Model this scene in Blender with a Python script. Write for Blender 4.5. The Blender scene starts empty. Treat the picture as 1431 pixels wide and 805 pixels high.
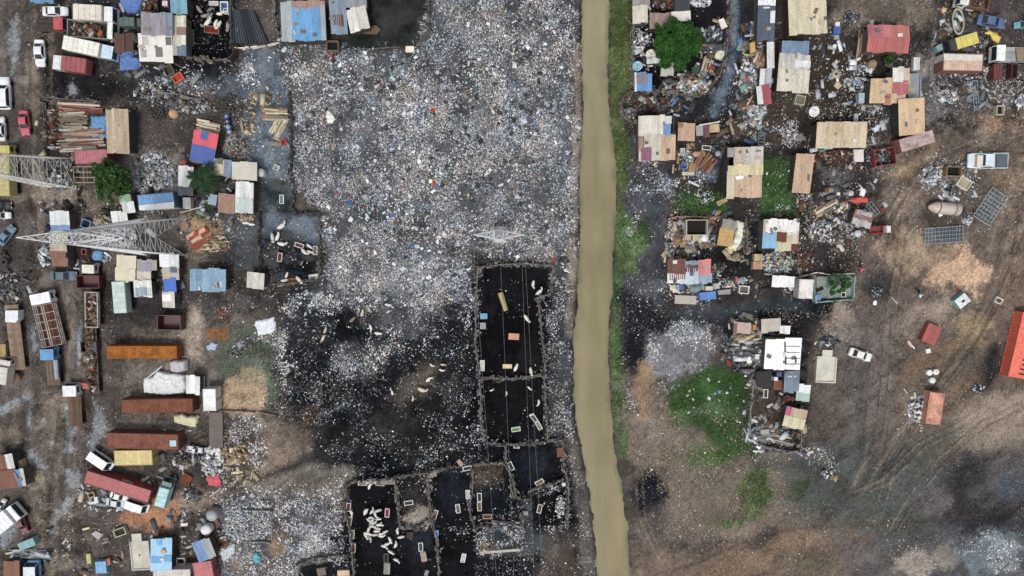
import bpy, math, random
import numpy as np
from mathutils import Vector, Matrix
SC = bpy.context.scene
COL = SC.collection
random.seed(7); RNG = np.random.default_rng(11)
R = math.radians
# ---------------------------------------------------------------- camera
H, TILT, FPX, CX, CY = 120.0, R(4.47), 960.0, 715.5, 402.5
cam = bpy.data.cameras.new('camera'); camo = bpy.data.objects.new('camera', cam); COL.objects.link(camo)
camo.location = (0, 0, H); camo.rotation_euler = (-TILT, 0, 0)
cam.sensor_width = 36; cam.lens = 36 * FPX / 1431; cam.clip_end = 6000; cam.clip_start = 1
SC.camera = camo
# ---------------------------------------------------------------- light
w = bpy.data.worlds.new('World'); SC.world = w; w.use_nodes = True
nt = w.node_tree; nt.nodes.clear()
sky = nt.nodes.new('ShaderNodeTexSky'); sky.sky_type = 'NISHITA'; sky.sun_disc = False
sky.sun_elevation = R(66); sky.sun_rotation = R(200); sky.air_density = 1.0; sky.dust_density = 4.0; sky.ozone_density = 1.0
hsv = nt.nodes.new('ShaderNodeHueSaturation'); hsv.inputs['Saturation'].default_value = 0.30
bg = nt.nodes.new('ShaderNodeBackground'); bg.inputs['Strength'].default_value = 0.13
wo = nt.nodes.new('ShaderNodeOutputWorld')
nt.links.new(sky.outputs[0], hsv.inputs['Color']); nt.links.new(hsv.outputs[0], bg.inputs['Color']); nt.links.new(bg.outputs[0], wo.inputs['Surface'])
sl = bpy.data.lights.new('sun', 'SUN'); sl.energy = 1.5; sl.angle = R(10); sl.color = (1, .98, .95)
so = bpy.data.objects.new('sun', sl); COL.objects.link(so)
# sun from azimuth: light travels along -dir ; sun_rotation measured clockwise from +Y
az, el = R(200), R(66)
sd = Vector((math.sin(az) * math.cos(el), math.cos(az) * math.cos(el), math.sin(el)))
so.rotation_euler = sd.to_track_quat('Z', 'Y').to_euler()
SC.view_settings.view_transform = 'Standard'; SC.view_settings.look = 'None'; SC.view_settings.gamma = 1
SC.view_settings.exposure = 0.32

# ---------------------------------------------------------------- helpers
CT, ST = math.cos(-TILT), math.sin(-TILT)
def at(px, py, z=0.0):
    """point of the place at height z that the photo shows at pixel (px, py)"""
    x, y = (px - CX) / FPX, (CY - py) / FPX
    d = (x, y * CT + ST, y * ST - CT)
    t = (z - H) / d[2]
    return (d[0] * t, d[1] * t)
def mpp(px, py, z=0.0):
    y = (CY - py) / FPX
    return (H - z) / (CT - y * ST) / FPX
def lin(c, k=0.87):
    return tuple(((v / 255 / 12.92) if v / 255 <= .04045 else ((v / 255 + .055) / 1.055) ** 2.4) * k for v in c)

def vnoise(x, y, seed):
    g = np.random.default_rng(seed).random((256, 256))
    xi = np.floor(x).astype(int); yi = np.floor(y).astype(int)
    fx = x - xi; fy = y - yi; fx = fx * fx * (3 - 2 * fx); fy = fy * fy * (3 - 2 * fy)
    a = g[xi & 255, yi & 255]; b = g[(xi + 1) & 255, yi & 255]; c = g[xi & 255, (yi + 1) & 255]; d = g[(xi + 1) & 255, (yi + 1) & 255]
    return (a * (1 - fx) + b * fx) * (1 - fy) + (c * (1 - fx) + d * fx) * fy
def fbm(x, y, scale, seed, octs=4, gain=.5):
    s = 0; amp = 1; tot = 0; f = 1 / scale
    for o in range(octs):
        s = s + amp * vnoise(x * f + 37.3 * o + 500, y * f + 11.7 * o + 500, seed + o); tot += amp; amp *= gain; f *= 2.03
    return s / tot            # 0..1, mean .5
def sstep(v):
    v = np.clip(v, 0, 1); return v * v * (3 - 2 * v)
class Zone:
    """polygon (or ellipse) given in photo pixels, laid on the ground"""
    def __init__(s, pts=None, ell=None):
        if ell:
            cx, cy, rx, ry = ell[:4]; a = R(ell[4]) if len(ell) > 4 else 0
            pts = []
            for k in range(20):
                t = k * math.tau / 20; u, v = rx * math.cos(t), ry * math.sin(t)
                pts.append((cx + u * math.cos(a) - v * math.sin(a), cy - u * math.sin(a) - v * math.cos(a)))
        s.p = np.array([at(*q) for q in pts])
        s.lo = s.p.min(0); s.hi = s.p.max(0)
    def sdf(s, x, y):
        d = np.full(x.shape, 1e9); ins = np.zeros(x.shape, bool); n = len(s.p)
        for i in range(n):
            ax, ay = s.p[i]; bx, by = s.p[(i + 1) % n]
            ex, ey = bx - ax, by - ay
            t = np.clip(((x - ax) * ex + (y - ay) * ey) / (ex * ex + ey * ey + 1e-9), 0, 1)
            d = np.minimum(d, (x - ax - t * ex) ** 2 + (y - ay - t * ey) ** 2)
            c = ((ay > y) != (by > y)) & (x < (bx - ax) * (y - ay) / (by - ay + 1e-12) + ax)
            ins ^= c
        d = np.sqrt(d); return np.where(ins, d, -d)
    def area(s):
        x, y = s.p[:, 0], s.p[:, 1]; return abs(np.dot(x, np.roll(y, 1)) - np.dot(y, np.roll(x, 1))) / 2

# ---------------------------------------------------------------- materials
_M = {}
def mat(c, kind='paint', rough=None, var=1.0):
    key = (tuple(c), kind, rough, var)
    if key in _M: return _M[key]
    m = bpy.data.materials.new(kind + '_%d_%d_%d' % tuple(int(v) for v in c)); m.use_nodes = True; _M[key] = m
    t = m.node_tree; N = t.nodes; L = t.links; b = N['Principled BSDF']
    P = dict(paint=(.55, .5, 1.3, .18, .0, .12), roof=(.65, .62, .55, .28, .02, .7), rust=(.85, .8, .8, .35, .03, .8), wood=(.9, .6, .6, .34, .02, 0),
             cloth=(.75, .3, .9, .15, .08, 0), mud=(.95, .5, .5, .3, .05, 0), glass=(.12, .0, 1, .0, 0, 0), rubber=(.85, .2, 2, .2, .0, 0),
             metal=(.5, .35, 1, .2, .0, .2), stone=(.95, .45, .7, .2, .04, 0), bits=(.8, 0, 1, 0, 0, 0), leaf=(.75, 0, 1, 0, 0, 0), concrete=(.9, .5, .45, .25, .03, 0))[kind]
    rg, damt, dscale, fine, bump, rust = P
    b.inputs['Roughness'].default_value = rough if rough is not None else rg
    b.inputs['Specular IOR Level'].default_value = .5 if kind in ('glass', 'paint') else .25
    base = lin(c)
    if kind in ('roof', 'cloth', 'paint', 'wood'):
        lm = sum(v * k_ for v, k_ in zip(base, (.3, .55, .15))); base = tuple((lm + (v - lm) * .76) * .97 + .012 for v in base)  # desaturated, then lifted: a haze veil put into the base colour
    at_ = N.new('ShaderNodeAttribute'); at_.attribute_name = 'tint'
    tc = N.new('ShaderNodeTexCoord'); oi = N.new('ShaderNodeObjectInfo')
    mp = N.new('ShaderNodeMapping'); L.new(tc.outputs['Object'], mp.inputs['Vector'])
    cmb = N.new('ShaderNodeMath'); cmb.operation = 'MULTIPLY'; cmb.inputs[1].default_value = 40
    L.new(oi.outputs['Random'], cmb.inputs[0]); L.new(cmb.outputs[0], mp.inputs['Location'])
    if kind in ('roof', 'wood'): mp.inputs['Scale'].default_value = (2.2, .35, 1)
    cur = at_.outputs['Color']
    def mix(fac, a, bb, blend='MIX'):
        x = N.new('ShaderNodeMix'); x.data_type = 'RGBA'; x.blend_type = blend
        for sk, v in ((x.inputs[0], fac), (x.inputs[6], a), (x.inputs[7], bb)):
            if isinstance(v, bpy.types.NodeSocket): L.new(v, sk)
            elif isinstance(v, (int, float)): sk.default_value = v
            else: sk.default_value = (*v, 1)
        return x.outputs[2]
    def noise(scale, detail=4, lo=.35, hi=.7, vec=None):
        n = N.new('ShaderNodeTexNoise'); n.inputs['Scale'].default_value = scale; n.inputs['Detail'].default_value = detail; n.inputs['Roughness'].default_value = .62
        L.new(vec or mp.outputs[0], n.inputs['Vector'])
        r = N.new('ShaderNodeMapRange'); r.inputs[1].default_value = lo; r.inputs[2].default_value = hi; r.clamp = True
        L.new(n.outputs['Fac'], r.inputs[0]); return r.outputs[0], n.outputs['Fac']
    cur = mix(1.0, base, cur, 'MULTIPLY')
    if damt:
        f, _ = noise(dscale, 5, .42, .75)
        s = N.new('ShaderNodeMath'); s.operation = 'MULTIPLY'; s.inputs[1].default_value = damt * var; L.new(f, s.inputs[0])
        dirt = tuple(v * .35 + d * .18 for v, d in zip(base, lin((95, 82, 70))))
        cur = mix(s.outputs[0], cur, dirt)
    if rust:
        f, _ = noise(dscale * 1.7, 6, .56, .68)
        s = N.new('ShaderNodeMath'); s.operation = 'MULTIPLY'; s.inputs[1].default_value = rust * .55 * var; L.new(f, s.inputs[0])
        cur = mix(s.outputs[0], cur, lin((105, 62, 42)))
    if fine:
        f, raw = noise(5.5, 5, .3, .7, tc.outputs['Object'])
        x = N.new('ShaderNodeMapRange'); x.inputs[3].default_value = 1 - fine * 1.3; x.inputs[4].default_value = 1 + fine * .5; L.new(f, x.inputs[0])
        cc = N.new('ShaderNodeCombineColor'); [L.new(x.outputs[0], cc.inputs[i]) for i in range(3)]
        cur = mix(1.0, cur, cc.outputs[0], 'MULTIPLY')
        if bump:
            bp = N.new('ShaderNodeBump'); bp.inputs['Strength'].default_value = .6; bp.inputs['Distance'].default_value = bump
            L.new(raw, bp.inputs['Height']); L.new(bp.outputs[0], b.inputs['Normal'])
    L.new(cur, b.inputs['Base Color'])
    return m
WHITE1 = None

class MB:
    """collects shapes and links them as ONE mesh object"""
    def __init__(s): s.v = []; s.f = []; s.c = []; s.t = (1, 1, 1)
    def tint(s, t): s.t = (t, t, t) if isinstance(t, (int, float)) else t; return s
    def add(s, vs, fs):
        o = len(s.v); s.v += vs; s.c += [s.t] * len(vs); s.f += [tuple(i + o for i in f) for f in fs]; return s
    def box(s, cx, cy, cz, sx, sy, sz, rz=0, rx=0, ry=0, top=1.0, bev=0):
        """cz is the BASE height"""
        m = Matrix.Rotation(rz, 3, 'Z') @ Matrix.Rotation(ry, 3, 'Y') @ Matrix.Rotation(rx, 3, 'X')
        vs = []
        for z, k in ((0, 1), (sz, top)):
            for x, y in ((-1, -1), (1, -1), (1, 1), (-1, 1)):
                p = m @ Vector((x * sx / 2 * k, y * sy / 2 * k, z)); vs.append((p.x + cx, p.y + cy, p.z + cz))
        return s.add(vs, [(3, 2, 1, 0), (4, 5, 6, 7), (0, 1, 5, 4), (1, 2, 6, 5), (2, 3, 7, 6), (3, 0, 4, 7)])
    def prism(s, poly, z0, z1):
        n = len(poly); vs = [(x, y, z0) for x, y in poly] + [(x, y, z1) for x, y in poly]
        return s.add(vs, [tuple(range(n - 1, -1, -1)), tuple(range(n, 2 * n))] + [(i, (i + 1) % n, n + (i + 1) % n, n + i) for i in range(n)])
    def bar(s, p, q, r0, r1=None, n=4):
        p, q = Vector(p), Vector(q); r1 = r0 if r1 is None else r1; d = q - p
        if d.length < 1e-6: return s
        u = d.orthogonal().normalized(); v = d.normalized().cross(u); vs = []
        for c, r in ((p, r0), (q, r1)):
            for k in range(n):
                a = math.tau * (k + .5) / n; w_ = c + (u * math.cos(a) + v * math.sin(a)) * r; vs.append(tuple(w_))
        return s.add(vs, [tuple(range(n - 1, -1, -1)), tuple(range(n, 2 * n))] + [(k, (k + 1) % n, n + (k + 1) % n, n + k) for k in range(n)])
    def lathe(s, prof, cx=0, cy=0, n=16):
        vs = [(cx + r * math.cos(k * math.tau / n), cy + r * math.sin(k * math.tau / n), z) for r, z in prof for k in range(n)]
        fs = [(j * n + k, j * n + (k + 1) % n, (j + 1) * n + (k + 1) % n, (j + 1) * n + k) for j in range(len(prof) - 1) for k in range(n)]
        if prof[0][0] > 1e-4: fs.append(tuple(range(n - 1, -1, -1)))
        if prof[-1][0] > 1e-4: fs.append(tuple(range((len(prof) - 1) * n, len(prof) * n)))
        return s.add(vs, fs)
    def torus(s, c, axis, Rr, r, n=14, m=6):
        ax = Vector(axis).normalized(); u = ax.orthogonal().normalized(); v = ax.cross(u); c = Vector(c); vs = []
        for i in range(n):
            a = i * math.tau / n; d = u * math.cos(a) + v * math.sin(a)
            for j in range(m):
                b = j * math.tau / m; vs.append(tuple(c + d * (Rr + r * math.cos(b)) + ax * r * math.sin(b)))
        return s.add(vs, [(i * m + j, ((i + 1) % n) * m + j, ((i + 1) % n) * m + (j + 1) % m, i * m + (j + 1) % m) for i in range(n) for j in range(m)])
    def loft(s, secs):
        """closed rings of equal count, capped"""
        n = len(secs[0]); vs = [p for q in secs for p in q]
        fs = [(j * n + k, j * n + (k + 1) % n, (j + 1) * n + (k + 1) % n, (j + 1) * n + k) for j in range(len(secs) - 1) for k in range(n)]
        fs += [tuple(range(n - 1, -1, -1)), tuple(range((len(secs) - 1) * n, len(secs) * n))]
        return s.add(vs, fs)
    def sheet(s, x0, x1, y0, y1, zf, along='y', strip=.9, ridge=.03, jit=.03, tj=.1, th=.05):
        """roof cladding laid as separate overlapping corrugated strips"""
        L = (x1 - x0) if along == 'y' else (y1 - y0)
        n = max(1, round(L / strip)); t0 = s.t
        for i in range(n):
            k = 1 + random.uniform(-tj, tj * .6); s.t = tuple(min(1.3, c * k) for c in t0)
            a, b = (L * i / n - .02), (L * (i + 1) / n + .02); dz = random.uniform(0, jit) + .012 * (i % 2)
            e0, e1 = random.uniform(-.24, .08), random.uniform(-.08, .24); nr = 7; vs = []
            ends = ((y0, y1) if along == 'y' else (x0, x1))
            for kx in range(nr):
                t = a + (b - a) * kx / (nr - 1); rz = ridge * (1 if kx % 2 else -1) + dz
                for e in (ends[0] + e0, ends[1] + e1):
                    x, y = (x0 + t, e) if along == 'y' else (e, y0 + t)
                    vs.append((x, y, zf(x, y) + rz))
            m = len(vs); vs += [(x, y, z - th) for x, y, z in vs]
            fs = []
            for kx in range(nr - 1):
                q = (2 * kx, 2 * kx + 2, 2 * kx + 3, 2 * kx + 1); 
                if along != 'y': q = q[::-1]
                fs.append(q); fs.append(tuple(i_ + m for i_ in q[::-1]))
            ring = [2 * k_ for k_ in range(nr)] + [2 * k_ + 1 for k_ in range(nr - 1, -1, -1)]
            fs += [(ring[k_], ring[k_] + m, ring[(k_ + 1) % len(ring)] + m, ring[(k_ + 1) % len(ring)]) for k_ in range(len(ring))]
            s.add(vs, fs)
        s.t = t0; return s
    def mesh(s, name, m, smooth=False):
        me = bpy.data.meshes.new(name); me.from_pydata(s.v, [], s.f)
        a = me.attributes.new('tint', 'FLOAT_COLOR', 'POINT')
        cc = np.ones((len(s.v), 4), np.float32); cc[:, :3] = np.array(s.c, np.float32).reshape(-1, 3); a.data.foreach_set('color', cc.ravel())
        if m: me.materials.append(m)
        if smooth: me.polygons.foreach_set('use_smooth', [True] * len(me.polygons))
        return me
    def build(s, name, m, parent=None, smooth=False):
        return link(name, s.mesh(name, m, smooth), parent)
def link(name, me, parent=None, loc=None, rz=None):
    o = bpy.data.objects.new(name, me); COL.objects.link(o)
    if parent: o.parent = parent
    if loc: o.location = loc
    if rz is not None: o.rotation_euler = (0, 0, rz)
    return o
def tag(o, label=None, cat=None, group=None, kind=None):
    if label and not kind: kind = 'thing'
    for k, v in (('label', label), ('category', cat), ('group', group), ('kind', kind)):
        if v: o[k] = v
    return o
def thing(name, label, cat, x, y, rz=0, group=None, z=None):
    o = bpy.data.objects.new(name, None); COL.objects.link(o); o.empty_display_size = .3
    o.location = (x, y, gz(x, y) if z is None else z); o.rotation_euler = (0, 0, rz)
    return tag(o, label, cat, group)

def nmesh(name, V, F, cols, m):
    """numpy mesh: V (n,3), F list of (k,4) or (k,3) arrays, cols (n,3)"""
    me = bpy.data.meshes.new(name); me.vertices.add(len(V)); me.vertices.foreach_set('co', V.astype(np.float32).ravel())
    tot = sum(f.size for f in F); npoly = sum(len(f) for f in F)
    me.loops.add(tot); me.polygons.add(npoly)
    me.loops.foreach_set('vertex_index', np.concatenate([f.ravel() for f in F]).astype(np.int32))
    ls = []; o = 0
    for f in F:
        ls.append(o + np.arange(len(f)) * f.shape[1]); o += f.size
    me.polygons.foreach_set('loop_start', np.concatenate(ls).astype(np.int32))
    me.update(calc_edges=True)
    a = me.attributes.new('tint', 'FLOAT_COLOR', 'POINT'); c = np.ones((len(V), 4), np.float32); c[:, :3] = cols; a.data.foreach_set('color', c.ravel())
    me.materials.append(m); me.validate(); return me
LINW = {}
def pal_cols(pal, n, jit=.12):
    """pal: list of (weight, sRGB)"""
    wts = np.array([p[0] for p in pal], float); wts /= wts.sum()
    idx = RNG.choice(len(pal), n, p=wts); base = np.array([lin(p[1]) for p in pal])
    return np.clip(base[idx] * (1 + RNG.normal(0, jit, (n, 1))), .002, .85)
def flakes(P, size, cols, lift=.5):
    """crumpled scraps: four corners and a raised centre"""
    n = len(P); a = RNG.uniform(0, math.tau, n); asp = RNG.uniform(.35, 1, n)
    V = np.zeros((n, 5, 3))
    for k, (u, v) in enumerate(((-1, -1), (1, -1), (1, 1), (-1, 1))):
        uu = u * size * .5 * RNG.uniform(.6, 1.1, n); vv = v * size * .5 * asp * RNG.uniform(.6, 1.1, n)
        V[:, k, 0] = P[:, 0] + uu * np.cos(a) - vv * np.sin(a); V[:, k, 1] = P[:, 1] + uu * np.sin(a) + vv * np.cos(a)
        V[:, k, 2] = P[:, 2] + RNG.uniform(0, .35, n) * size * lift
    V[:, 4] = P; V[:, 4, 2] += size * RNG.uniform(.15, .7, n) * lift
    b = np.arange(n)[:, None] * 5
    F = np.concatenate([b + np.array([[0, 1, 4]]), b + np.array([[1, 2, 4]]), b + np.array([[2, 3, 4]]), b + np.array([[3, 0, 4]])])
    return V.reshape(-1, 3), F, np.repeat(cols, 5, 0)
def leaves(P, size, cols, up=.55):
    n = len(P); nrm = RNG.normal(0, 1, (n, 3)); nrm[:, 2] = np.abs(nrm[:, 2]) + up; nrm /= np.linalg.norm(nrm, axis=1)[:, None]
    t = np.cross(nrm, RNG.normal(0, 1, (n, 3))); t /= np.linalg.norm(t, axis=1)[:, None] + 1e-9; q = np.cross(nrm, t)
    s = (size * RNG.uniform(.6, 1.3, n))[:, None]
    V = np.stack([P - t * s * .5, P + q * s * .28, P + t * s * .5, P - q * s * .28], 1)
    F = np.arange(n)[:, None] * 4 + np.array([[0, 1, 2, 3]])
    return V.reshape(-1, 3), F, np.repeat(cols, 4, 0)
def chunks(P, S, rz, tilt, cols):
    """boxes: centres P, sizes S (n,3)"""
    n = len(P); out = np.zeros((n, 8, 3)); k = 0
    ca, sa = np.cos(rz), np.sin(rz); tx = RNG.normal(0, 1, n) * tilt; ty = RNG.normal(0, 1, n) * tilt
    for dz in (-.5, .5):
        for u, v in ((-.5, -.5), (.5, -.5), (.5, .5), (-.5, .5)):
            x, y, z = u * S[:, 0], v * S[:, 1], dz * S[:, 2] + u * S[:, 0] * tx + v * S[:, 1] * ty
            out[:, k] = np.stack([P[:, 0] + x * ca - y * sa, P[:, 1] + x * sa + y * ca, P[:, 2] + z], 1); k += 1
    b = np.arange(n)[:, None] * 8
    F = np.concatenate([b + np.array([q]) for q in ((3, 2, 1, 0), (4, 5, 6, 7), (0, 1, 5, 4), (1, 2, 6, 5), (2, 3, 7, 6), (3, 0, 4, 7))])
    return out.reshape(-1, 3), F, np.repeat(cols, 8, 0)
# ---------------------------------------------------------------- ground
def axis(lo, hi, step, far):
    a = np.arange(lo, hi + step / 2, step); g = step * 1.5; o = []
    p = hi
    while p < far: g *= 1.5; p += g; o.append(p)
    o = np.array(o); return np.concatenate([-(o - hi)[::-1] + lo, a, o])
GXs, GYs = axis(-98, 98, .22, 2500), axis(-70, 54, .22, 2500)
GX, GY = np.meshgrid(GXs, GYs)
n1 = fbm(GX, GY, 9, 1, 5); n2 = fbm(GX, GY, 2.2, 21, 4); n3 = fbm(GX, GY, .7, 41, 3); n4 = fbm(GX, GY, 26, 61, 3)
Gcol = np.ones(GX.shape + (3,)) * np.array(lin((74, 67, 62)))
Gwet = np.zeros(GX.shape); Gh = (n1 - .5) * .16 + (n3 - .5) * .07
RIVER = Zone([(811,-300),(811,60),(813,160),(808,250),(808,340),(805,420),(800,480),(800,540),(803,590),(811,630),(820,680),(826,720),(838,850),(905,1200),
              (955,1200),(886,850),(880,740),(872,690),(862,630),(856,580),(853,520),(852,470),(857,420),(860,360),(863,300),(863,240),(858,190),(852,130),(853,60),(852,-300)])
NZ = RNG.normal(0, 1, GX.shape)
def paint(z, c, soft=.6, k=1.0, warp=1.6, wet=None, h=0, breakup=0):
    mx = soft + warp + .5
    ix = np.where((GXs > z.lo[0] - mx) & (GXs < z.hi[0] + mx))[0]; iy = np.where((GYs > z.lo[1] - mx) & (GYs < z.hi[1] + mx))[0]
    if len(ix) == 0 or len(iy) == 0: return
    s = (slice(iy[0], iy[-1] + 1), slice(ix[0], ix[-1] + 1))
    d = z.sdf(GX[s], GY[s]) + (n2[s] - .5) * 2 * warp + (n3[s] - .5) * warp * .9 + NZ[s] * warp * .28
    m = sstep(d / (2 * soft) + .5) * k
    if breakup: m = m * sstep((n2[s] * .6 + n3[s] * .4 - breakup) / .18 + .5)
    Gcol[s] = Gcol[s] * (1 - m[..., None]) + np.array(lin(c)) * m[..., None]
    if wet is not None: Gwet[s] = Gwet[s] * (1 - m) + wet * m
    if h: Gh[s] += h * m
P = lambda *p: Zone(p)
E = lambda *e: Zone(ell=e)
TRASH = P((388,62),(480,68),(590,62),(598,-30),(806,-30),(806,360),(800,372),(668,360),(650,420),(560,440),(500,420),(452,385),(450,300),(412,250),(408,130))
BLACK = P((392,450),(400,395),(450,385),(560,440),(660,380),(668,360),(806,365),(800,560),(806,640),(822,720),(834,860),(470,860),(470,690),(430,640),(445,600),(385,575))
# ---- left side
paint(P((-90,-60),(60,-60),(62,100),(50,200),(62,330),(112,420),(118,600),(125,700),(135,860),(-90,860)), (80,73,68), 1.5)
for e in ((45,130,9,50,0),(60,265,55,16,0),(108,430,9,40,0),(75,585,16,36,0),(14,605,22,16,0),(24,566,18,9,0),(55,690,10,30,0),(58,740,9,28,0),(70,785,14,22,0),(100,745,14,14,0),(150,275,40,14,0),(42,170,8,24,0),(60,60,10,20,0)):
    paint(E(*e), (112,100,87), 1.0, .85, 1.8)
paint(P((60,95),(215,98),(215,135),(180,140),(60,135)), (38,37,40), 1.2)  # dark yard mud, with the yard's shade painted into its colour
paint(P((95,-20),(330,-20),(325,130),(190,128),(160,100),(120,90),(95,60)), (48,47,49), 1.2)
paint(P((262,-30),(323,-30),(328,64),(332,85),(300,86),(262,82)), (17,18,22), .3, 1, .3)
paint(P((225,88),(330,86),(332,112),(280,122),(232,108)), (26,27,31), .8)
paint(P((338,70),(400,72),(408,130),(410,255),(352,252),(338,190),(345,140),(290,130),(340,110)), (76,86,96), .8, 1, .8, .75)
paint(P((230,105),(345,108),(340,132),(240,128)), (66,72,80), 1.2, .8, 1.2, .4)
paint(P((362,250),(411,250),(412,300),(362,300)), (44,54,56), .5, 1, .5, .6)
paint(P((361,300),(447,300),(447,394),(361,394)), (64,74,84), .5, 1, .6, .6)
paint(P((366,330),(400,325),(446,345),(446,392),(366,388)), (24,26,30), .9, 1, 1.4)
paint(P((180,214),(255,212),(250,272),(185,268)), (128,122,114), 1, 1, 1.2)
paint(P((300,300),(362,298),(362,380),(310,372)), (58,62,66), 1, 1, 1.2, .3)
paint(P((258,300),(300,300),(318,350),(270,352),(255,330)), (118,96,72), .8, 1, 1)
paint(E(290,298,14,9), (48,78,34), .5, 1, .6)
paint(E(332,207,16,18), (128,122,116), .7, 1, .6, 0, .5)
paint(P((110,395),(400,398),(392,470),(180,470),(120,450)), (62,58,56), 1.4)
paint(P((180,455),(400,440),(392,580),(300,585),(190,580)), (86,78,71), 1.5)
paint(E(268,465,14,36), (134,121,107), 1, .9, 1); paint(E(210,520,40,14), (112,104,96), 1.2, .7, 1.2); paint(E(200,600,60,10), (112,104,97), 1.2, .7, 1.2)
paint(P((305,465),(360,455),(392,480),(390,575),(370,575),(330,530),(306,540)), (74,82,70), 1, .9, 1.2)
paint(E(340,552,32,30), (158,134,106), .8, 1, 1); paint(E(348,530,24,12), (128,116,92), .8, .8, 1)
paint(E(304,466,16,9), (116,72,34), .6, .9, .9); paint(E(310,440,9,7), (92,52,38), .5, .8, .9)
paint(P((360,585),(432,588),(446,635),(385,660),(300,700),(240,745),(205,720),(250,690),(330,680),(372,640)), (116,102,89), 1, 1, 1.3)
paint(P((175,705),(250,695),(255,730),(215,745),(170,730)), (128,90,64), .9, 1, 1.2)
paint(P((310,700),(400,685),(480,680),(490,800),(380,830),(300,800)), (84,82,84), 1.5)
paint(E(388,758,14,18), (132,110,88), .7, 1, .7); paint(E(345,790,24,18), (112,98,88), .8, .9, 1)
# puddles and wet streaks on the road, sky reflection painted into their pale colour
for p in (((42,455),(52,455),(52,490),(44,492)), ((-5,572),(28,552),(38,548),(48,560),(46,572),(42,590),(44,632),(62,650),(66,656),(52,652),(40,648),(41,612),(38,585),(40,562),(30,562),(-5,588)),
          ((94,566),(104,600),(102,632),(90,632),(93,600),(88,580)), ((128,553),(138,572),(146,590),(136,622),(126,640),(122,615),(134,590)), ((88,655),(116,655),(112,682),(98,682)),
          ((84,700),(108,692),(94,715),(76,728)), ((68,730),(78,730),(77,748),(70,746)), ((16,30),(24,20),(24,80),(16,110),(12,70)), ((96,122),(102,110),(106,130),(98,134)), ((0,745),(20,725),(24,750),(6,768)), ((106,470),(112,440),(116,475),(110,520))):
    paint(Zone(p), (116,122,127), .25, .8, .8, .45)
# ---- trash field and black mud
paint(TRASH, (70,72,75), 1.2, 1, 1.6, 0, .35)
paint(P((512,-30),(602,-30),(600,40),(586,66),(478,74),(462,66),(480,50),(512,40)), (36,41,38), .5, 1, .6, .35)
paint(BLACK, (23,25,29), 2.0, 1, 3.0); paint(E(470,585,60,40), (40,39,39), 2, .4, 3); paint(E(430,450,44,30), (52,54,57), 2, .5, 3)
paint(P((330,690),(430,640),(500,660),(485,700),(400,690)), (106,99,90), 1.0, .8, 1.4)
paint(P((352,672),(440,632),(470,610),(500,600),(470,640),(400,660)), (38,38,41), .9, .85, 1)
for e in ((505,500,46,26,10),(560,450,50,20,0),(600,400,50,40,0),(480,405,45,30,0)): paint(E(*e), (84,86,88), 1.6, .55, 2)
for p in (((420,632),(505,600),(560,560),(580,520),(606,500),(640,500),(640,560),(590,585),(530,620),(440,650)), ((520,590),(600,580),(640,630),(560,640))): paint(Zone(p), (56,52,48), 1.2, .36, 2.8)
paint(E(585,535,40,16,40), (84,75,66), 1.2, .7, 1.2)
PENC = (21,21,24)
pens = [((672,372),(772,372),(768,410),(752,416),(764,500),(764,616),(680,618),(668,540)), ((708,622),(787,620),(794,672),(740,690),(722,694),(708,650)), ((607,660),(656,656),(656,700),(662,738),(612,740),(604,700)),
        ((487,676),(550,672),(556,700),(560,738),(612,740),(614,850),(498,850)), ((735,696),(792,678),(792,738),(736,738)), ((608,745),(664,742),(670,850),(614,850)), ((420,790),(490,780),(496,850),(410,850))]
for p in pens: paint(Zone(p), PENC, .3, 1, .35)
for e in ((738,655,26,24),(590,750,16,22),(690,702,16,22),(635,690,18,28)): paint(E(*e), (30,35,44), 1.5, .8, 1)
paint(E(680,662,20,16), (84,70,58), 1.2, .8, 1)
paint(P((552,665),(598,662),(604,725),(560,735)), (38,35,36), .5, 1, .5); paint(E(585,720,22,10,20), (124,114,104), .6, .9, .9)
paint(P((664,738),(730,730),(740,700),(745,745),(800,740),(800,775),(670,775)), (70,76,80), .8, .7, 1.2)
paint(P((764,740),(800,735),(815,790),(820,840),(740,840)), (72,62,55), 1.2, .8, 1.2)
# river banks
paint(P((772,375),(806,365),(800,480),(800,560),(806,630),(790,630),(764,610),(766,500)), (58,60,63), .7, .9, .9)
paint(P((798,60),(813,60),(813,160),(808,260),(808,350),(805,420),(801,470),(791,470),(794,380),(800,250),(801,150)), (112,101,88), .4, 1, .5)
paint(P((792,610),(806,610),(822,690),(834,805),(836,850),(815,850),(806,720)), (82,76,70), .6, .9, .8)
# ---- right side
paint(P((884,-60),(1600,-60),(1600,300),(1230,330),(1190,440),(1130,470),(866,470),(862,300),(862,180)), (54,49,46), 1)
paint(P((864,200),(930,180),(935,310),(930,430),(872,470),(862,380)), (66,66,70), 1.2, 1, 1.4)
paint(P((852,-40),(886,-40),(886,135),(868,160),(878,200),(868,320),(862,300),(864,240),(858,190),(852,120)), (74,84,48), .6, 1, .7)
paint(P((858,300),(872,290),(905,330),(890,380),(872,380),(868,520),(880,560),(882,640),(866,640),(856,560),(853,470),(858,400)), (72,92,56), .5, 1, .8)
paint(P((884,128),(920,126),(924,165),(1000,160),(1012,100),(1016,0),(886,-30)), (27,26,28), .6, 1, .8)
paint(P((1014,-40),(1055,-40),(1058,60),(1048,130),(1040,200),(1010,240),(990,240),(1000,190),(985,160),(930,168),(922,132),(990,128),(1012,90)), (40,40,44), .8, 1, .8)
paint(P((1020,-20),(1030,-20),(1032,80),(1022,130),(1000,165),(985,160),(1008,110),(1020,70)), (82,96,110), .6, .85, .8, .7)
paint(P((1034,60),(1046,60),(1046,150),(1028,200),(1024,170),(1036,120)), (84,76,68), .8, .7, .8)
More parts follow.
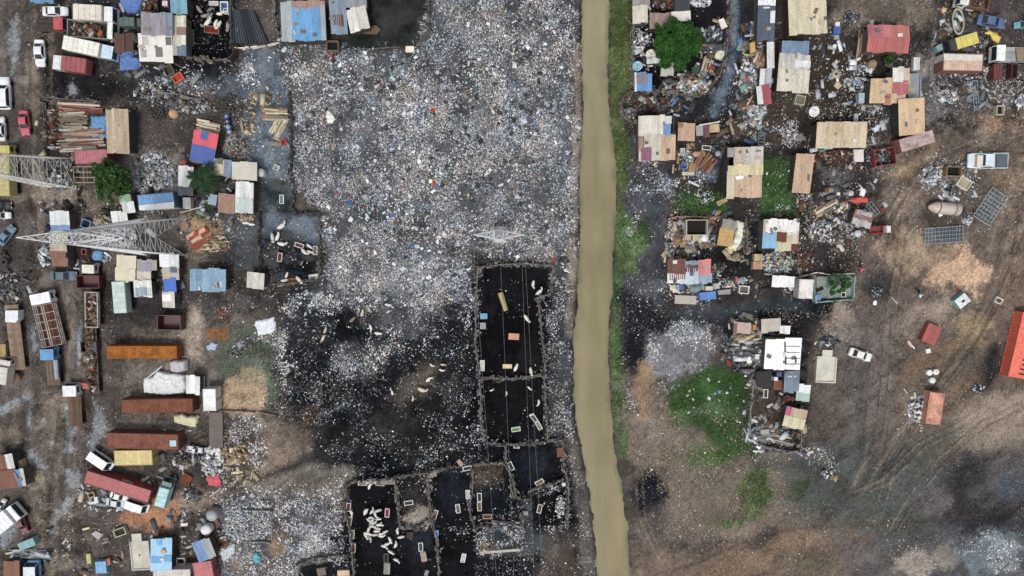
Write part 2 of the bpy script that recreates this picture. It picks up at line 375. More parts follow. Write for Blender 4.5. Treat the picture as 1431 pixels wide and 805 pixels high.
paint(E(990,235,14,22), (78,88,98), .7, .9, .8, .6); paint(E(930,255,14,14), (64,74,84), .7, .8, .8, .6)
paint(P((908,205),(925,240),(922,330),(930,430),(918,440),(912,330),(904,250)), (52,58,66), .6, .9, .8, .5)
paint(P((865,400),(925,436),(1000,440),(1130,402),(1200,430),(1190,450),(1010,455),(955,470),(912,500),(905,540),(880,540),(866,470)), (25,27,32), 1, 1, 1.6)
paint(P((930,440),(1010,425),(1130,412),(1130,430),(1000,450)), (58,66,74), .9, .6, 1.2, .4)
paint(P((1060,60),(1210,60),(1230,170),(1200,240),(1100,215),(1060,180)), (55,47,40), 1.4, 1, 1.6)
paint(P((1100,205),(1225,205),(1225,300),(1110,300)), (50,45,43), 1, 1, 1.2); paint(E(1170,246,24,14), (74,74,76), .9, .8, 1, .4)
paint(P((1062,225),(1108,222),(1112,300),(1063,300)), (50,80,38), .7, 1, .8); paint(P((948,270),(1012,268),(1016,302),(946,302)), (48,76,38), .7, 1, .9)
paint(P((1180,300),(1600,280),(1600,900),(1160,900),(1180,620),(1190,470)), (92,81,72), 2, 1, 2.5)
paint(P((1160,-60),(1330,-60),(1310,40),(1210,40),(1165,30)), (104,93,82), 1.5, 1, 2)
paint(P((1300,-60),(1600,-60),(1600,160),(1310,165),(1300,60)), (70,63,60), 1.5, 1, 2)
paint(P((1225,200),(1310,180),(1600,150),(1600,300),(1260,320),(1225,300)), (86,76,67), 1.5, 1, 2)
paint(P((1280,80),(1305,80),(1325,160),(1300,175),(1282,140)), (96,94,94), .9, .9, 1, .2)
for p, c, k in (((1338,378,44,27,-8),(178,146,116),1), ((1278,352,48,26,-10),(138,119,97),.9), ((1172,450,20,22),(138,122,106),.9), ((1292,440,46,16,25),(128,114,100),.7), ((1358,462,22,26,-20),(142,124,88),.8), ((1392,588,62,44,20),(128,115,99),.95),
                ((1270,242,20,10,20),(120,102,80),.8), ((1290,222,30,10,25),(116,98,78),.7), ((1395,170,26,14),(124,98,76),.7), ((1410,260,18,40),(112,94,74),.7), ((1420,380,16,60,-15),(118,98,78),.6), ((1330,560,60,14,35),(106,86,66),.7), ((1310,500,70,12,30),(108,86,64),.6),
                ((1250,600,14,70,-15),(106,92,80),.6), ((1230,470,12,40),(104,94,86),.6), ((1110,640,60,30),(88,84,84),.8), ((1230,545,30,40),(100,90,84),.6), ((1300,640,40,14,30),(112,94,72),.6)):
    paint(E(*p), c, 1.4, k, 2)
paint(P((1204,470),(1210,480),(1208,640),(1200,650),(1196,560)), (54,54,58), .5, .8, .6)
paint(P((1160,450),(1240,440),(1240,620),(1190,640),(1150,600)), (90,84,83), 1.5, .5, 2)
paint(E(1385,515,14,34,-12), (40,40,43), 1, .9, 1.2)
paint(E(1227,400,22,18), (48,47,49), 1, .8, 1.2)
paint(P((864,540),(912,500),(935,560),(990,610),(1050,640),(1180,640),(1180,760),(900,760),(884,640)), (101,90,80), 1.5, 1, 2)
paint(E(955,487,52,36,20), (104,106,110), 1.2, .8, 1.6); paint(E(898,545,12,40), (122,98,74), .7, .9, .9); paint(E(893,625,16,26), (104,90,82), .8, .8, 1)
paint(P((930,548),(960,528),(1006,508),(1050,520),(1048,600),(1062,632),(1012,642),(985,602),(938,592)), (50,78,40), .8, 1, 1.2)
paint(E(985,575,34,14), (66,84,58), 1, .7, 1.4)
for e in ((1054,690,22,36,-10),(1115,688,18,12,30),(1012,640,20,14),(1020,728,18,10),(1140,785,30,14),(1275,735,20,16),(1170,790,14,10),(980,640,16,12)): paint(E(*e), (62,86,44), .9, .85, 1.6, None, 0, .4)
paint(P((1040,520),(1050,525),(1050,640),(1130,645),(1190,650),(1160,660),(1050,655),(1036,610)), (50,56,50), .9, .7, .8)
paint(P((990,304),(1062,304),(1062,350),(1050,385),(1000,398),(996,350)), (30,31,34), .8, .95, 1.2); paint(P((935,304),(992,304),(992,362),(932,362)), (44,42,42), .8, .8, 1); paint(P((1014,446),(1130,446),(1132,520),(1020,520)), (30,29,30), .8, .95, 1.2); paint(P((1090,320),(1200,318),(1196,380),(1100,382)), (52,47,46), 1, .8, 1.4)
paint(P((1048,530),(1095,520),(1135,560),(1130,628),(1080,626),(1052,610)), (72,63,57), .6, 1, .8); paint(P((1080,545),(1135,555),(1130,575),(1095,580)), (26,25,26), .6, .9, .8); paint(P((1055,600),(1120,600),(1118,628),(1060,622)), (40,37,36), .5, .8, .6)
paint(P((1130,500),(1185,500),(1180,610),(1135,610)), (88,78,68), 1.2, .7, 1.2)
paint(P((1110,640),(1220,620),(1240,680),(1160,720),(1110,700)), (72,74,74), 1.4, .8, 1.8, .2)
paint(P((880,860),(880,760),(960,770),(1100,735),(1220,725),(1600,700),(1600,860)), (98,84,72), 2, .9, 2.4)
paint(P((960,830),(1000,770),(1110,740),(1230,735),(1225,750),(1100,765),(1030,830)), (114,94,74), 1, .7, 1.6)
paint(P((1030,770),(1060,745),(1085,735),(1090,748),(1060,770)), (58,54,54), .8, .8, 1)
paint(P((1250,650),(1600,600),(1600,900),(1260,830),(1220,740),(1240,690)), (72,70,71), 2, .9, 2.5); paint(E(1215,700,70,34), (72,76,66), 1.6, .7, 2.4); paint(E(1290,680,46,30), (92,86,84), 1.4, .7, 2.2)
paint(P((1300,660),(1350,640),(1370,700),(1431,700),(1431,740),(1340,760),(1320,720)), (38,38,41), 2.2, .8, 4); paint(P((1330,735),(1400,725),(1440,720),(1440,760),(1360,770)), (40,42,47), 2.2, .8, 4); paint(P((1345,640),(1372,650),(1368,700),(1350,720),(1335,700)), (46,46,48), 2.2, .6, 4); paint(E(1300,700,26,22), (98,90,88), 1.2, .8, 1.6)
paint(P((1105,645),(1200,620),(1330,600),(1300,700),(1240,745),(1120,735)), (66,71,66), 2, .75, 4); paint(P((1170,745),(1300,735),(1440,760),(1440,830),(1200,830)), (74,74,76), 1.4, .6, 3); paint(E(1275,790,26,18), (142,130,118), 1, .8, 1.4); paint(E(1325,780,18,16), (120,110,100), 1, .7, 1.4); paint(E(1385,775,50,34), (98,108,116), 1.4, .7, 2)
paint(E(1415,680,18,22), (66,74,86), 1.4, .6, 1.6)
paint(E(907,688,24,34,-15), (27,29,37), .9, 1, 1.4); paint(E(918,730,16,26), (66,60,62), 1, .8, 1.2)
def track(pts, w_, c, k=.7, soft=.25):
    for (ax, ay), (bx, by) in zip(pts, pts[1:]):
        L_ = math.hypot(bx - ax, by - ay); nx_, ny_ = -(by - ay) / L_ * w_ / 2, (bx - ax) / L_ * w_ / 2
        paint(Zone([(ax + nx_, ay + ny_), (bx + nx_, by + ny_), (bx - nx_, by - ny_), (ax - nx_, ay - ny_)]), c, soft, k, .25)
for off, cc_, kk_ in ((0, (66,58,52), .55), (9, (120,104,88), .4), (18, (64,57,52), .5), (30, (124,104,84), .35)):
    track([(1431, 215 + off), (1350, 205 + off), (1290, 232 + off), (1245, 285 + off), (1215, 330 + off)], 4, cc_, kk_)
    track([(1425 - off, 300), (1408 - off, 380), (1370 - off, 470), (1320 - off, 545), (1262 - off, 610), (1215 - off, 690)], 4, cc_, kk_)
    if off == 0: track([(880, 812 - off), (960, 792 - off), (1040, 758 - off), (1110, 738 - off), (1200, 735 - off), (1300, 728 - off), (1440, 712 - off)], 4, cc_, kk_)
    track([(40 + off, -10), (42 + off, 120), (36 + off, 260), (60 + off, 360), (92 + off, 430), (84 + off, 560), (70 + off, 680), (62 + off, 820)], 3, cc_, kk_)
    track([(1210 + off, 440), (1214 + off, 520), (1207 + off, 600), (1196 + off, 660)], 3, cc_, kk_ * .8)
for q_ in ([(1431,330),(1400,400),(1350,480),(1290,560),(1240,640),(1225,700)], [(1431,180),(1370,190),(1310,215),(1260,262),(1235,310),(1225,360)], [(1260,300),(1250,370),(1235,450),(1232,520),(1222,610)], [(1431,560),(1370,590),(1310,640),(1270,690),(1240,740)],
           [(1310,-5),(1300,60),(1298,120),(1312,170),(1350,200)], [(900,640),(960,700),(1000,760),(1010,810)], [(1180,690),(1230,670),(1280,620),(1340,590)], [(884,640),(890,720),(912,770),(940,812)], [(1050,660),(1040,700),(1020,740)]):
    for o_, c_, k_ in ((0, (52,47,44), .5), (2.2, (126,112,98), .4), (10, (54,49,46), .5), (12.2, (124,110,96), .35)): track([(x + o_, y + o_ * .5) for x, y in q_], 1.6, c_, k_, .12)
# fine mottling of the soil itself, then the river cut
lum = Gcol @ np.array([.3, .55, .15]); Gcol = lum[..., None] + (Gcol - lum[..., None]) * .86; Gcol = Gcol * np.array([.99, 1.0, 1.02]) * (1 + .2 * sstep((lum - .03) / .04))[..., None]
s1 = fbm(GX, GY * .16, 1.3, 71, 4); a_ = R(38); u_, v_ = GX * math.cos(a_) + GY * math.sin(a_), -GX * math.sin(a_) + GY * math.cos(a_); s2 = fbm(u_ * .2, v_, 1.5, 81, 4)
wl_ = sstep((-70 - GX) / 14 + .5); wr_ = sstep((GX - 52) / 14 + .5) * sstep((-GY + 22) / 14 + .5)
blot = sstep((fbm(GX, GY, 5, 91, 5, .6) - .55) / .09 + .5); dust = sstep((fbm(GX, GY, 6, 95, 5, .6) - .58) / .1 + .5)
mott = .52 + .50 * n3 + .50 * n2 + (n4 - .5) * .3 + RNG.normal(0, .2, GX.shape) + (s1 - .5) * 1.1 * wl_ + (s2 - .5) * .7 * wr_
calm = 1 - .65 * sstep((GX - 20) / 20 + .5) * sstep((-GY - 8) / 14 + .5); mott *= (1 - .36 * blot * calm) * (1 + .45 * dust * calm)
Gcol *= np.clip(mott, .25, 2.2)[..., None]
Gwet *= sstep((n2 - .35) / .3)
rd = RIVER.sdf(GX, GY) + (n2 - .5) * .9 + (n3 - .5) * .5
Gh += -1.5 * sstep((rd + .5) / 1.8) + .0
far = np.maximum(np.abs(GX) - 98, np.abs(GY + 8) - 62); Gh = np.where(far > 0, Gh * np.exp(-np.maximum(far, 0) / 20), Gh)
fk = sstep(far / 14)[..., None]; Gcol = Gcol * (1 - fk) + np.array(lin((82, 76, 69))) * fk; Gcol = np.clip(Gcol, .003, .8)
def gz(x, y):
    """ground height"""
    fx = float(np.interp(x, GXs, np.arange(len(GXs)))); fy = float(np.interp(y, GYs, np.arange(len(GYs))))
    return float(Gh[min(int(fy + .5), len(GYs) - 1), min(int(fx + .5), len(GXs) - 1)])
def gzv(x, y):
    ix = np.clip(np.round(np.interp(x, GXs, np.arange(len(GXs)))).astype(int), 0, len(GXs) - 1); iy = np.clip(np.round(np.interp(y, GYs, np.arange(len(GYs)))).astype(int), 0, len(GYs) - 1)
    return Gh[iy, ix]
gm = bpy.data.materials.new('soil'); gm.use_nodes = True
t = gm.node_tree; N = t.nodes; L = t.links; b = N['Principled BSDF']; b.inputs['Specular IOR Level'].default_value = .35
a1 = N.new('ShaderNodeAttribute'); a1.attribute_name = 'tint'; a2 = N.new('ShaderNodeAttribute'); a2.attribute_name = 'wet'
tc = N.new('ShaderNodeTexCoord'); no = N.new('ShaderNodeTexNoise'); no.inputs['Scale'].default_value = 4.5; no.inputs['Detail'].default_value = 6; no.inputs['Roughness'].default_value = .72
L.new(tc.outputs['Object'], no.inputs['Vector'])
mr = N.new('ShaderNodeMapRange'); mr.inputs[1].default_value = .3; mr.inputs[2].default_value = .7; mr.inputs[3].default_value = .42; mr.inputs[4].default_value = 1.5; L.new(no.outputs['Fac'], mr.inputs[0])
cc = N.new('ShaderNodeCombineColor'); [L.new(mr.outputs[0], cc.inputs[i]) for i in range(3)]
mx = N.new('ShaderNodeMix'); mx.data_type = 'RGBA'; mx.blend_type = 'MULTIPLY'; mx.inputs[0].default_value = 1
L.new(a1.outputs['Color'], mx.inputs[6]); L.new(cc.outputs[0], mx.inputs[7]); L.new(mx.outputs[2], b.inputs['Base Color'])
rr = N.new('ShaderNodeMapRange'); rr.inputs[3].default_value = .95; rr.inputs[4].default_value = .22; L.new(a2.outputs['Fac'], rr.inputs[0]); L.new(rr.outputs[0], b.inputs['Roughness'])
rs = N.new('ShaderNodeMapRange'); rs.inputs[3].default_value = .03; rs.inputs[4].default_value = .5; L.new(a2.outputs['Fac'], rs.inputs[0]); L.new(rs.outputs[0], b.inputs['Specular IOR Level'])
bp = N.new('ShaderNodeBump'); bp.inputs['Strength'].default_value = .5; bp.inputs['Distance'].default_value = .07; L.new(no.outputs['Fac'], bp.inputs['Height']); L.new(bp.outputs[0], b.inputs['Normal'])
ny, nx = GX.shape; idx = np.arange(ny * nx).reshape(ny, nx)
F = np.stack([idx[:-1, :-1], idx[:-1, 1:], idx[1:, 1:], idx[1:, :-1]], -1).reshape(-1, 4)
me = nmesh('ground', np.stack([GX, GY, Gh], -1).reshape(-1, 3), [F], Gcol.reshape(-1, 3), gm)
wa = me.attributes.new('wet', 'FLOAT', 'POINT'); wa.data.foreach_set('value', Gwet.astype(np.float32).ravel())
me.polygons.foreach_set('use_smooth', np.ones(len(me.polygons), bool))
tag(link('ground', me), kind='structure')

# ---------------------------------------------------------------- river
wm = bpy.data.materials.new('muddy_water'); wm.use_nodes = True
t = wm.node_tree; N = t.nodes; L = t.links; b = N['Principled BSDF']; b.inputs['Roughness'].default_value = .3; b.inputs['Specular IOR Level'].default_value = .35
tc = N.new('ShaderNodeTexCoord'); no = N.new('ShaderNodeTexNoise'); no.inputs['Scale'].default_value = .12; no.inputs['Detail'].default_value = 4; L.new(tc.outputs['Object'], no.inputs['Vector'])
sx = N.new('ShaderNodeSeparateXYZ'); L.new(tc.outputs['Object'], sx.inputs[0])
m1 = N.new('ShaderNodeMapRange'); m1.inputs[1].default_value = 30; m1.inputs[2].default_value = -35; L.new(sx.outputs['Y'], m1.inputs[0])
mx = N.new('ShaderNodeMix'); mx.data_type = 'RGBA'; L.new(m1.outputs[0], mx.inputs[0]); mx.inputs[6].default_value = (*lin((138,130,103)), 1); mx.inputs[7].default_value = (*lin((114,103,64)), 1)
m2 = N.new('ShaderNodeMapRange'); m2.inputs[1].default_value = .35; m2.inputs[2].default_value = .65; m2.inputs[3].default_value = .9; m2.inputs[4].default_value = 1.08; L.new(no.outputs['Fac'], m2.inputs[0])
cc = N.new('ShaderNodeCombineColor'); [L.new(m2.outputs[0], cc.inputs[i]) for i in range(3)]
mm = N.new('ShaderNodeMix'); mm.data_type = 'RGBA'; mm.blend_type = 'MULTIPLY'; mm.inputs[0].default_value = 1; L.new(mx.outputs[2], mm.inputs[6]); L.new(cc.outputs[0], mm.inputs[7]); at3 = N.new('ShaderNodeAttribute'); at3.attribute_name = 'tint'; m5 = N.new('ShaderNodeMix'); m5.data_type = 'RGBA'; m5.blend_type = 'MULTIPLY'; m5.inputs[0].default_value = 1; L.new(mm.outputs[2], m5.inputs[6]); L.new(at3.outputs['Color'], m5.inputs[7]); L.new(m5.outputs[2], b.inputs['Base Color'])
n5 = N.new('ShaderNodeTexNoise'); n5.inputs['Scale'].default_value = 2.2; n5.inputs['Detail'].default_value = 3; L.new(tc.outputs['Object'], n5.inputs['Vector'])
bp = N.new('ShaderNodeBump'); bp.inputs['Strength'].default_value = .25; bp.inputs['Distance'].default_value = .05; L.new(n5.outputs['Fac'], bp.inputs['Height']); L.new(bp.outputs[0], b.inputs['Normal'])
lp = np.array(RIVER.p[:14][:, [1, 0]]); rp = np.array(RIVER.p[14:][:, [1, 0]])
ys = np.concatenate([np.linspace(lp[:, 0].max() - 1, 60, 20), np.arange(59.5, -66, -.4), np.linspace(-67, lp[:, 0].min() + 1, 20)])
lx = np.interp(ys, lp[::-1, 0], lp[::-1, 1]) - 1.3; rx = np.interp(ys, rp[:, 0], rp[:, 1]) + 1.3; ncol = 30
us = np.linspace(0, 1, ncol); WX = lx[:, None] + (rx - lx)[:, None] * us[None]; WY = np.repeat(ys[:, None], ncol, 1)
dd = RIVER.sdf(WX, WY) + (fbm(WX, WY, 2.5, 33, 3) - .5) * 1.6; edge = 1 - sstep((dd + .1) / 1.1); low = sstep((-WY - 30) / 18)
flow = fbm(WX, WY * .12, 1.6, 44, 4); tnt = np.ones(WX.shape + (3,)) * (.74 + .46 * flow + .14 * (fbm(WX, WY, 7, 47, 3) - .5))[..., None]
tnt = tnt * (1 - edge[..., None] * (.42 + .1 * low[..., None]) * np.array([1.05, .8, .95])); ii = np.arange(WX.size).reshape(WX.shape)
F = np.stack([ii[:-1, :-1], ii[1:, :-1], ii[1:, 1:], ii[:-1, 1:]], -1).reshape(-1, 4)
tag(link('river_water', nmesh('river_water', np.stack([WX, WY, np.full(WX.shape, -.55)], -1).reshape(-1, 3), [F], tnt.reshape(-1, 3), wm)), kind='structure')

# ---------------------------------------------------------------- litter and grass (uncountable)
BITS, LEAF = mat((255, 255, 255), 'bits'), mat((255, 255, 255), 'leaf')
PAL = dict(
 trash=[(22,(212,211,213)),(26,(156,157,162)),(22,(110,117,125)),(9,(172,160,146)),(20,(54,56,60)),(2.5,(190,150,144)),(2.5,(104,130,164)),(1.2,(120,150,138)),(1.2,(196,176,136)),(5,(110,88,70)),(6,(240,240,240))],
 pale=[(24,(224,226,229)),(28,(178,182,186)),(22,(132,140,148)),(8,(200,186,165)),(8,(60,60,64)),(1.5,(120,145,185)),(1,(186,140,132))],
 dirt=[(20,(170,168,165)),(20,(120,112,104)),(20,(50,47,46)),(12,(150,132,112)),(6,(220,220,220)),(2,(150,70,55))],
 dark=[(30,(52,54,58)),(20,(96,100,105)),(12,(150,154,158)),(8,(205,208,212)),(4,(110,96,80)),(1,(150,60,50)),(1,(70,100,150))],
 dry=[(20,(140,124,106)),(30,(112,98,86)),(5,(180,166,148)),(10,(80,70,62)),(10,(92,100,66)),(3,(215,212,205))],
 rust=[(28,(96,66,52)),(22,(72,54,47)),(18,(132,116,100)),(14,(58,57,58)),(10,(186,182,176)),(3,(150,90,62))],
 colour=[(20,(216,218,222)),(8,(86,118,164)),(9,(196,156,126)),(6,(206,188,130)),(5,(180,104,96)),(18,(150,158,166)),(14,(62,64,68)),(7,(122,158,150)),(12,(222,214,198))],
 wood=[(30,(176,160,132)),(24,(140,120,96)),(16,(205,194,170)),(14,(98,82,66)),(8,(120,116,110))],
 scrap=[(26,(88,90,93)),(18,(130,133,136)),(14,(188,192,195)),(20,(54,54,56)),(12,(98,78,64)),(8,(150,134,114)),(2,(92,116,146)),(1,(146,80,70))],
 grass=[(40,(56,88,42)),(25,(72,104,52)),(20,(44,70,35)),(10,(98,120,64)),(3,(130,130,84))],
 scrub=[(30,(86,106,54)),(25,(72,94,46)),(16,(118,116,76)),(14,(56,84,36)),(6,(140,128,98))])
PENZ = [Zone(p) for p in pens]
def sample(z, dens, clump=0, cs=5, soft=.8, seed=3):
    n = int(z.area() * dens * (1.9 if clump else 1.15)); ex = 1.5
    bb = (z.hi - z.lo + 2 * ex); n = int(n * bb[0] * bb[1] / max(z.area(), .1))
    x = RNG.uniform(z.lo[0] - ex, z.hi[0] + ex, n); y = RNG.uniform(z.lo[1] - ex, z.hi[1] + ex, n)
    d = z.sdf(x, y) + (fbm(x, y, 2.2, 21, 3) - .5) * 2.4
    k = sstep(d / (2 * soft) + .5)
    if clump: k = k * sstep((fbm(x, y, cs, seed, 4, .6) - .5) * clump + .5)
    k = k * (RIVER.sdf(x, y) < .3)
    for pz in PENZ[:-1]: k = k * (1 - .9 * (pz.sdf(x, y) > .5))
    m = RNG.random(n) < k; return x[m], y[m]
class Stuff:
    def __init__(s): s.V = []; s.F = []; s.C = []; s.o = 0
    def put(s, v, f, c): s.V.append(v); s.F.append(f + s.o); s.C.append(c); s.o += len(v)
    def build(s, name, m, label, cat, group=None):
        o = link(name, nmesh(name, np.concatenate(s.V), s.F, np.concatenate(s.C), m)); return tag(o, label, cat, group, 'stuff')
def litter(st, z, dens, pal, size=(.12, .5), clump=0, cs=5, soft=.8, seed=3, jit=.2):
    x, y = sample(z, dens * 1.9, clump, cs, soft, seed); size = (size[0] * .62, size[1] * .66)
    sz = size[0] + (size[1] - size[0]) * RNG.random(len(x)) ** 2.2
    P_ = np.stack([x, y, gzv(x, y) + .01], 1); 
    cs_ = pal_cols(PAL[pal], len(x), jit); f1, f2 = fbm(x, y, 1.6, 133, 3, .6), fbm(x, y, 4, 151, 3)
    cs_ = np.clip(cs_ * np.clip(.45 + 1.12 * f1, .4, 1.4)[:, None] * (1 + (f2 - .5)[:, None] * np.array([-.3, -.02, .28])), .003, .85); st.put(*flakes(P_, sz, cs_))
st = Stuff()
litter(st, TRASH, 31, 'trash', (.1, .38), 2.2, 3, 1.0, 5); litter(st, TRASH, 9, 'dark', (.1, .46), 4, 2.5, .7, 9)
litter(st, P((420,90),(560,80),(700,130),(800,180),(800,330),(640,340),(560,300),(430,230)), 3, 'pale', (.1, .55), 6, 6, 2, 15)
litter(st, P((640,-20),(800,-20),(800,150),(680,140),(610,60)), 4, 'pale', (.1, .5), 6, 5, 2, 16)
litter(st, P((445,300),(640,320),(600,420),(500,415),(450,380)), 3, 'pale', (.1, .42), 6, 5, 1.5, 17)
litter(st, TRASH, .16, 'pale', (.5, 1.2), 4, 3, .7, 77); litter(st, TRASH, .05, 'colour', (.5, 1.1), 4, 3, .7, 78); litter(st, TRASH, .2, 'dark', (.6, 1.6), 4, 3, .7, 79)
st.build('trash_field', BITS, 'grey and white field of scattered plastic rubbish beside the muddy river', 'rubbish')
st = Stuff()
litter(st, BLACK, 4.5, 'dark', (.1, .42), 4, 3, 1.2, 18); litter(st, BLACK, .2, 'pale', (.12, .5), 5, 3, 1.2, 19)
for e, d, p in (((505,500,42,24,10),13,'trash'),((500,405,60,34,0),10,'trash'),((600,400,60,44,0),12,'trash'),((432,580,20,34,0),10,'scrap'),((398,520,10,62,0),14,'pale'),((435,430,40,22,0),11,'pale'),((570,470,40,20,0),7,'trash'),((470,550,50,40),5,'dark'),
                ((620,640,40,22),6,'dark'),((700,755,40,22),11,'trash'),((776,710,16,34),9,'pale'),((645,600,34,20),4,'pale'),((640,560,20,40),4,'dark'),((655,450,14,40),8,'pale'),((583,722,20,12,20),16,'wood'),((560,655,60,12),5,'dark'),((640,745,20,8),10,'trash'),((680,762,12,9),9,'colour')):
    litter(st, E(*e), d, p, (.12, .5), 6, 3, 1.2, 23)
litter(st, P((766,380),(800,372),(798,480),(798,560),(804,620),(786,612),(766,600)), 12, 'trash', (.12, .45), 5, 3, .7, 24)
litter(st, P((792,60),(812,60),(810,260),(806,420),(798,470),(790,440),(800,250)), 7, 'dirt', (.1, .35), 4, 3, .5, 25)
litter(st, P((800,620),(822,690),(836,850),(820,850),(806,720),(794,640)), 9, 'dirt', (.1, .35), 4, 3, .5, 26)
st.build('mud_litter', BITS, 'dark litter strewn over the black mud around the animal pens', 'rubbish')
st = Stuff()
litter(st, P((60,-60),(400,-60),(400,860),(120,860),(120,430),(60,330)), 2.3, 'dirt', (.08, .34), 5, 4, 1, 28); litter(st, P((-120,-60),(60,-60),(110,420),(120,860),(-120,860)), .9, 'dirt', (.08, .25), 5, 4, 1, 29)
litter(st, P((300,690),(480,670),(480,790),(440,840),(300,840),(320,760)), 9, 'trash', (.14, .55), 6, 4, 1, 30)
for e, d, p in (((345,730,34,30),16,'pale'),((425,735,50,40),9,'pale'),((310,775,18,18),16,'pale'),((345,620,30,40),14,'trash'),((325,650,40,30),10,'pale'),((215,245,32,28),18,'trash'),((385,95,60,26),8,'pale'),((360,160,40,80),2,'pale'),((235,125,40,20),8,'pale'),
                ((380,470,20,16),6,'pale'),((280,110,50,20),3,'pale'),((300,330,36,20),3,'wood'),((330,420,60,30),2,'dirt'),((415,700,60,30),5,'dirt'),((395,345,40,40),2.5,'dark'),((340,215,16,20),8,'dirt'),((255,690,20,14),9,'scrap'),((150,150,60,8),6,'dirt'),((180,290,60,10),5,'dirt'),((120,720,60,40),3,'dirt'),((450,770,30,30),9,'trash')):
    litter(st, E(*e), d, p, (.12, .5), 5, 3, 1, 31)
litter(st, P((335,72),(412,66),(414,135),(384,128),(360,95)), 13, 'trash', (.12, .5), 3, 3, 1.2, 31); litter(st, P((400,130),(416,130),(420,250),(404,250)), 9, 'trash', (.12, .5), 3, 3, 1, 31)
st.build('yard_litter', BITS, 'small scraps strewn over the lorry yards west of the rubbish field', 'rubbish')
st = Stuff()
litter(st, P((884,-60),(1560,-60),(1560,320),(1220,330),(1190,450),(866,460),(866,200)), 3, 'dirt', (.08, .36), 5, 3.5, 1, 33)
litter(st, P((1180,300),(1560,300),(1560,860),(880,860),(880,640),(1060,640),(1180,600)), 2.4, 'dirt', (.06, .24), 4, 4, 1, 34)
for e, d, p in (((955,485,50,36,20),14,'trash'),((955,485,46,32,20),8,'pale'),((930,535,16,36),9,'trash'),((930,545,12,36),5,'dry'),((880,290,14,40),11,'pale'),((960,255,40,16,20),8,'pale'),((900,250,30,30),6,'trash'),((905,440,40,40),3.5,'dark'),((1060,90,14,60),14,'pale'),((1145,115,60,50),4,'dirt'),((1135,165,50,40),4,'trash'),((1090,150,40,40),5,'trash'),((1215,160,16,40),9,'pale'),
                ((1340,135,40,26),12,'scrap'),((1400,120,34,30),9,'pale'),((1325,250,40,34),9,'trash'),((1360,295,40,20),7,'dirt'),((1170,320,50,14),10,'trash'),((1155,290,50,14),7,'wood'),((1085,190,30,14),14,'pale'),((1110,285,20,14),12,'pale'),((980,405,60,20),8,'trash'),((1050,330,14,36),8,'scrap'),((940,330,16,40),9,'dirt'),
                ((1390,775,44,30),11,'pale'),((1280,780,30,24),6,'dirt'),((1000,640,110,70),5,'dry'),((960,700,80,60),4,'dry'),((935,600,14,60),9,'dry'),((1100,470,100,40),2,'dirt'),((1180,340,24,20),5,'trash'),((1345,30,40,40),4,'scrap'),((905,60,12,60),5,'pale'),((1000,130,100,30),2,'dark'),((1110,330,40,60),3,'dirt'),((1275,590,16,20),4,'pale'),
                ((1075,750,100,40),3,'dry'),((1225,760,60,40),3,'dry'),((880,540,14,60),3,'pale'),((1150,640,20,16),5,'pale'),((1310,235,16,14),10,'pale'),((1385,85,20,12),10,'pale')):
    litter(st, E(*e), d, p, (.1, .46), 5, 3, 1, 35)
litter(st, P((945,545),(1000,515),(1044,525),(1040,600),(960,580)), .16, 'pale', (.5, 1.1), 0); litter(st, P((1066,228),(1105,224),(1104,296),(1068,296)), .12, 'pale', (.4, 1.0), 0)
xr = RNG.uniform(0, 1, 30); yr = RNG.uniform(-52, 40, 30); Xr = np.interp(-yr, -ys, lx) + 2 + xr * (np.interp(-yr, -ys, rx) - np.interp(-yr, -ys, lx) - 4); st.put(*flakes(np.stack([Xr, yr, np.full(30, -.55)], 1), RNG.uniform(.06, .2, 30), pal_cols(PAL['dirt'], 30, .2), .2))
st.build('bank_litter', BITS, 'small scraps and dust strewn over the ground east of the river', 'rubbish')
CL = Stuff()
def clutter(z, dens, pal, size=(.12, 1.15), long=1.5):
    dens *= 2.6
    x, y = sample(z, dens, 6, 3, .5, 207); n = len(x)
    if not n: return
    S = np.zeros((n, 3)); s = size[0] + (size[1] - size[0]) * RNG.random(n) ** 3.2; S[:, 0] = s * RNG.uniform(.7, 1.6, n) * long ** RNG.random(n); S[:, 1] = s * RNG.uniform(.3, .9, n); S[:, 2] = s * RNG.uniform(.05, .5, n)
    CL.put(*(lambda q: (q[0], q[1], q[2]))(chunks(np.stack([x, y, gzv(x, y) + S[:, 2] * .45 + .02], 1), S, RNG.uniform(0, math.tau, n), .15, pal_cols(PAL[pal], n, .2))))
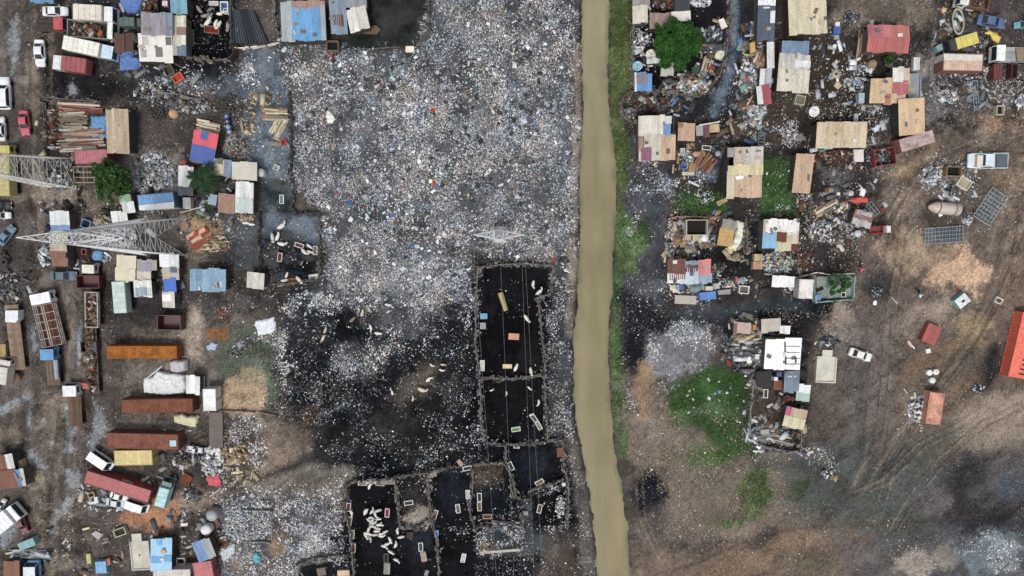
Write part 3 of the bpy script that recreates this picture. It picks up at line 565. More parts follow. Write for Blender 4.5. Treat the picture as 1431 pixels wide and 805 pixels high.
for e, d, p in (((970,180,60,50),.5,'scrap'),((1050,120,26,90),1.0,'scrap'),((1050,120,26,90),.6,'colour'),((950,225,40,26),.8,'wood'),((1150,110,70,60),.25,'pale'),((1170,250,60,50),.2,'scrap'),((1170,225,50,16),.4,'rust'),((990,350,66,54),1.1,'scrap'),((990,350,66,54),.6,'wood'),((990,395,60,30),.8,'colour'),((1130,330,60,44),.8,'rust'),
    ((1050,490,44,46),1.8,'scrap'),((1062,486,20,30),1.2,'dark'),((1128,500,12,30),1.0,'dark'),((1050,480,40,40),.8,'wood'),((1085,590,44,40),1.2,'scrap'),((1060,600,16,26),1.2,'pale'),((1085,560,44,60),.5,'rust'),((1345,70,60,70),.7,'scrap'),((1340,130,50,26),.9,'scrap'),((1330,260,40,40),.5,'pale'),((940,120,56,30),.9,'scrap'),((900,60,14,60),.5,'pale'),((995,60,24,60),.8,'scrap'),
    ((110,330,60,60),.7,'scrap'),((200,380,60,40),.5,'scrap'),((260,290,80,50),.6,'scrap'),((250,130,60,26),.8,'scrap'),((90,190,40,50),.5,'wood'),((200,60,60,50),.5,'scrap'),((240,640,60,40),.8,'scrap'),((260,760,60,50),.8,'scrap'),((20,400,26,60),.6,'scrap'),((160,690,60,30),.4,'pale'),((330,640,40,40),.6,'wood'),((300,250,60,50),.6,'colour'),((370,160,34,40),.6,'wood'),
    ((1190,290,50,40),.8,'scrap'),((1210,150,30,50),.5,'pale'),((1090,395,60,30),.6,'scrap'),((1160,470,24,14),.7,'scrap'),((910,150,44,26),.4,'rust'),((1250,70,60,50),.25,'dirt'),((150,780,100,30),.3,'scrap')): clutter(E(*e), d, p)
CL.build('scrap_clutter', BITS, 'loose boards, sheets and machine scraps lying between the huts and lorries', 'scrap')
GR = Stuff()
def grass(z, dens, pal='grass', size=.25, clump=2.4, seed=51):
    x, y = sample(z, dens * 1.7, clump, 2.5, .6, seed)
    P_ = np.stack([x, y, gzv(x, y) + RNG.uniform(.03, .28, len(x))], 1); GR.put(*leaves(P_, np.full(len(x), size), pal_cols(PAL[pal], len(x), .22), .25))
grass(P((854,-40),(882,-40),(884,130),(870,155),(880,205),(870,320),(864,300),(866,240),(860,190),(854,120)), 14, 'scrub')
grass(P((856,180),(876,190),(886,225),(872,240),(866,215)), 18)
for p in (((858,320),(872,300),(890,330),(886,360),(870,375),(866,400),(872,440),(866,520),(880,560),(880,600),(862,600),(855,540),(854,470),(860,400)),((885,310),(912,300),(914,335),(893,345))): grass(Zone(p), 18)
grass(P((950,275),(985,262),(1010,270),(1016,303),(946,302)), 18); grass(P((1064,225),(1105,220),(1108,260),(1100,300),(1064,300)), 20)
grass(P((936,550),(960,532),(1006,512),(1050,522),(1046,560),(940,570)), 20); grass(P((940,570),(1046,560),(1048,600),(1060,630),(1012,640),(985,602),(940,592)), 11)
for e, d, p in (((1054,690,20,36,-10),15,'grass'),((1115,686,18,10,30),12,'grass'),((1015,640,22,12),8,'grass'),((1018,728,20,10),8,'scrub'),((1140,785,30,14),6,'scrub'),((1275,735,22,18),4,'scrub'),((866,640,8,50,-14),9,'scrub'),((290,298,14,8),26,'grass'),((1118,298,10,10),14,'grass'),((376,5,10,10),8,'scrub'),
                ((1160,85,14,8),3,'scrub'),((960,650,60,40),2.2,'scrub'),((350,500,34,24),4,'scrub'),((1240,82,14,8),6,'scrub'),((1160,420,16,8),2,'scrub'),((900,720,12,30),3,'scrub'),((376,565,10,24),3,'scrub')): grass(E(*e), d, p)
GR.build('grass', LEAF, 'low green grass and weeds along the east bank and in the fenced yards', 'grass')
# ---------------------------------------------------------------- builders
def J(c, a=14): return tuple(max(5, min(250, v + random.randint(-a, a))) for v in c)
WALLS = [(92,80,68),(70,64,60),(104,92,76),(84,60,50),(60,62,66),(96,96,92)]
def door_on(t, hw, hl, h, side):
    m = MB(); x = random.uniform(-.3, .3) * hw
    y = (-hl - .03) if side < 0 else (hl + .03)
    m.box(x, y, .05, .85, .05, min(1.9, h - .35)); d = m.build('door', mat(J((74,66,58)), 'wood'), t)
    MB().box(x + .32, y + (.05 if side > 0 else -.05), 1.0, .05, .06, .14).build('handle', mat((60,60,60), 'metal'), d)
def shack(label, bb, panels, ang=0, z=2.5, wall=None, cat='shack', name='shack', pitch=None, gable=None, open_=False, group=None, kind='roof', under=0, rough=None):
    """bb: roof outline in the photo (before rotation); panels: (u0,v0,u1,v1,colour[,kind[,along]]) as fractions, v from the top"""
    x0, y0, x1, y1 = bb; px, py = (x0 + x1) / 2, (y0 + y1) / 2; k = mpp(px, py, z)
    W, D = (x1 - x0) * k, (y1 - y0) * k; X, Y = at(px, py, z)
    t = thing(name, label, cat, X, Y, R(ang + random.uniform(-1.6, 1.6)), group); zb = z - t.location.z
    pitch = random.choice((-.05, .05, .07)) if pitch is None else pitch
    def zf(x, y):
        if gable == 'x': return zb + .35 - .22 * abs(y)
        if gable == 'y': return zb + .35 - .22 * abs(x)
        return zb + pitch * y
    hw, hl = W / 2 - .22, D / 2 - .22; wc = wall or random.choice(WALLS)
    zs = min(zf(-hw, -hl), zf(hw, hl), zf(-hw, hl)) - .06
    if open_:
        for sx in (-1, 1):
            for sy in (-1, 1): MB().box(sx * hw, sy * hl, 0, .12, .12, zf(sx * hw, sy * hl) - .05).build('post', mat((90,76,60), 'wood'), t)
    else:
        m = MB(); n = max(3, int(W / .7))
        for sy in (-1, 1):
            for i in range(n):
                m.tint(random.uniform(.75, 1.1)); m.box(-hw + (i + .5) * 2 * hw / n, sy * hl, 0, 2 * hw / n - .01, .06, zf(-hw + (i + .5) * 2 * hw / n, sy * hl) - .06)
        n2_ = max(3, int(D / .7))
        for sx in (-1, 1):
            for i in range(n2_):
                m.tint(random.uniform(.75, 1.1)); yy = -hl + (i + .5) * 2 * hl / n2_; m.box(sx * hw, yy, 0, .06, 2 * hl / n2_ - .01, zf(sx * hw, yy) - .08)
        m.build('wall', mat(wc, 'wood'), t); door_on(t, hw, hl, zs, random.choice((-1, 1)))
        s_ = random.choice((-1, 1)); wy = random.uniform(-.3, .3) * hl
        wf = MB().box(s_ * (hw + .04), wy, 1.1, .05, .8, .7).build('window', mat((70,60,50), 'wood'), t); MB().box(s_ * (hw + .075), wy, 1.18, .02, .62, .54).build('shutter', mat((40,44,50), 'paint'), wf)
    # beams under the roof
    m = MB()
    for i in range(3): m.bar((-W / 2 + .1, (i - 1) * hl, zf(-hw, (i - 1) * hl) - .1), (W / 2 - .1, (i - 1) * hl, zf(hw, (i - 1) * hl) - .1), .05)
    m.build('rafter', mat((88,72,54), 'wood'), t)
    for i, p in enumerate(panels):
        u0, v0, u1, v1, c = p[:5]; kd = p[5] if len(p) > 5 else kind; al = p[6] if len(p) > 6 else 'y'; dz = (.035 * i) % .14
        xa, xb, yb, ya = -W / 2 + u0 * W, -W / 2 + u1 * W, D / 2 - v0 * D, D / 2 - v1 * D; m = MB(); f = lambda x, y: zf(x, y) + dz
        segs = [(xa, xb, ya, yb)]
        if gable == 'x' and ya < 0 < yb: segs = [(xa, xb, ya, 0), (xa, xb, 0, yb)]
        if gable == 'y' and xa < 0 < xb: segs = [(xa, 0, ya, yb), (0, xb, ya, yb)]
        for q in segs:
            if kd == 'flat': m.sheet(*q, f, al, 2.2, .002, .012, .03)
            elif kd in ('cloth', 'ply'): m.sheet(*q, f, al, 1.3, .006, .03, .05 if kd == 'cloth' else .1)
            else: m.sheet(*q, f, al, .85 if W < 6 else .95, .028, .035, .13)
        m.build('roof_sheet', mat(c, {'ply': 'wood', 'flat': 'paint'}.get(kd, kd), rough), t)
    if W * D > 16 and not open_:
        for i in range(int(min(7, 1 + W * D / 10))):
            m = MB(); m.tint(lin(random.choice(((150,150,146),(112,88,76),(200,196,186),(92,98,108),(176,160,138),(120,116,112))), 1.0)); x, y = random.uniform(-.42, .42) * W, random.uniform(-.42, .42) * D; s1_, s2_ = random.uniform(.25, 1.1), random.uniform(.2, .7)
            m.box(x, y, zf(x, y) + .19, s1_, s2_, .03, random.gauss(0, .25) + random.choice((0, 1.57))); m.build('roof_patch', mat((255,255,255), 'bits'), t)
    return t
def slab(label, bb, c, z0=.25, ang=0, cat='slab', name='concrete_slab', kind='concrete', bumpout=None, lip=0):
    px, py = (bb[0] + bb[2]) / 2, (bb[1] + bb[3]) / 2; k = mpp(px, py, z0); W, D = (bb[2] - bb[0]) * k, (bb[3] - bb[1]) * k; X, Y = at(px, py, z0)
    t = thing(name, label, cat, X, Y, R(ang)); m = MB().box(0, 0, -.1, W, D, z0 + .1)
    if bumpout: u0, u1, d = bumpout; m.box((-.5 + (u0 + u1) / 2) * W, D / 2 + d * k / 2 + .004, -.1, (u1 - u0) * W, d * k, z0 + .08)
    m.build('deck', mat(c, kind), t)
    if lip:
        for s in ((0, -D / 2 + .1, W, .2), (W / 2 - .1, 0, .2, D - .42), (-W / 2 + .1, 0, .2, D - .42)): MB().box(s[0], s[1], z0 + .002, s[2], s[3], lip).build('kerb', mat(J(c, 8), kind), t)
    return t
def container(label, px, py, L, W, ang, c, top=None, h=2.6, cat='container', name='shipping_container', kind='paint', open_=False, fill=None, lettering=None, z0=.12, end=None, group=None):
    """L, W in photo pixels measured on the roof"""
    k = mpp(px, py, h); L, W = L * k, W * k; X, Y = at(px, py, h); t = thing(name, label, cat, X, Y, R(ang), group)
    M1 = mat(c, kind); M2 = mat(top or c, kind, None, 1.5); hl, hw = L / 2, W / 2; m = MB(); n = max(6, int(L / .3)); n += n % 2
    for s in (-1, 1):
        vs = []
        for i in range(n + 1):
            x = -hl + .1 + (L - .2) * i / n; y = s * (hw - (.06 if i % 2 else .02)); vs += [(x, y, z0 + .1), (x, y, h - .12)]
        f = [(2 * i, 2 * i + 2, 2 * i + 3, 2 * i + 1) for i in range(n)]; m.add(vs, f)
        vs2 = [(x, y - s * .05, z) for x, y, z in vs]; m.add(vs2, [q[::-1] for q in f])
    m.box(-hl + .06, 0, z0 + .1, .05, W - .1, h - z0 - .22); m.box(0, 0, z0, L - .1, W - .1, .12)
    m.build('body', M1, t)
    m = MB()
    for sx in (-1, 1):
        for sy in (-1, 1): m.box(sx * (hl - .06), sy * (hw - .06), z0, .14, .14, h - z0)
    for sy in (-1, 1): m.box(0, sy * (hw - .05), h - .13, L - .28, .11, .12); m.box(0, sy * (hw - .05), z0 + .0, L - .28, .11, .14)
    for sx in (-1, 1): m.box(sx * (hl - .06), 0, h - .13, .12, W - .28, .12)
    m.build('frame', M1, t)
    if not open_:
        m = MB(); nn = max(4, int(L / .5))
        for i in range(nn):
            m.tint(random.uniform(.9, 1.07)); m.box(-hl + .12 + (i + .5) * (L - .24) / nn, 0, h - .07, (L - .24) / nn - .12, W - .22, .04)
        m.tint(.95); m.box(0, 0, h - .09, L - .2, W - .2, .03); m.build('roof', M2, t)
        for s in (-1, 1):
            d = MB().box(hl - .02, s * W / 4, z0 + .12, .05, W / 2 - .08, h - z0 - .26).build('door', M1 if not end else mat(end, kind), t)
            MB().bar((hl + .04, s * .14, z0 + .2), (hl + .04, s * .14, h - .2), .025).build('lock_bar', mat((120,118,114), 'metal'), d)
    else:
        MB().box(hl - .04, 0, z0 + .1, .05, W - .1, h - z0 - .22).build('end_panel', M1, t)
        if fill:
            st_ = chunk_mesh(int(L * W * 9), (L - .5) / 2, (W - .4) / 2, (.25, .8), PAL[fill], .5); o = link('load', st_, t); o.location = (0, 0, z0 + .12); o['kind'] = 'stuff'
    if lettering:
        s, u, lc = lettering; m = MB()
        for r in range(2):
            for i in range(9 - 3 * r):
                if (i * 7 + r * 3) % 5: m.box(u * L + i * .24, s * (hw + .012), h - .62 - r * .38, .16, .02, .26)
        m.build('lettering', mat(lc, 'paint'), t)
    return t
def chunk_mesh(n, rx, ry, size, pal, h, long=1.0, ell=False):
    u, v = RNG.uniform(-1, 1, n), RNG.uniform(-1, 1, n)
    if ell: r = np.sqrt(RNG.random(n)); a = RNG.uniform(0, math.tau, n); u, v = r * np.cos(a), r * np.sin(a)
    S = np.zeros((n, 3)); s = size[0] + (size[1] - size[0]) * RNG.random(n) ** 2.6
    S[:, 0] = s * RNG.uniform(.8, 1.5, n) * long; S[:, 1] = s * RNG.uniform(.35, .9, n) / (long ** .5); S[:, 2] = s * RNG.uniform(.06, .35, n)
    prof = (1 - np.clip(u * u + v * v, 0, 1)) if ell else np.ones(n)
    Pz = np.stack([u * rx, v * ry, RNG.random(n) * h * (.25 + .75 * prof) + .04], 1)
    V, F, C = chunks(Pz, S, RNG.uniform(0, math.tau, n) if long < 1.5 else RNG.normal(0, .12, n), .22, pal_cols(pal, n, .18))
    return nmesh('pieces', V, [F], C, BITS)
def pile(label, cat, px, py, rx, ry, pal, n=None, size=(.2, .8), h=.7, ang=0, name='scrap_heap', long=1.0, group=None):
    k = mpp(px, py, .3); X, Y = at(px, py, .2); rx, ry = rx * k, ry * k
    n = int((n or math.pi * rx * ry * 5 / max(.1, (sum(size) / 2) ** 1.2)) * 2.6); size = (size[0] * .45, size[1] * .72)
    me = chunk_mesh(n, rx, ry, size, PAL[pal], h, long, True); o = link(name, me, None, (X, Y, gz(X, Y)), R(ang)); return tag(o, label, cat, group, 'stuff')
def car(label, px, py, L, ang, c, kind='sedan', roof=None, cat='car', name='parked_car', group=None, glass=(34,42,50), W=None):
    k = mpp(px, py, 1.0); L *= k; X, Y = at(px, py, .9); t = thing(name, label, cat, X, Y, R(ang), group); body = mat(c, 'paint'); rf = mat(roof or c, 'paint'); gl = mat(glass, 'glass')
    W = W * k if W else {'sedan': L * .39, 'suv': L * .41, 'van': L * .41, 'pickup': L * .385}[kind]; hw = W / 2
    if kind == 'van': prof = [(-.5,.84,.45,1.5),(-.48,.95,.35,1.15),(-.3,1,.3,1.15),(.3,1,.3,1.15),(.44,.96,.32,1.05),(.495,.85,.4,.92),(.5,.8,.5,.8)]; cab = (-.49, .43, -.47, .30, 1.13, 2.05, .96, .86)
    elif kind == 'suv': prof = [(-.5,.84,.5,.95),(-.47,.95,.38,1.05),(-.2,1,.35,1.08),(.18,1,.35,1.08),(.40,.95,.36,1.02),(.48,.86,.4,.85),(.5,.8,.5,.7)]; cab = (-.47, .24, -.43, .10, 1.05, 1.72, .92, .78)
    elif kind == 'pickup': prof = [(-.5,.9,.5,.6),(-.49,.96,.42,.62),(-.1,1,.4,.62),(-.09,1,.38,1.0),(.22,1,.38,1.02),(.42,.95,.38,.98),(.49,.85,.42,.82),(.5,.8,.5,.7)]; cab = (-.09, .24, -.07, .12, 1.0, 1.65, .92, .78)
    else: prof = [(-.5,.80,.45,.78),(-.48,.92,.32,.92),(-.3,1,.28,.95),(.2,1,.28,.92),(.40,.95,.3,.86),(.48,.84,.34,.68),(.5,.76,.42,.58)]; cab = (-.36, .24, -.20, .07, .92, 1.42, .90, .72)
    def sec(x, kk, zb, zt):
        a = hw * kk; return [(x * L, s * y, z) for s, y, z in ((-1, a * .9, zb), (-1, a, (zb + zt) / 2), (-1, a * .96, zt - .07), (-1, a * .82, zt), (1, 0, zt + .035), (1, a * .82, zt), (1, a * .96, zt - .07), (1, a, (zb + zt) / 2), (1, a * .9, zb))]
    MB().loft([sec(*p) for p in prof]).build('body', body, t)
    b0, b1, r0, r1, zb, zt, kb, kt = cab; m = MB()
    Bt = [(b0 * L, -hw * kb, zb), (b1 * L, -hw * kb, zb), (b1 * L, hw * kb, zb), (b0 * L, hw * kb, zb)]; Tp = [(r0 * L, -hw * kt, zt - .04), (r1 * L, -hw * kt, zt - .04), (r1 * L, hw * kt, zt - .04), (r0 * L, hw * kt, zt - .04)]
    m.add(Bt + Tp, [(0, 1, 5, 4), (1, 2, 6, 5), (2, 3, 7, 6), (3, 0, 4, 7), (4, 5, 6, 7)]).build('cabin', body, t)
    m = MB(); q = [[(x * L * 1.0, s * hw * kt * f, z)for s, f in ((-1, 1), (-1, .5), (1, .5), (1, 1))] for x, z in ((r0 - .004, zt - .03), ((r0 * .7 + r1 * .3), zt + .03), ((r0 * .3 + r1 * .7), zt + .03), (r1 + .004, zt - .03))]
    vs = [p for r_ in q for p in r_]; m.add(vs, [(i * 4 + j, i * 4 + 4 + j, i * 4 + 5 + j, i * 4 + 1 + j) for i in range(3) for j in range(3)]).build('roof', rf, t)
    def pane(a, b_, c_, d, nm):
        a, b_, c_, d = map(Vector, (a, b_, c_, d)); ce = (a + b_ + c_ + d) / 4; n = (b_ - a).cross(d - a).normalized()
        if n.dot(ce - Vector((0, 0, .6))) < 0: n = -n
        vs = [tuple(ce + (p - ce) * .86 + n * .012) for p in (a, b_, c_, d)]; MB().add(vs, [(0, 1, 2, 3)]).build(nm, gl, t)
    pane(Bt[1], Bt[2], Tp[2], Tp[1], 'windscreen'); pane(Bt[3], Bt[0], Tp[0], Tp[3], 'rear_window')
    for i, j in ((0, 1), (2, 3)): pane(Bt[i], Bt[j], Tp[j], Tp[i], 'side_window')
    if kind == 'pickup':
        m = MB()
        for s in (-1, 1): m.box(-.295 * L, s * hw * .93, .62, .39 * L, .1, .36)
        m.box(-.485 * L, 0, .62, .1, W * .9, .34); m.build('cargo_bed', body, t)
    wheels(t, [(-.31 * L, hw), (.31 * L, hw)], .32)
    for s in (-1, 1):
        MB().box(.488 * L, s * hw * .58, .58, .06, .34, .14).build('headlight', mat((215,215,205), 'glass'), t); MB().box(-.49 * L, s * hw * .62, .66, .05, .26, .16).build('tail_light', mat((120,24,20), 'glass'), t)
        MB().box(.2 * L, s * (hw + .09), .92, .12, .2, .12).build('wing_mirror', body, t)
    return t
_WM = {}
def wheels(t, spots, r, wd=.2):
    key = (round(r, 2), wd)
    if key not in _WM:
        _WM[key] = (MB().lathe([(r * .55, -wd / 2), (r, -wd / 2), (r, wd / 2), (r * .55, wd / 2)]).mesh('tyre', mat((30,30,31), 'rubber')), MB().lathe([(.02, -wd * .35), (r * .56, -wd * .4), (r * .56, wd * .4), (.02, wd * .35)], n=10).mesh('rim', mat((120,120,120), 'metal')))
    for x, y in spots:
        for s in (-1, 1):
            w_ = link('wheel', _WM[key][0], t, (x, s * (y - wd * .6), r)); w_.rotation_euler = (R(90), 0, 0); link('rim', _WM[key][1], w_)
def lorry(label, px, py, L, W, ang, cab=None, bed='box', bc=(220,215,205), cabl=15, load=None, cat='lorry', name='lorry', bc2=None, h=None, group=None, z=None):
    """L, W, cabl in photo pixels; front points along +x"""
    hh = h or {'box': 2.9, 'open': 2.1, 'stake': 2.2, 'flat': 1.3, 'frame': 1.1, 'tipper': 2.3}[bed]
    k = mpp(px, py, hh); L, W, cl = L * k, W * k, cabl * k; X, Y = at(px, py, hh); t = thing(name, label, cat, X, Y, R(ang), group, z); hl, hw = L / 2, W / 2
    MB().box(0, .4, .55, L * .96, .14, .2).box(0, -.4, .55, L * .96, .14, .2).build('chassis', mat((52,44,40), 'rust'), t)
    bl = L - (cl + .15 if cab else 0); bx = -hl + bl / 2; z0 = 1.0; M1 = mat(bc, 'paint' if bed == 'box' else ('wood' if bed == 'flat' else 'rust')); M2 = mat(bc2 or bc, 'wood')
    if cab:
        m = MB(); ch = 2.35; x1, x0 = hl, hl - cl; cx = (x0 + x1) / 2
        pr = [(x0, .55), (x1, .55), (x1, 1.35), (x1 - .28, ch), (x0, ch)]
        vs = [(x, -hw * .96, z_) for x, z_ in pr] + [(x, hw * .96, z_) for x, z_ in pr]; m.add(vs, [(4, 3, 2, 1, 0), (5, 6, 7, 8, 9)] + [(i, (i + 1) % 5, 5 + (i + 1) % 5, 5 + i) for i in range(5)]); m.build('cab', mat(cab, 'paint'), t)
        MB().add([(x1 + .012, -hw * .86, 1.42), (x1 + .012, hw * .86, 1.42), (x1 - .25, hw * .82, ch - .1), (x1 - .25, -hw * .82, ch - .1)], [(0, 1, 2, 3)]).build('windscreen', mat((30,38,44), 'glass'), t)
        for s in (-1, 1): MB().box(cx + .05, s * (hw * .96 + .006), 1.4, cl * .5, .012, .6).build('side_window', mat((30,38,44), 'glass'), t); MB().box(x1 + .02, s * hw * .7, .75, .05, .3, .2).build('headlight', mat((210,210,200), 'glass'), t); MB().box(x1 - .1, s * (hw + .12), 1.5, .08, .22, .4).build('wing_mirror', mat((40,40,42), 'paint'), t)
        MB().box(x1 + .05, 0, .5, .12, W * .94, .22).build('bumper', mat((60,60,62), 'metal'), t)
        MB().box(cx - .1, 0, ch + .0, cl * .5, W * .55, .07).build('roof_panel', mat(J(cab, 10), 'paint'), t)
    if bed == 'box':
        m = MB().box(bx, 0, z0, bl, W, hh - z0 - .1); n = max(3, int(bl / .8)); m.build('box_body', M1, t); m = MB()
        for i in range(n): m.tint(random.uniform(.93, 1.05)); m.box(-hl + (i + .5) * bl / n, 0, hh - .098, bl / n - .05, W - .1, .07)
        m.build('roof', mat(bc2 or bc, 'paint'), t)
        for s in (-1, 1): MB().box(-hl - .03, s * W / 4, z0 + .08, .04, W / 2 - .08, hh - z0 - .3).build('door', mat(J(bc, 10), 'paint'), t)
    else:
        m = MB(); n = max(4, int(W / .28))
        for i in range(n): m.tint(random.uniform(.7, 1.15)); m.box(bx, -hw + .04 + (i + .5) * (W - .08) / n, z0 - .12, bl, (W - .08) / n - .025, .1)
        m.build('bed_floor', M2, t)
        if bed in ('open', 'tipper'):
            m = MB(); th = .13
            for s in (-1, 1): m.box(bx, s * (hw - th / 2), z0, bl, th, hh - z0)
            for s in (-1, 1): m.box(bx + s * (bl / 2 - th / 2), 0, z0, th, W - 2 * th - .01, hh - z0)
            m.build('side_wall', M1, t)
            m = MB(); n = max(3, int(bl / 1.1))
            for i in range(n + 1):
                for s in (-1, 1): m.box(-hl + .06 + i * (bl - .12) / n, s * (hw + .035), z0 - .05, .1, .06, hh - z0 + .05)
            m.build('rib', M1, t)
        elif bed == 'stake':
            m = MB(); n = max(3, round(bl / 1.5))
            for s in (-1, 1):
                for zz in (z0 + .15, (z0 + hh) / 2, hh - .1): m.box(bx, s * (hw - .05), zz, bl, .07, .12)
                m.box(bx, s * .18, hh + .02, bl, .12, .1)
            for i in range(n + 1):
                x = -hl + .06 + i * (bl - .12) / n
                for s in (-1, 1): m.box(x, s * (hw - .05), z0, .1, .1, hh - z0)
                m.box(x, 0, hh - .1, .09, W - .2, .1)
            m.build('stake_side', mat((190,182,168), 'wood'), t)
        elif bed == 'frame':
            m = MB()
            for i in range(5): m.box(-hl + .2 + i * (bl - .4) / 4, 0, z0 - .3, .12, W - .2, .12)
            m.build('cross_member', M1, t)
        if load:
            pal, lh = load; me = chunk_mesh(int(bl * W * 7), (bl - .7) / 2, (W - .7) / 2, (.2, .9), PAL[pal], lh); o = link('load', me, t); o.location = (bx, 0, z0 + .02); o['kind'] = 'stuff'
    wx = [(-hl + .9, hw), (-hl + 1.9, hw)] if L > 6.5 else [(-hl + 1.0, hw)]
    wheels(t, wx + ([(hl - cl * .5, hw)] if cab else [(hl - 1, hw)]), .46, .26); return t
def fence(label, pts, h=1.4, c=(104,98,92), cat='fence', name='fence', lean=.4, kind='wood', post=3.2, gap=.12, bw=(.25, .8), deb=True):
    w3 = [at(x, y, h * .6) for x, y in pts]; ox, oy = w3[0]; t = thing(name, label, cat, ox, oy); m = MB(); z0 = t.location.z; d0 = 0; pp = []
    for (ax, ay), (bx, by) in zip(w3, w3[1:]):
        ax -= ox; ay -= oy; bx -= ox; by -= oy; L = math.hypot(bx - ax, by - ay); a = math.atan2(by - ay, bx - ax); s = 0
        while s < L:
            wd = min(random.uniform(*bw), L - s + .05); x, y = ax + (s + wd / 2) * math.cos(a), ay + (s + wd / 2) * math.sin(a)
            if random.random() > gap:
                tv = random.uniform(.5, 1.3) if kind == 'wood' else random.uniform(.85, 1.08); m.tint((tv, tv * random.uniform(.95, 1.02), tv * random.uniform(.9, 1.04)))
                m.box(x + random.uniform(-.05, .05), y + random.uniform(-.05, .05), -.1, wd * .97, random.uniform(.04, .12), h * random.uniform(.6, 1.15) + .1, a + random.uniform(-.08, .08), random.uniform(-lean, lean))
            s += wd
            for _ in range(2 if deb and kind == 'wood' else 0):
                m.tint(random.uniform(.45, 1.35)); q = random.uniform(.15, .6); m.box(x + random.gauss(0, .22), y + random.gauss(0, .22), 0, q, q * random.uniform(.3, .9), random.uniform(.05, .5), a + random.gauss(0, .5), random.gauss(0, .2), random.gauss(0, .15))
        n = max(1, int(L / post))
        for i in range(n + 1): pp.append((ax + (bx - ax) * i / n, ay + (by - ay) * i / n))
        m.tint(1.15); m.bar((ax, ay, h * .8), (bx, by, h * .82), .05); m.bar((ax + .08, ay + .06, h * .4), (bx + .08, by + .06, h * .45), .045)
    m.build('board_panel', mat(c, kind), t)
    if len(pp) < 90:
        pm = MB().box(0, 0, -.2, .12, .12, h * 1.15 + .2).mesh('post', mat((92,82,72), 'wood'))
        for x, y in pp: link('post', pm, t, (x + random.uniform(-.1, .1), y + random.uniform(-.1, .1), 0), random.random())
    return t
_TR = {}
def trough(label, px, py, ang, c=(226,226,222), fill=(46,38,34), L=12.5, W=6.2, group='fridge shell troughs in the animal pens', cat='trough', name='feed_trough', flat=False):
    k = mpp(px, py, .4); X, Y = at(px, py, .4); t = thing(name, label, cat, X, Y, R(ang), group); key = (c, fill, flat)
    if key not in _TR:
        m = MB()
        for s in (-1, 1): m.box(0, s * .44, 0, 2, .12, .45); m.box(s * .94, 0, 0, .12, .76, .45)
        m.box(0, 0, .02, 1.88, .76, .08); f = MB().box(0, 0, .1, 1.76, .75, .2 if not flat else .31)
        _TR[key] = (m.mesh('shell', mat(c, 'paint')), f.mesh('feed', mat(fill, 'mud')))
    t.scale = (L * k / 2, W * k, 1); link('shell', _TR[key][0], t); link('feed', _TR[key][1], t); return t
def crate(label, px, py, w_, d, ang, c, h=.8, top=None, cat='crate', name='crate', open_=True, kind='wood', fill=(40,34,30), group=None, z=None):
    k = mpp(px, py, h); X, Y = at(px, py, h); W, D = w_ * k, d * k; t = thing(name, label, cat, X, Y, R(ang), group, z); M1 = mat(c, kind)
    if open_:
        th = min(.14, W * .1); m = MB()
        for s in (-1, 1): m.tint(random.uniform(.85, 1.1)); m.box(0, s * (D / 2 - th / 2), 0, W, th, h); m.box(s * (W / 2 - th / 2), 0, 0, th, D - 2 * th - .005, h)
        m.build('side', M1, t); MB().box(0, 0, .02, W - 2 * th - .01, D - 2 * th - .01, h * .35).build('contents', mat(fill, 'mud'), t)
    else:
        MB().box(0, 0, 0, W, D, h - .03, top=.985).build('body', M1, t); m = MB(); n = 2 if W < 1 else 3
        for i in range(n): m.tint(random.uniform(.88, 1.08)); m.box(-W / 2 + (i + .5) * W / n, 0, h - .028, W / n - .03, D - .02, .05)
        m.build('lid', mat(top or c, kind), t)
    return t
def drape(label, pts, c, z=.6, cat='tarpaulin', name='tarpaulin', bump=.35, kind='cloth', group=None, c2=None):
    """a crumpled sheet lying over things: outline in photo pixels"""
    zz = Zone(pts); X, Y = zz.p.mean(0); k = (H - z) / H; nx_, ny_ = (max(6, int(v / .16)) for v in (zz.hi - zz.lo)); gx, gy = np.meshgrid(np.linspace(zz.lo[0], zz.hi[0], nx_), np.linspace(zz.lo[1], zz.hi[1], ny_))
    d = zz.sdf(gx, gy); sd_ = random.randint(100, 900); ns = .5 * fbm(gx, gy, .9, sd_, 4, .6) + .5 * np.abs(fbm(gx, gy, .7, sd_ + 9, 3) - .5) * 2.2; zc = np.minimum(1, np.clip(d, 0, 9) / .35) * z * .55 + (ns - .5) * 2.6 * bump * np.clip(d / .4 + .2, 0, 1) + .12
    keep = (d + (ns - .5) * .5) > -.12; V = np.stack([(gx * k - X * k), (gy * k - Y * k), np.maximum(zc, .05)], -1).reshape(-1, 3); ii = np.arange(gx.size).reshape(gx.shape)
    q = np.stack([ii[:-1, :-1], ii[:-1, 1:], ii[1:, 1:], ii[1:, :-1]], -1).reshape(-1, 4); kk = keep.reshape(-1)[q].all(1); q = q[kk]
    used, inv = np.unique(q, return_inverse=True); V = V[used]; q = inv.reshape(-1, 4); cols = np.ones((len(V), 3)) * (.92 + .16 * ns.reshape(-1)[used])[:, None]
    me = nmesh(name, V, [q], cols, mat(c, kind)); me.polygons.foreach_set('use_smooth', np.ones(len(me.polygons), bool)); o = link(name, me, None, (X * k, Y * k, gz(X * k, Y * k))); md = o.modifiers.new('thickness', 'SOLIDIFY'); md.thickness = .03; return tag(o, label, cat, group)
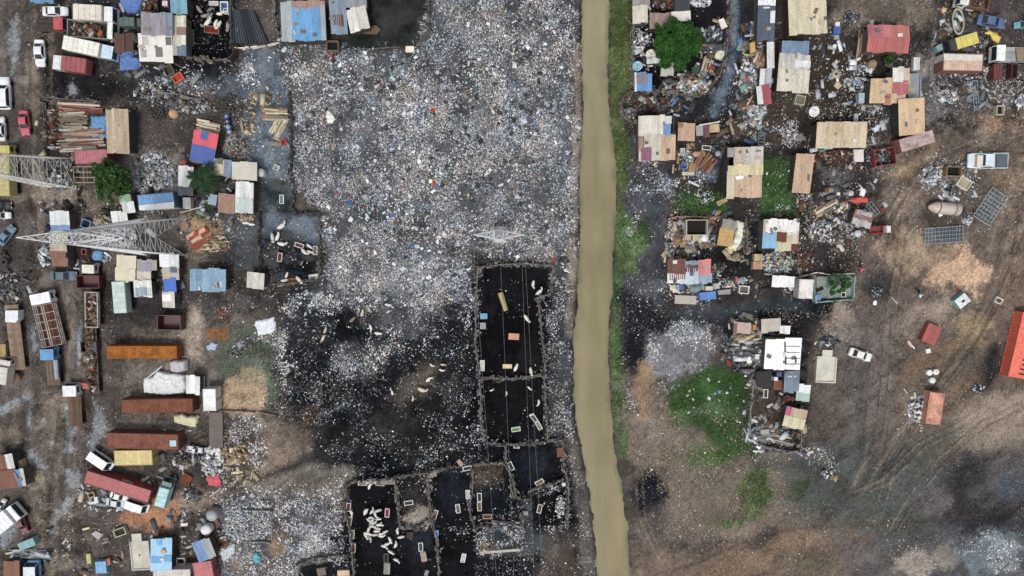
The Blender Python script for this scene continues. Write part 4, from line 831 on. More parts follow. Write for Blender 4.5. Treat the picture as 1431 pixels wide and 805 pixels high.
def tree(label, px, py, r, h, leafn, leaf=.42, cat='tree', name='tree', cols=None, squash=.75, trunk=.28, palm=False):
    k = mpp(px, py, h * .8); X, Y = at(px, py, h * .75); t = thing(name, label, cat, X, Y); r *= k
    m = MB(); m.bar((0, 0, -.2), (.1, .05, h * .45), trunk, trunk * .7, 8)
    for i in range(7):
        a = i * math.tau / 7 + random.random() * .5; rr = r * random.uniform(.45, .75); m.bar((.1, .05, h * .42), (rr * math.cos(a), rr * math.sin(a), h * random.uniform(.62, .85)), trunk * .5, trunk * .12, 6)
    m.build('trunk', mat((84,70,56), 'wood'), t)
    cl = cols or [(40,(42,76,31)),(25,(58,94,40)),(20,(29,56,25)),(8,(84,114,54))]
    if palm:
        V, F, C, o = [], [], [], 0
        for i in range(26):
            a = i * 2.4 + random.random() * .3; n = 26; L_ = r * random.uniform(.75, 1.1); s = np.linspace(.08, 1, n); el_ = random.uniform(.15, .7)
            xx = L_ * s; zz = h * .8 + L_ * (el_ * s - (el_ + .35) * s * s)
            for sd_ in (-1, 1):
                P0 = np.stack([xx * math.cos(a), xx * math.sin(a), zz], 1); wl = .2 * L_ * np.sin(np.pi * np.clip(s, .1, .97)) + .1
                tip = P0 + np.stack([(.10 * L_ * math.cos(a) - sd_ * wl * math.sin(a)), (.10 * L_ * math.sin(a) + sd_ * wl * math.cos(a)), -wl * .5], 1)
                nxt = P0 + np.array([math.cos(a), math.sin(a), -.02]) * .12; V.append(np.stack([P0, nxt, tip], 1).reshape(-1, 3)); f = np.arange(n)[:, None] * 3 + np.array([[0, 1, 2]]) + o; F.append(f); o += n * 3; C.append(np.repeat(pal_cols(cl, n, .15), 3, 0))
        link('crown', nmesh('crown', np.concatenate(V), F, np.concatenate(C), LEAF), t); return t
    # clumps of leaves through the crown's volume
    nc = max(24, int(r * r * 9)); a = RNG.uniform(0, math.tau, nc); rr = r * np.sqrt(RNG.random(nc)) * .86; zc = h * .55 + (h * .45) * np.sqrt(np.clip(1 - (rr / r) ** 2, 0, 1)) * RNG.uniform(.45, 1, nc)
    rr = rr * (1 + .16 * np.sin(3 * a + 1) * (rr / r)) * RNG.uniform(.88, 1.12, nc); C0 = np.stack([rr * np.cos(a), rr * np.sin(a), zc], 1); ci = RNG.integers(0, nc, leafn); cr = RNG.uniform(.4, .72, nc)[ci] * (r / 4.5) ** .5
    Pn = RNG.normal(0, 1, (leafn, 3)); Pn /= np.linalg.norm(Pn, axis=1)[:, None]; Pn *= (cr * RNG.random(leafn) ** .4)[:, None]; Pn[:, 2] *= squash
    bright = RNG.uniform(.68, 1.4, nc)[ci][:, None]; v, f, c_ = leaves(C0[ci] + Pn, np.full(leafn, leaf), np.clip(pal_cols(cl, leafn, .18) * bright, 0, .5), .5)
    link('crown', nmesh('crown', v, [f], c_, LEAF), t); return t
# --- sheep: one skinned body in four poses
def _skin(pts, edges, rad, root, name):
    me = bpy.data.meshes.new(name); me.from_pydata(pts, edges, []); o = bpy.data.objects.new(name, me); COL.objects.link(o); md = o.modifiers.new('s', 'SKIN'); md.use_smooth_shade = True
    if not me.skin_vertices: pass
    for i, v in enumerate(me.skin_vertices[0].data): v.radius = (rad[i][0], rad[i][1]) if isinstance(rad[i], tuple) else (rad[i], rad[i]); v.use_root = (i == root)
    sb = o.modifiers.new('d', 'SUBSURF'); sb.levels = 1; dg = bpy.context.evaluated_depsgraph_get(); dg.update(); ev = o.evaluated_get(dg); out = bpy.data.meshes.new_from_object(ev); bpy.data.objects.remove(o); out.name = name; return out
def sheep_mesh(turn, head, m):
    p, e, r = [], [], []
    def ad(pt, rad, to=None):
        p.append(pt); r.append(rad)
        if to is not None: e.append((to, len(p) - 1))
        return len(p) - 1
    a = ad((-.42, 0, .62), .15); b_ = ad((-.1, 0, .60), .19, a); c_ = ad((.22, 0, .62), .18, b_); n = ad((.42, .05 * turn, .72 + .06 * head), .095, c_)
    hd = ad((.58, .16 * turn, .74 + .22 * head), .085, n); ad((.76, .28 * turn, .66 + .2 * head), .045, hd)
    for s in (-1, 1): ad((.55, .16 * turn + s * .17, .76 + .22 * head), .028, hd)
    tl = ad((-.60, .02 * turn, .6), .04, a); ad((-.68, .05 * turn, .42), .03, tl)
    for x, root, sgn in ((-.40, a, 1), (.24, c_, -1)):
        for s in (-1, 1):
            h_ = ad((x, s * .11, .45), .07, root); kn = ad((x + sgn * .05 * -1, s * .12, .24), .035, h_); ad((x + random.uniform(-.04, .04), s * .12, .02), .03, kn)
    me = _skin(p, e, r, 0, 'sheep'); n_ = len(me.vertices); at2 = me.attributes.new('tint', 'FLOAT_COLOR', 'POINT'); at2.data.foreach_set('color', np.ones(n_ * 4, np.float32)); me.materials.clear(); me.materials.append(m); return me
_SH = {}
def sheep(label, px, py, L, ang, c=(222,216,206), group=None, cat='sheep'):
    v = random.randint(0, 3); key = (c, v)
    if key not in _SH: _SH[key] = sheep_mesh((-1, .2, 1, 0)[v], (0, .5, -.6, .3)[v], mat(c, 'cloth'))
    k = mpp(px, py, .7); X, Y = at(px, py, .7); o = link('sheep', _SH[key], None, (X, Y, gz(X, Y)), R(ang)); s = L * k / 1.42; o.scale = (s, s * 1.4, s * 1.05); return tag(o, label, cat, group)
def pylon(label, px, py, h, base, top, arms, rz=0, bar=.06, c=(196,198,196), nsec=9, arch=0, pad=None, name='power_pylon'):
    X, Y = at(px, py, 0); t = thing(name, label, 'pylon', X, Y, R(rz)); M1 = mat(c, 'metal'); z0 = 0
    z1_ = h * .30 if arch else 0; zs = ([0] if arch else []) + [z1_ + (h - z1_) * (1 - (1 - i / nsec) ** 1.12) for i in range(nsec + 1)]; nsec = len(zs) - 1; hf = lambda z: (base + (top - base) * min(1, z / (h * .9))) / 2
    cor = lambda z: [Vector((sx * hf(z), sy * hf(z), z)) for sx, sy in ((-1, -1), (1, -1), (1, 1), (-1, 1))]
    for q in range(4):
        m = MB(); zz = -.2
        for i in range(nsec): m.bar(cor(zs[i])[q] if i else cor(zs[i])[q] - Vector((0, 0, .3)), cor(zs[i + 1])[q], bar * 1.5)
        m.build('leg', M1, t)
    for q in range(4):
        m = MB(); p2 = (q + 1) % 4
        for i in range(nsec):
            A, B, C_, D_ = cor(zs[i])[q], cor(zs[i])[p2], cor(zs[i + 1])[p2], cor(zs[i + 1])[q]
            if i == 0 and arch:
                mid = (C_ + D_) / 2; m.bar(A, mid, bar); m.bar(B, mid, bar); m.bar(C_, D_, bar)
                for u in (.14, .28, .42, .56, .7, .84):
                    m.bar(A + (D_ - A) * u, A + (mid - A) * u, bar * .7); m.bar(B + (C_ - B) * u, B + (mid - B) * u, bar * .7); m.bar(A + (D_ - A) * u, A + (mid - A) * (u + .14), bar * .7); m.bar(B + (C_ - B) * u, B + (mid - B) * (u + .14), bar * .7)
            else:
                m.bar(A, C_, bar); m.bar(B, D_, bar); m.bar(D_, C_, bar * .9)
                X_ = (A + B + C_ + D_) / 4
                if (B - A).length > 1.6: m.bar((A + D_) / 2, X_, bar * .7); m.bar((B + C_) / 2, X_, bar * .7); m.bar((A + D_) / 2, A + (X_ - A) * .5, bar * .6); m.bar((B + C_) / 2, B + (X_ - B) * .5, bar * .6); m.bar((A + D_) / 2, D_ + (X_ - D_) * .5, bar * .6); m.bar((B + C_) / 2, C_ + (X_ - C_) * .5, bar * .6)
        m.build('bracing', M1, t)
    for za, la in arms:
        for s in (-1, 1):
            m = MB(); hh = hf(za); tip = Vector((s * la, 0, za + .3)); st_ = [Vector((s * hh, -hh, za)), Vector((s * hh, hh, za)), Vector((s * hh * .8, -hh * .8, za + 1.3)), Vector((s * hh * .8, hh * .8, za + 1.3))]
            for q in st_: m.bar(q, tip, bar)
            for u0, u1 in ((0, .25), (.25, .5), (.5, .75), (.75, .95)):
                for i, j in ((0, 1), (1, 0), (0, 2), (1, 3), (2, 3)): m.bar(st_[i].lerp(tip, u0), st_[j].lerp(tip, u1), bar * .65)
                m.bar(st_[0].lerp(tip, u1), st_[1].lerp(tip, u1), bar * .65)
            ar = m.build('crossarm', M1, t); MB().lathe([(.03, 0), (.12, .1), (.06, .2), (.12, .3), (.06, .4), (.12, .5), (.03, .9)], s * la, 0, 8).build('insulator', mat((120,86,70), 'paint'), ar).location = (0, 0, za - .6)
    m = MB(); tp = Vector((0, 0, h + 1.4)); [m.bar(q, tp, bar) for q in cor(h)]; m.build('peak', M1, t)
    for q in cor(0): MB().box(q.x, q.y, -.3, .8 if base > 4 else .5, .8 if base > 4 else .5, .55).build('footing', mat((150,148,142), 'concrete'), t)
    if pad: MB().box(0, 0, -.1, pad, pad, .22).build('foundation_pad', mat((170,172,172), 'concrete'), t)
    return t
def tyre(px, py, r, group, label, ang=None, z=0):
    k = mpp(px, py, .2); X, Y = at(px, py, .2); m = MB().torus((0, 0, .17), (random.uniform(-.25, .25), random.uniform(-.25, .25), 1), r * k * .72, r * k * .3, 14, 6); o = m.build('tyre', mat((70,67,66), 'rubber'), None, True); o.location = (X, Y, (gz(X, Y) if z == 0 else 0) + z); return tag(o, label, 'tyre', group)
def tank(label, px, py, r, h, c, cat='water tank', name='water_tank', lid=None, kind='paint', prof=None):
    k = mpp(px, py, h); X, Y = at(px, py, h); t = thing(name, label, cat, X, Y); r *= k; MB().lathe(prof(r, h) if prof else [(r * .96, 0), (r, .06), (r, h * .3), (r * .97, h * .32), (r, h * .36), (r, h * .8), (r * .8, h * .95), (r * .3, h)], n=22).build('shell', mat(c, kind), t, True); MB().lathe([(r * .28, h - .02), (r * .28, h + .07), (r * .1, h + .09)], n=14).build('lid', mat(lid or J(c, 25), kind), t); return t
def bike(label, px, py, ang, c=(40,42,46), load=None, L=17):
    k = mpp(px, py, .6); X, Y = at(px, py, .6); t = thing('motorbike', label, 'motorbike', X, Y, R(ang)); s = L * k / 2.1; t.scale = (s, s, s)
    for x in (-.68, .68): w_ = MB().torus((0, 0, 0), (0, 1, 0), .27, .065, 16, 6).build('wheel', mat((26,26,27), 'rubber'), t, True); w_.location = (x, 0, .33); MB().bar((0, -.06, 0), (0, .06, 0), .08, None, 8).build('hub', mat((130,130,130), 'metal'), w_)
    m = MB(); [m.bar(a, b_, .045, None, 6) for a, b_ in (((-.68, 0, .33), (-.1, 0, .45)), ((-.1, 0, .45), (.35, 0, .85)), ((.68, 0, .33), (.42, 0, 1.0)), ((-.68, 0, .33), (-.5, 0, .8)), ((-.5, 0, .8), (.35, 0, .85)))]; m.box(0, 0, .3, .45, .26, .3); m.build('frame', mat((70,70,72), 'metal'), t)
    MB().loft([[(x, y * w_, z_ * hh + .82) for y, z_ in ((-1, 0), (-.8, 1), (.8, 1), (1, 0))] for x, w_, hh in ((-.05, .12, .1), (.12, .16, .2), (.36, .1, .14))]).build('fuel_tank', mat(c, 'paint'), t); MB().box(-.38, 0, .8, .66, .24, .1, top=.85).build('seat', mat((24,24,26), 'rubber'), t)
    m = MB(); m.bar((.42, 0, 1.0), (.36, .36, 1.1), .025); m.bar((.42, 0, 1.0), (.36, -.36, 1.1), .025); m.build('handlebar', mat((150,150,150), 'metal'), t); MB().lathe([(.02, 0), (.09, .03), (.09, .1)], n=10).build('headlight', mat((200,200,190), 'glass'), t).location = (.5, 0, .9)
    return t
def plank_stack(label, bb, pal, ang=0, cat='timber', name='timber_stack', h=.6, n=40, along='x', wd=(.15, .4)):
    k = mpp((bb[0] + bb[2]) / 2, (bb[1] + bb[3]) / 2, h); X, Y = at((bb[0] + bb[2]) / 2, (bb[1] + bb[3]) / 2, h / 2); W, D = (bb[2] - bb[0]) * k, (bb[3] - bb[1]) * k; m = MB(); cs = [p[1] for p in PAL[pal]] if isinstance(pal, str) else pal
    for i in range(n):
        L = W * random.uniform(.4, .98); y = random.uniform(-.5, .5) * (D - .3); x = random.uniform(-.5, .5) * (W - L); m.tint(lin(random.choice(cs))); m.box(x, y, random.uniform(0, h), L, random.uniform(*wd), .06, random.gauss(0, .04), random.gauss(0, .03), random.gauss(0, .02))
    o = m.build(name, BITS); o.location = (X, Y, gz(X, Y)); o.rotation_euler = (0, 0, R(ang) + (R(90) if along == 'y' and False else 0)); return tag(o, label, cat, None, 'stuff' if False else None)
def grate(label, px, py, L, W, ang, nx_, ny_, c=(140,152,160), h=.5, cat='metal rack', name='metal_rack'):
    k = mpp(px, py, h); X, Y = at(px, py, h); t = thing(name, label, cat, X, Y, R(ang)); L, W = L * k, W * k; M1 = mat(c, 'metal'); b = MB(); f = MB()
    for s in (-1, 1):
        f.bar((-L / 2, s * W / 2, h), (L / 2, s * W / 2, h), .07); f.bar((s * L / 2, -W / 2, h), (s * L / 2, W / 2, h), .07)
        for q in (-1, 1): f.bar((s * L / 2, q * W / 2, 0), (s * L / 2, q * W / 2, h), .06)
    for i in range(1, nx_): x = -L / 2 + i * L / nx_; b.bar((x, -W / 2, h), (x, W / 2, h), .05); b.bar((x, -W / 2, .1), (x, W / 2, .1), .04)
    for i in range(1, ny_): y = -W / 2 + i * W / ny_; b.bar((-L / 2, y, h + .04), (L / 2, y, h + .04), .05); b.bar((-L / 2, y, .12), (L / 2, y, .12), .04)
    f.build('frame', M1, t); b.build('cross_bar', M1, t); return t
def board(label, pts, c, z=.14, cat='board', name='board', kind='ply', th=.05, tilt=0):
    """a loose stiff sheet: outline in photo pixels"""
    w3 = [at(x, y, z) for x, y in pts]; X = sum(p[0] for p in w3) / len(w3); Y = sum(p[1] for p in w3) / len(w3); m = MB(); n = len(w3); a = sum((w3[i][0] * w3[(i + 1) % n][1] - w3[(i + 1) % n][0] * w3[i][1]) for i in range(n))
    q = [(x - X, y - Y) for x, y in (w3 if a > 0 else w3[::-1])]; m.prism(q, 0, z)
    m.v = [(x, y, max(0.0, zz + tilt * x)) for x, y, zz in m.v]
    o = m.build(name, mat(c, {'ply': 'wood'}.get(kind, kind))); o.location = (X, Y, gz(X, Y)); return tag(o, label, cat)
def stick(label, p, q, r, c, cat='pole', name='pole', z=.25, kind='wood'):
    a, b_ = at(*p, z), at(*q, z); m = MB().bar((0, 0, z), (b_[0] - a[0], b_[1] - a[1], z), r, r * .85, 6); o = m.build(name, mat(c, kind)); o.location = (*a, gz(*a)); return tag(o, label, cat)
# ================================================================ pylons and power lines
pylon('tall grey lattice power pylon rising beside the blue tin roof in the lorry yard', 233, 331, 29, 6.6, 1.7, [(22.5, 5.4), (27, 6.6)], arch=1, bar=.05, nsec=9, c=(226,228,228), rz=R(-2))
pylon('tall lattice power pylon at the left edge standing by the pink container', 84, 242, 29, 5.0, 1.6, [(22.5, 5.2), (27, 6.2)], bar=.05, nsec=10, rz=R(2), c=(220,220,214))
pylon('small pale pylon with crossarms standing on the open rubbish field', 700, 328, 17.5, 2.4, 1.3, [(15.2, 3.9)], bar=.055, nsec=9, rz=R(3.5), c=(216,220,224), pad=3.0)
for nm, p, q in (('thin power line from the small pylon crossing the black pens on the west side', (660, 329), (700, 900)), ('thin power line from the body of the small pylon crossing the lower pens', (698, 330), (722, 900)),
                 ('thin power line on the east side crossing the big black pen, inner of the two', (728, 327), (750, 900)), ('thin power line on the east side crossing the big black pen, outer of the two', (732, 326), (764, 900))):
    a, b_ = at(*p, 15.4), at(*q, 8); m = MB(); pr = None
    for i in range(25):
        u = i / 24; z = 15.4 + (8 - 15.4) * u - 6 * u * (1 - u); v = Vector((a[0] + (b_[0] - a[0]) * u, a[1] + (b_[1] - a[1]) * u, z)) - Vector((a[0], a[1], 0))
        if pr: m.bar(pr, v, .013, None, 4)
        pr = v
    o = m.build('power_line', mat((150,152,155), 'metal')); o.location = (a[0], a[1], 0); tag(o, nm, 'power line', 'power lines hung from the small pylon')
# ================================================================ trees
tree('big round dark green tree with a dense crown beside the river compound', 946, 61, 37.5, 6.5, 34000, .34, trunk=.35, cols=[(40,(38,76,28)),(25,(46,90,32)),(20,(28,58,22)),(8,(66,106,44))])
tree('leafy green tree below the pink container near the left pylon', 155, 252, 30, 6, 11000, .42)
tree('dark feathery palm between the white roof and the blue and red awning', 284, 252, 25, 5, 0, palm=True, cols=[(40,(32,60,34)),(20,(42,76,40)),(20,(24,44,28))])
tree('bushy tree growing inside the small turquoise walled yard', 1172, 397, 17, 3.6, 2600, .34, trunk=.16, cols=[(40,(52,84,44)),(25,(70,104,60)),(20,(38,62,34))])
tree('small shrub growing by the pink roofed hut behind the felled trunk', 1243, 84, 8, 1.6, 420, .3, cat='shrub', name='shrub', trunk=.07)
# ================================================================ vehicles, west yard
car('white saloon car facing right in the top left row above the red flatbed', 76.5, 15.5, 35, 0, (236,238,240))
lorry('cream box lorry with white cab beside the white saloon in the top row', 129, 17, 55, 21, -3, (232,234,234), 'box', (222,212,192), 14)
lorry('small red cab lorry with an empty bare flatbed near the top left corner', 72, 35, 46, 17, -1, (196,44,50), 'flat', (84,72,62), 15, bc2=(66,56,48))
lorry('open sided lorry loaded with brown scrap and a white cab', 127, 41, 67, 24, -4, (238,240,240), 'open', (150,150,150), 9, ('rust', .5), bc2=(70,66,62))
lorry('long white box lorry with pale blue cab parked beside the blue tarpaulin', 122, 66, 70, 19, -12, (196,222,240), 'box', (236,232,218), 18)
car('white saloon car parked pointing down beside the long white lorry', 55, 74, 37, -90, (232,236,238))
lorry('lorry with a faded red box body and a white cab facing left', 94, 88.5, 51, 20, 172, (226,228,230), 'box', (164,62,64), 15)
lorry('dark green lorry parked under the torn blue tarpaulin at the top', 181, 30, 31, 12, 0, (62,84,78), 'box', (72,96,90), 8)
car('big white four wheel drive car cut by the left edge', 5, 130, 45, 90, (234,238,242), 'suv')
car('white car at the left edge just left of the pink car', 0, 180, 34, 90, (222,226,228))
car('pink red coupe parked on the mud road by the timber yard', 33.5, 171.5, 34, -88, (206,58,84))
lorry('yellow lorry at the left edge under the left pylon', 3, 237, 72, 17, 90, (206,186,60), 'box', (190,178,92), 14)
car('black car at the left edge below the yellow lorry', 2, 287, 26, 0, (34,38,44))
car('white car nose at the left edge above the small blue lorry', 1, 301, 26, 0, (226,232,238))
car('teal car with a dark windscreen angled on the road at the left edge', 8, 329, 32, 50, (84,128,150))
car('dark blue grey saloon below the cardboard roof stall', 88, 385.5, 37, 0, (74,98,116))
lorry('white cab lorry with slatted rusty cargo sides on the main road', 64, 446, 78, 29, 101, (240,242,244), 'stake', (110,66,50), 17, bc2=(112,62,44))
lorry('long wooden flatbed trailer with a white sheet near the left edge', 19, 472, 92, 20, 93.5, None, 'flat', (140,116,98), bc2=(150,122,100))
board('white plastic sheet lying on the long wooden flatbed trailer', [(7,434),(25,434),(25,446),(21,451),(7,450)], (222,226,230), 1.5, kind='cloth')
lorry('white framed trailer carrying a rusty steel beam', 127.5, 433, 50, 18, 88, None, 'open', (208,198,184), load=('rust', .6), bc2=(110,84,72), h=1.7)
lorry('white cab lorry parked above the dark red open skip', 129, 377, 19, 17, 88, (226,216,204), 'frame', (80,60,50), 14)
container('dark red open skip below the white cab near the main road', 122.5, 394, 32, 18, 0, (98,22,22), h=1.8, open_=True, name='open_skip', cat='skip')
lorry('long rusty trailer heaped with junk and a red tarp patch', 127, 505, 94, 17, 90, None, 'flat', (112,84,70), load=('rust', .5), bc2=(120,88,72))
drape('faded orange red cloth patch lying on the junk of the rusty trailer', [(119,533),(133,533),(135,542),(120,543)], (176,88,70), .25).location.z += 1.3
crate('black lined open box beside the rusty trailer', 118, 485, 11, 15, 0, (66,54,52), 1.2, fill=(24,14,14))
crate('dark plum metal cabinet lying beside the black lined box', 129, 485, 12, 15, 0, (62,48,58), 1.3, open_=False, kind='paint')
crate('tan plywood box lying below the black lined box', 121, 502, 9, 9, -10, (150,126,106), 1.2, open_=False)
lorry('small blue cab lorry with a blue crane arm on a bare bed', 72, 512, 55, 19, 91, (66,150,206), 'flat', (110,84,70), 17, bc2=(122,96,80))
stick('pale blue steel jib lying along the bed of the blue cab lorry', (78,503), (80,530), .35, (150,176,200), 'crane arm', 'crane_arm', 1.6, 'paint')
lorry('white cab lorry with a narrow brown flatbed south of the rusty trailer', 103, 566, 62, 19, 90, (230,232,234), 'flat', (110,80,58), 17, bc2=(112,82,58))
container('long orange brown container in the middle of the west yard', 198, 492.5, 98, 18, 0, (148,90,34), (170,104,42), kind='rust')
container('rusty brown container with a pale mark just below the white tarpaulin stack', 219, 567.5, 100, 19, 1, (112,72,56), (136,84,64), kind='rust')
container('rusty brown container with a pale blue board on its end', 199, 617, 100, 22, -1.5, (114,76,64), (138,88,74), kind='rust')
board('pale blue board resting on the end of the rusty container', [(237,615.5),(246,615.5),(246,624),(237,624)], (150,196,224), 2.72, kind='paint')
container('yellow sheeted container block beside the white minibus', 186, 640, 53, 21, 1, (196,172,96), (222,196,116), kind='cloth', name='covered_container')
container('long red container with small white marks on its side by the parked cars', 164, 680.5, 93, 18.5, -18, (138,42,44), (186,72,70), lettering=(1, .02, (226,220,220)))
car('white minibus angled beside the yellow sheeted block', 142.5, 643, 36, -36, (236,238,242), 'van', W=15)
lorry('narrow pale turquoise minibus lorry parked beside the long red container', 227, 691, 38, 14, 72, (92,134,140), 'box', (158,216,216), 9)
car('silver grey saloon parked tight along the long red container', 162.5, 703, 29, -9, (196,206,214))
car('white pickup with a ribbed roof at the lower end of the long red container', 193, 706.5, 31, -19, (232,236,240), 'van', W=13)
car('white car mostly hidden along the lower side of the long red container', 166, 693.5, 25, -18, (232,232,234), W=11)
car('dark red car wreck at the lower left by the teal box', 30, 733, 27, -72, (126,56,62))
lorry('white lorry cut by the left edge near the dark red wreck', 3, 729, 44, 24, 38, (238,240,242), 'box', (236,240,244), 10)
car('blue and white van at the bottom left edge', 47, 796, 26, 90, (84,160,214), 'van', roof=(214,224,234), W=19)
car('white pickup wreck beside the dark scrap near the white sack heap', 272, 628.5, 21, -8, (214,218,222), 'pickup')
car('small white car behind the scrap at the lower left edge', 2, 706, 18, 60, (222,228,234))
bike('dark motorbike parked left of the leafy tree', 111, 268, 75); bike('motorbike standing above the blue open box in the stall row', 113, 284, -50, (60,62,66)); bike('dark motorbike with white parts riding the puddled road at the lower left', 66, 741, 25, (120,120,126)); bike('motorbike with a pale load standing on the road by the white saloon', 40, 62, -20, (180,180,180), L=14)
for i, (a, b_) in enumerate((((12,390),'scrap'),((14,412),'scrap'))): pile('dark %s heap of car parts at the left edge' % ('upper' if i == 0 else 'lower'), 'scrap', a[0], a[1], 14, 12, b_, None, (.2, 1.0), 1.0)
for i, (x, y, r) in enumerate(((7,361,7),(5,355,5),(9,366,6))): tyre(x, y, r, 'big tyres at the left edge', 'big brown tyre lying in the stack at the left edge', z=0 if i == 0 else .25 * i)
tank('round brown wooden cable drum at the end of the long wooden flatbed', 20, 528, 7, .9, (130,96,62), 'cable drum', 'cable_drum', kind='wood', prof=lambda r, h: [(r, 0), (r, .1), (r * .5, .1), (r * .5, h - .1), (r, h - .1), (r, h)])
lorry('cream tanker lorry cut by the left edge beside the cable drum', 2, 520, 36, 15, 80, (214,208,196), 'box', (210,204,190), 10)
crate('yellow steel cabinet at the left edge beside the long flatbed', 4, 490, 8, 18, 0, (170,140,58), 1.2, open_=False, kind='paint')
# ================================================================ huts, west yard
F1 = lambda c, k='roof': [(0, 0, 1, 1, c, k)]
shack('blue tin roof strip at the very top left edge', (41,-14,74,3), F1((96,150,196)))
drape('crumpled blue tarpaulin at the top edge above the dark green lorry', [(161,-8),(197,-8),(194,10),(186,18),(172,16),(163,4)], (74,122,196), 1.4)
shack('wide lilac grey tin roof with a blue grey end at the top', (197,18,241,49), [(0, 0, .78, 1, (158,150,164)), (.78, 0, 1, 1, (128,150,168))], z=3)
shack('patched white roof with grey squares below the lilac roof', (194,48,241,86), [(0, 0, 1, 1, (226,222,212), 'cloth'), (.05, .55, .22, .85, (170,170,166), 'ply'), (.5, .5, .7, .78, (120,118,116), 'ply'), (.82, .15, .98, .42, (118,116,114), 'ply'), (.34, .62, .5, .84, (96,96,98), 'ply'), (.12, .1, .3, .35, (204,190,184), 'ply')], z=2.6)
shack('narrow roof of cream, brown and blue sheets beside the sheep pen', (241,22,260,77), [(0, 0, .35, 1, (206,196,172)), (.33, 0, 1, .33, (230,222,200)), (.33, .3, 1, .52, (146,116,100), 'ply'), (.33, .5, 1, .74, (232,226,206)), (0, .72, 1, 1, (110,134,158))], z=2.5)
shack('small turquoise roof at the top edge left of the sheep pen', (238,-6,261,19), F1((104,176,198)), z=2.8)
shack('rusted open frame shed half under the torn blue tarpaulin', (160,47,195,73), [(0, 0, .4, 1, (104,66,50)), (.45, 0, .75, .9, (92,58,46))], open_=True, z=2.2)
drape('big torn blue tarpaulin hanging from the rusted shed', [(160,54),(174,55),(183,70),(182,76),(193,78),(193,86),(186,97),(162,98)], (84,124,196), 1.3)
pile('yellow and brown machine scrap at the top edge', 'scrap', 207, 9, 11, 10, 'rust', 60, (.3, 1.1), .9)
crate('black open box with a small white and pink picture frame at the top', 228, 8, 17, 20, 0, (40,38,40), 1.0, fill=(22,22,24)); board('small white and pink framed panel on the black open box', [(226.5,1),(234,1),(234,8),(226.5,8)], (226,200,210), 1.15, kind='paint')
shack('tan gabled timber roof with a pale ridge by the timber yard', (148.5,154,180,213), [(0, 0, .33, 1, (190,166,132), 'ply'), (.31, 0, .45, 1, (216,196,164), 'ply'), (.43, 0, 1, 1, (192,168,136), 'ply')], ang=-2, gable='y', z=3)
drape('dark blue tarpaulin down the east side of the tan gabled roof', [(179,158),(188,160),(187,205),(178,208)], (40,56,100), .8)
drape('bright blue tarpaulin covering timber beside the tan gabled roof', [(123,160),(148,160),(148,193),(124,194)], (92,156,216), 1.0)
plank_stack('timber yard stack of red brown planks at its upper edge', (80,142,146,158), [(126,62,58),(110,60,52),(150,110,92),(214,206,196),(160,130,110)], -1, n=26, h=.8)
plank_stack('timber yard stack of pale weathered planks left of the blue tarpaulin', (82,157,124,182), 'wood', 0, n=60, h=.9)
plank_stack('timber yard stack of long brown and white boards below the blue tarpaulin', (80,180,148,212), [(120,70,58),(140,112,94),(176,160,140),(206,200,190),(96,82,72)], 2, n=70, h=.9)
pile('rusty offcut heap at the west side of the timber yard', 'scrap', 71, 178, 8, 30, 'rust', 120, (.2, 1.2), .5, long=2)
fence('rough timber yard fence of pale poles along the north side', [(58,136),(100,139),(144,143)], 1.3, (130,120,108))
fence('rough timber yard fence of grey boards along the west side', [(60,138),(64,180),(63,222)], 1.2, (98,94,92))
stick('thick white pipe lying at the foot of the timber yard', (66,206), (86,206), .2, (226,226,222), 'pipe', 'pipe'); stick('thinner white pipe lying east of the thick white pipe', (132,203), (148,204), .14, (220,220,216), 'pipe', 'pipe')
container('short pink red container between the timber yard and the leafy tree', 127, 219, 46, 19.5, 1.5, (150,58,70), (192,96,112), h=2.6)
pile('grey scrap metal heap beneath the left pylon', 'scrap', 84, 243, 24, 22, 'scrap', 420, (.2, 1.1), 1.0)
grate('rusty steel frame standing between the pylon scrap and the tree', 117, 244, 22, 28, 90, 3, 2, (178,166,140), 1.2, 'metal rack', 'metal_rack')
pile('grey white heap of broken concrete right of the leafy tree', 'rubble', 214, 240, 30, 25, 'pale', 500, (.2, .8), .8, name='rubble_heap')
shack('small pale green and white roof at the foot of the leafy tree', (168,272,187,297), [(0, 0, .85, .45, (152,190,148)), (.1, .42, 1, 1, (226,230,230))], ang=6, z=2.3)
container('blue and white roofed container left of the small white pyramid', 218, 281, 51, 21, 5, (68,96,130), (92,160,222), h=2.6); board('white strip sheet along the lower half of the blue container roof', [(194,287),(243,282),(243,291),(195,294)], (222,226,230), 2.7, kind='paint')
shack('white roofed stall with a blue front at the road side', (70,296,97,323), [(0, 0, 1, .75, (228,234,238)), (0, .73, 1, 1, (112,158,204))], ang=-1)
shack('pale yellow green roof seen through the big pylon', (72,323,95,341), F1((206,210,158)), z=2.3)
shack('brown plank roofed stall below the big pylon tip', (71,342,94,372), [(0, 0, 1, .3, (196,176,152), 'ply'), (0, .3, .9, .62, (142,96,76), 'wood', 'x'), (.05, .62, 1, 1, (150,108,88), 'wood', 'x')], z=2.3)
pile('heap of grey sacks left of the brown plank stall', 'sacks', 63, 357, 8, 14, 'pale', 40, (.5, 1.1), .7, name='sack_heap')
crate('blue open crate with a white rim above the big pylon', 119.5, 313, 13, 12, -20, (86,140,196), .9, fill=(30,30,34), kind='paint')
pile('cardboard and timber heap beside the blue open crate', 'rubbish', 143, 310, 12, 8, 'wood', 60, (.4, 1.2), .7)
shack('white roof partly behind the big pylon right of the cardboard heap', (156,296,178,313), F1((230,232,230)), ang=6, z=2.3)
pile('pale plastic bags under the middle of the big pylon', 'rubbish', 168, 332, 24, 14, 'pale', 150, (.3, 1.0), .7)
drape('round blue tarpaulin dome below the big pylon', [(123,352),(130,348),(139,350),(141,358),(137,366),(126,366),(122,360)], (92,158,206), 1.6)
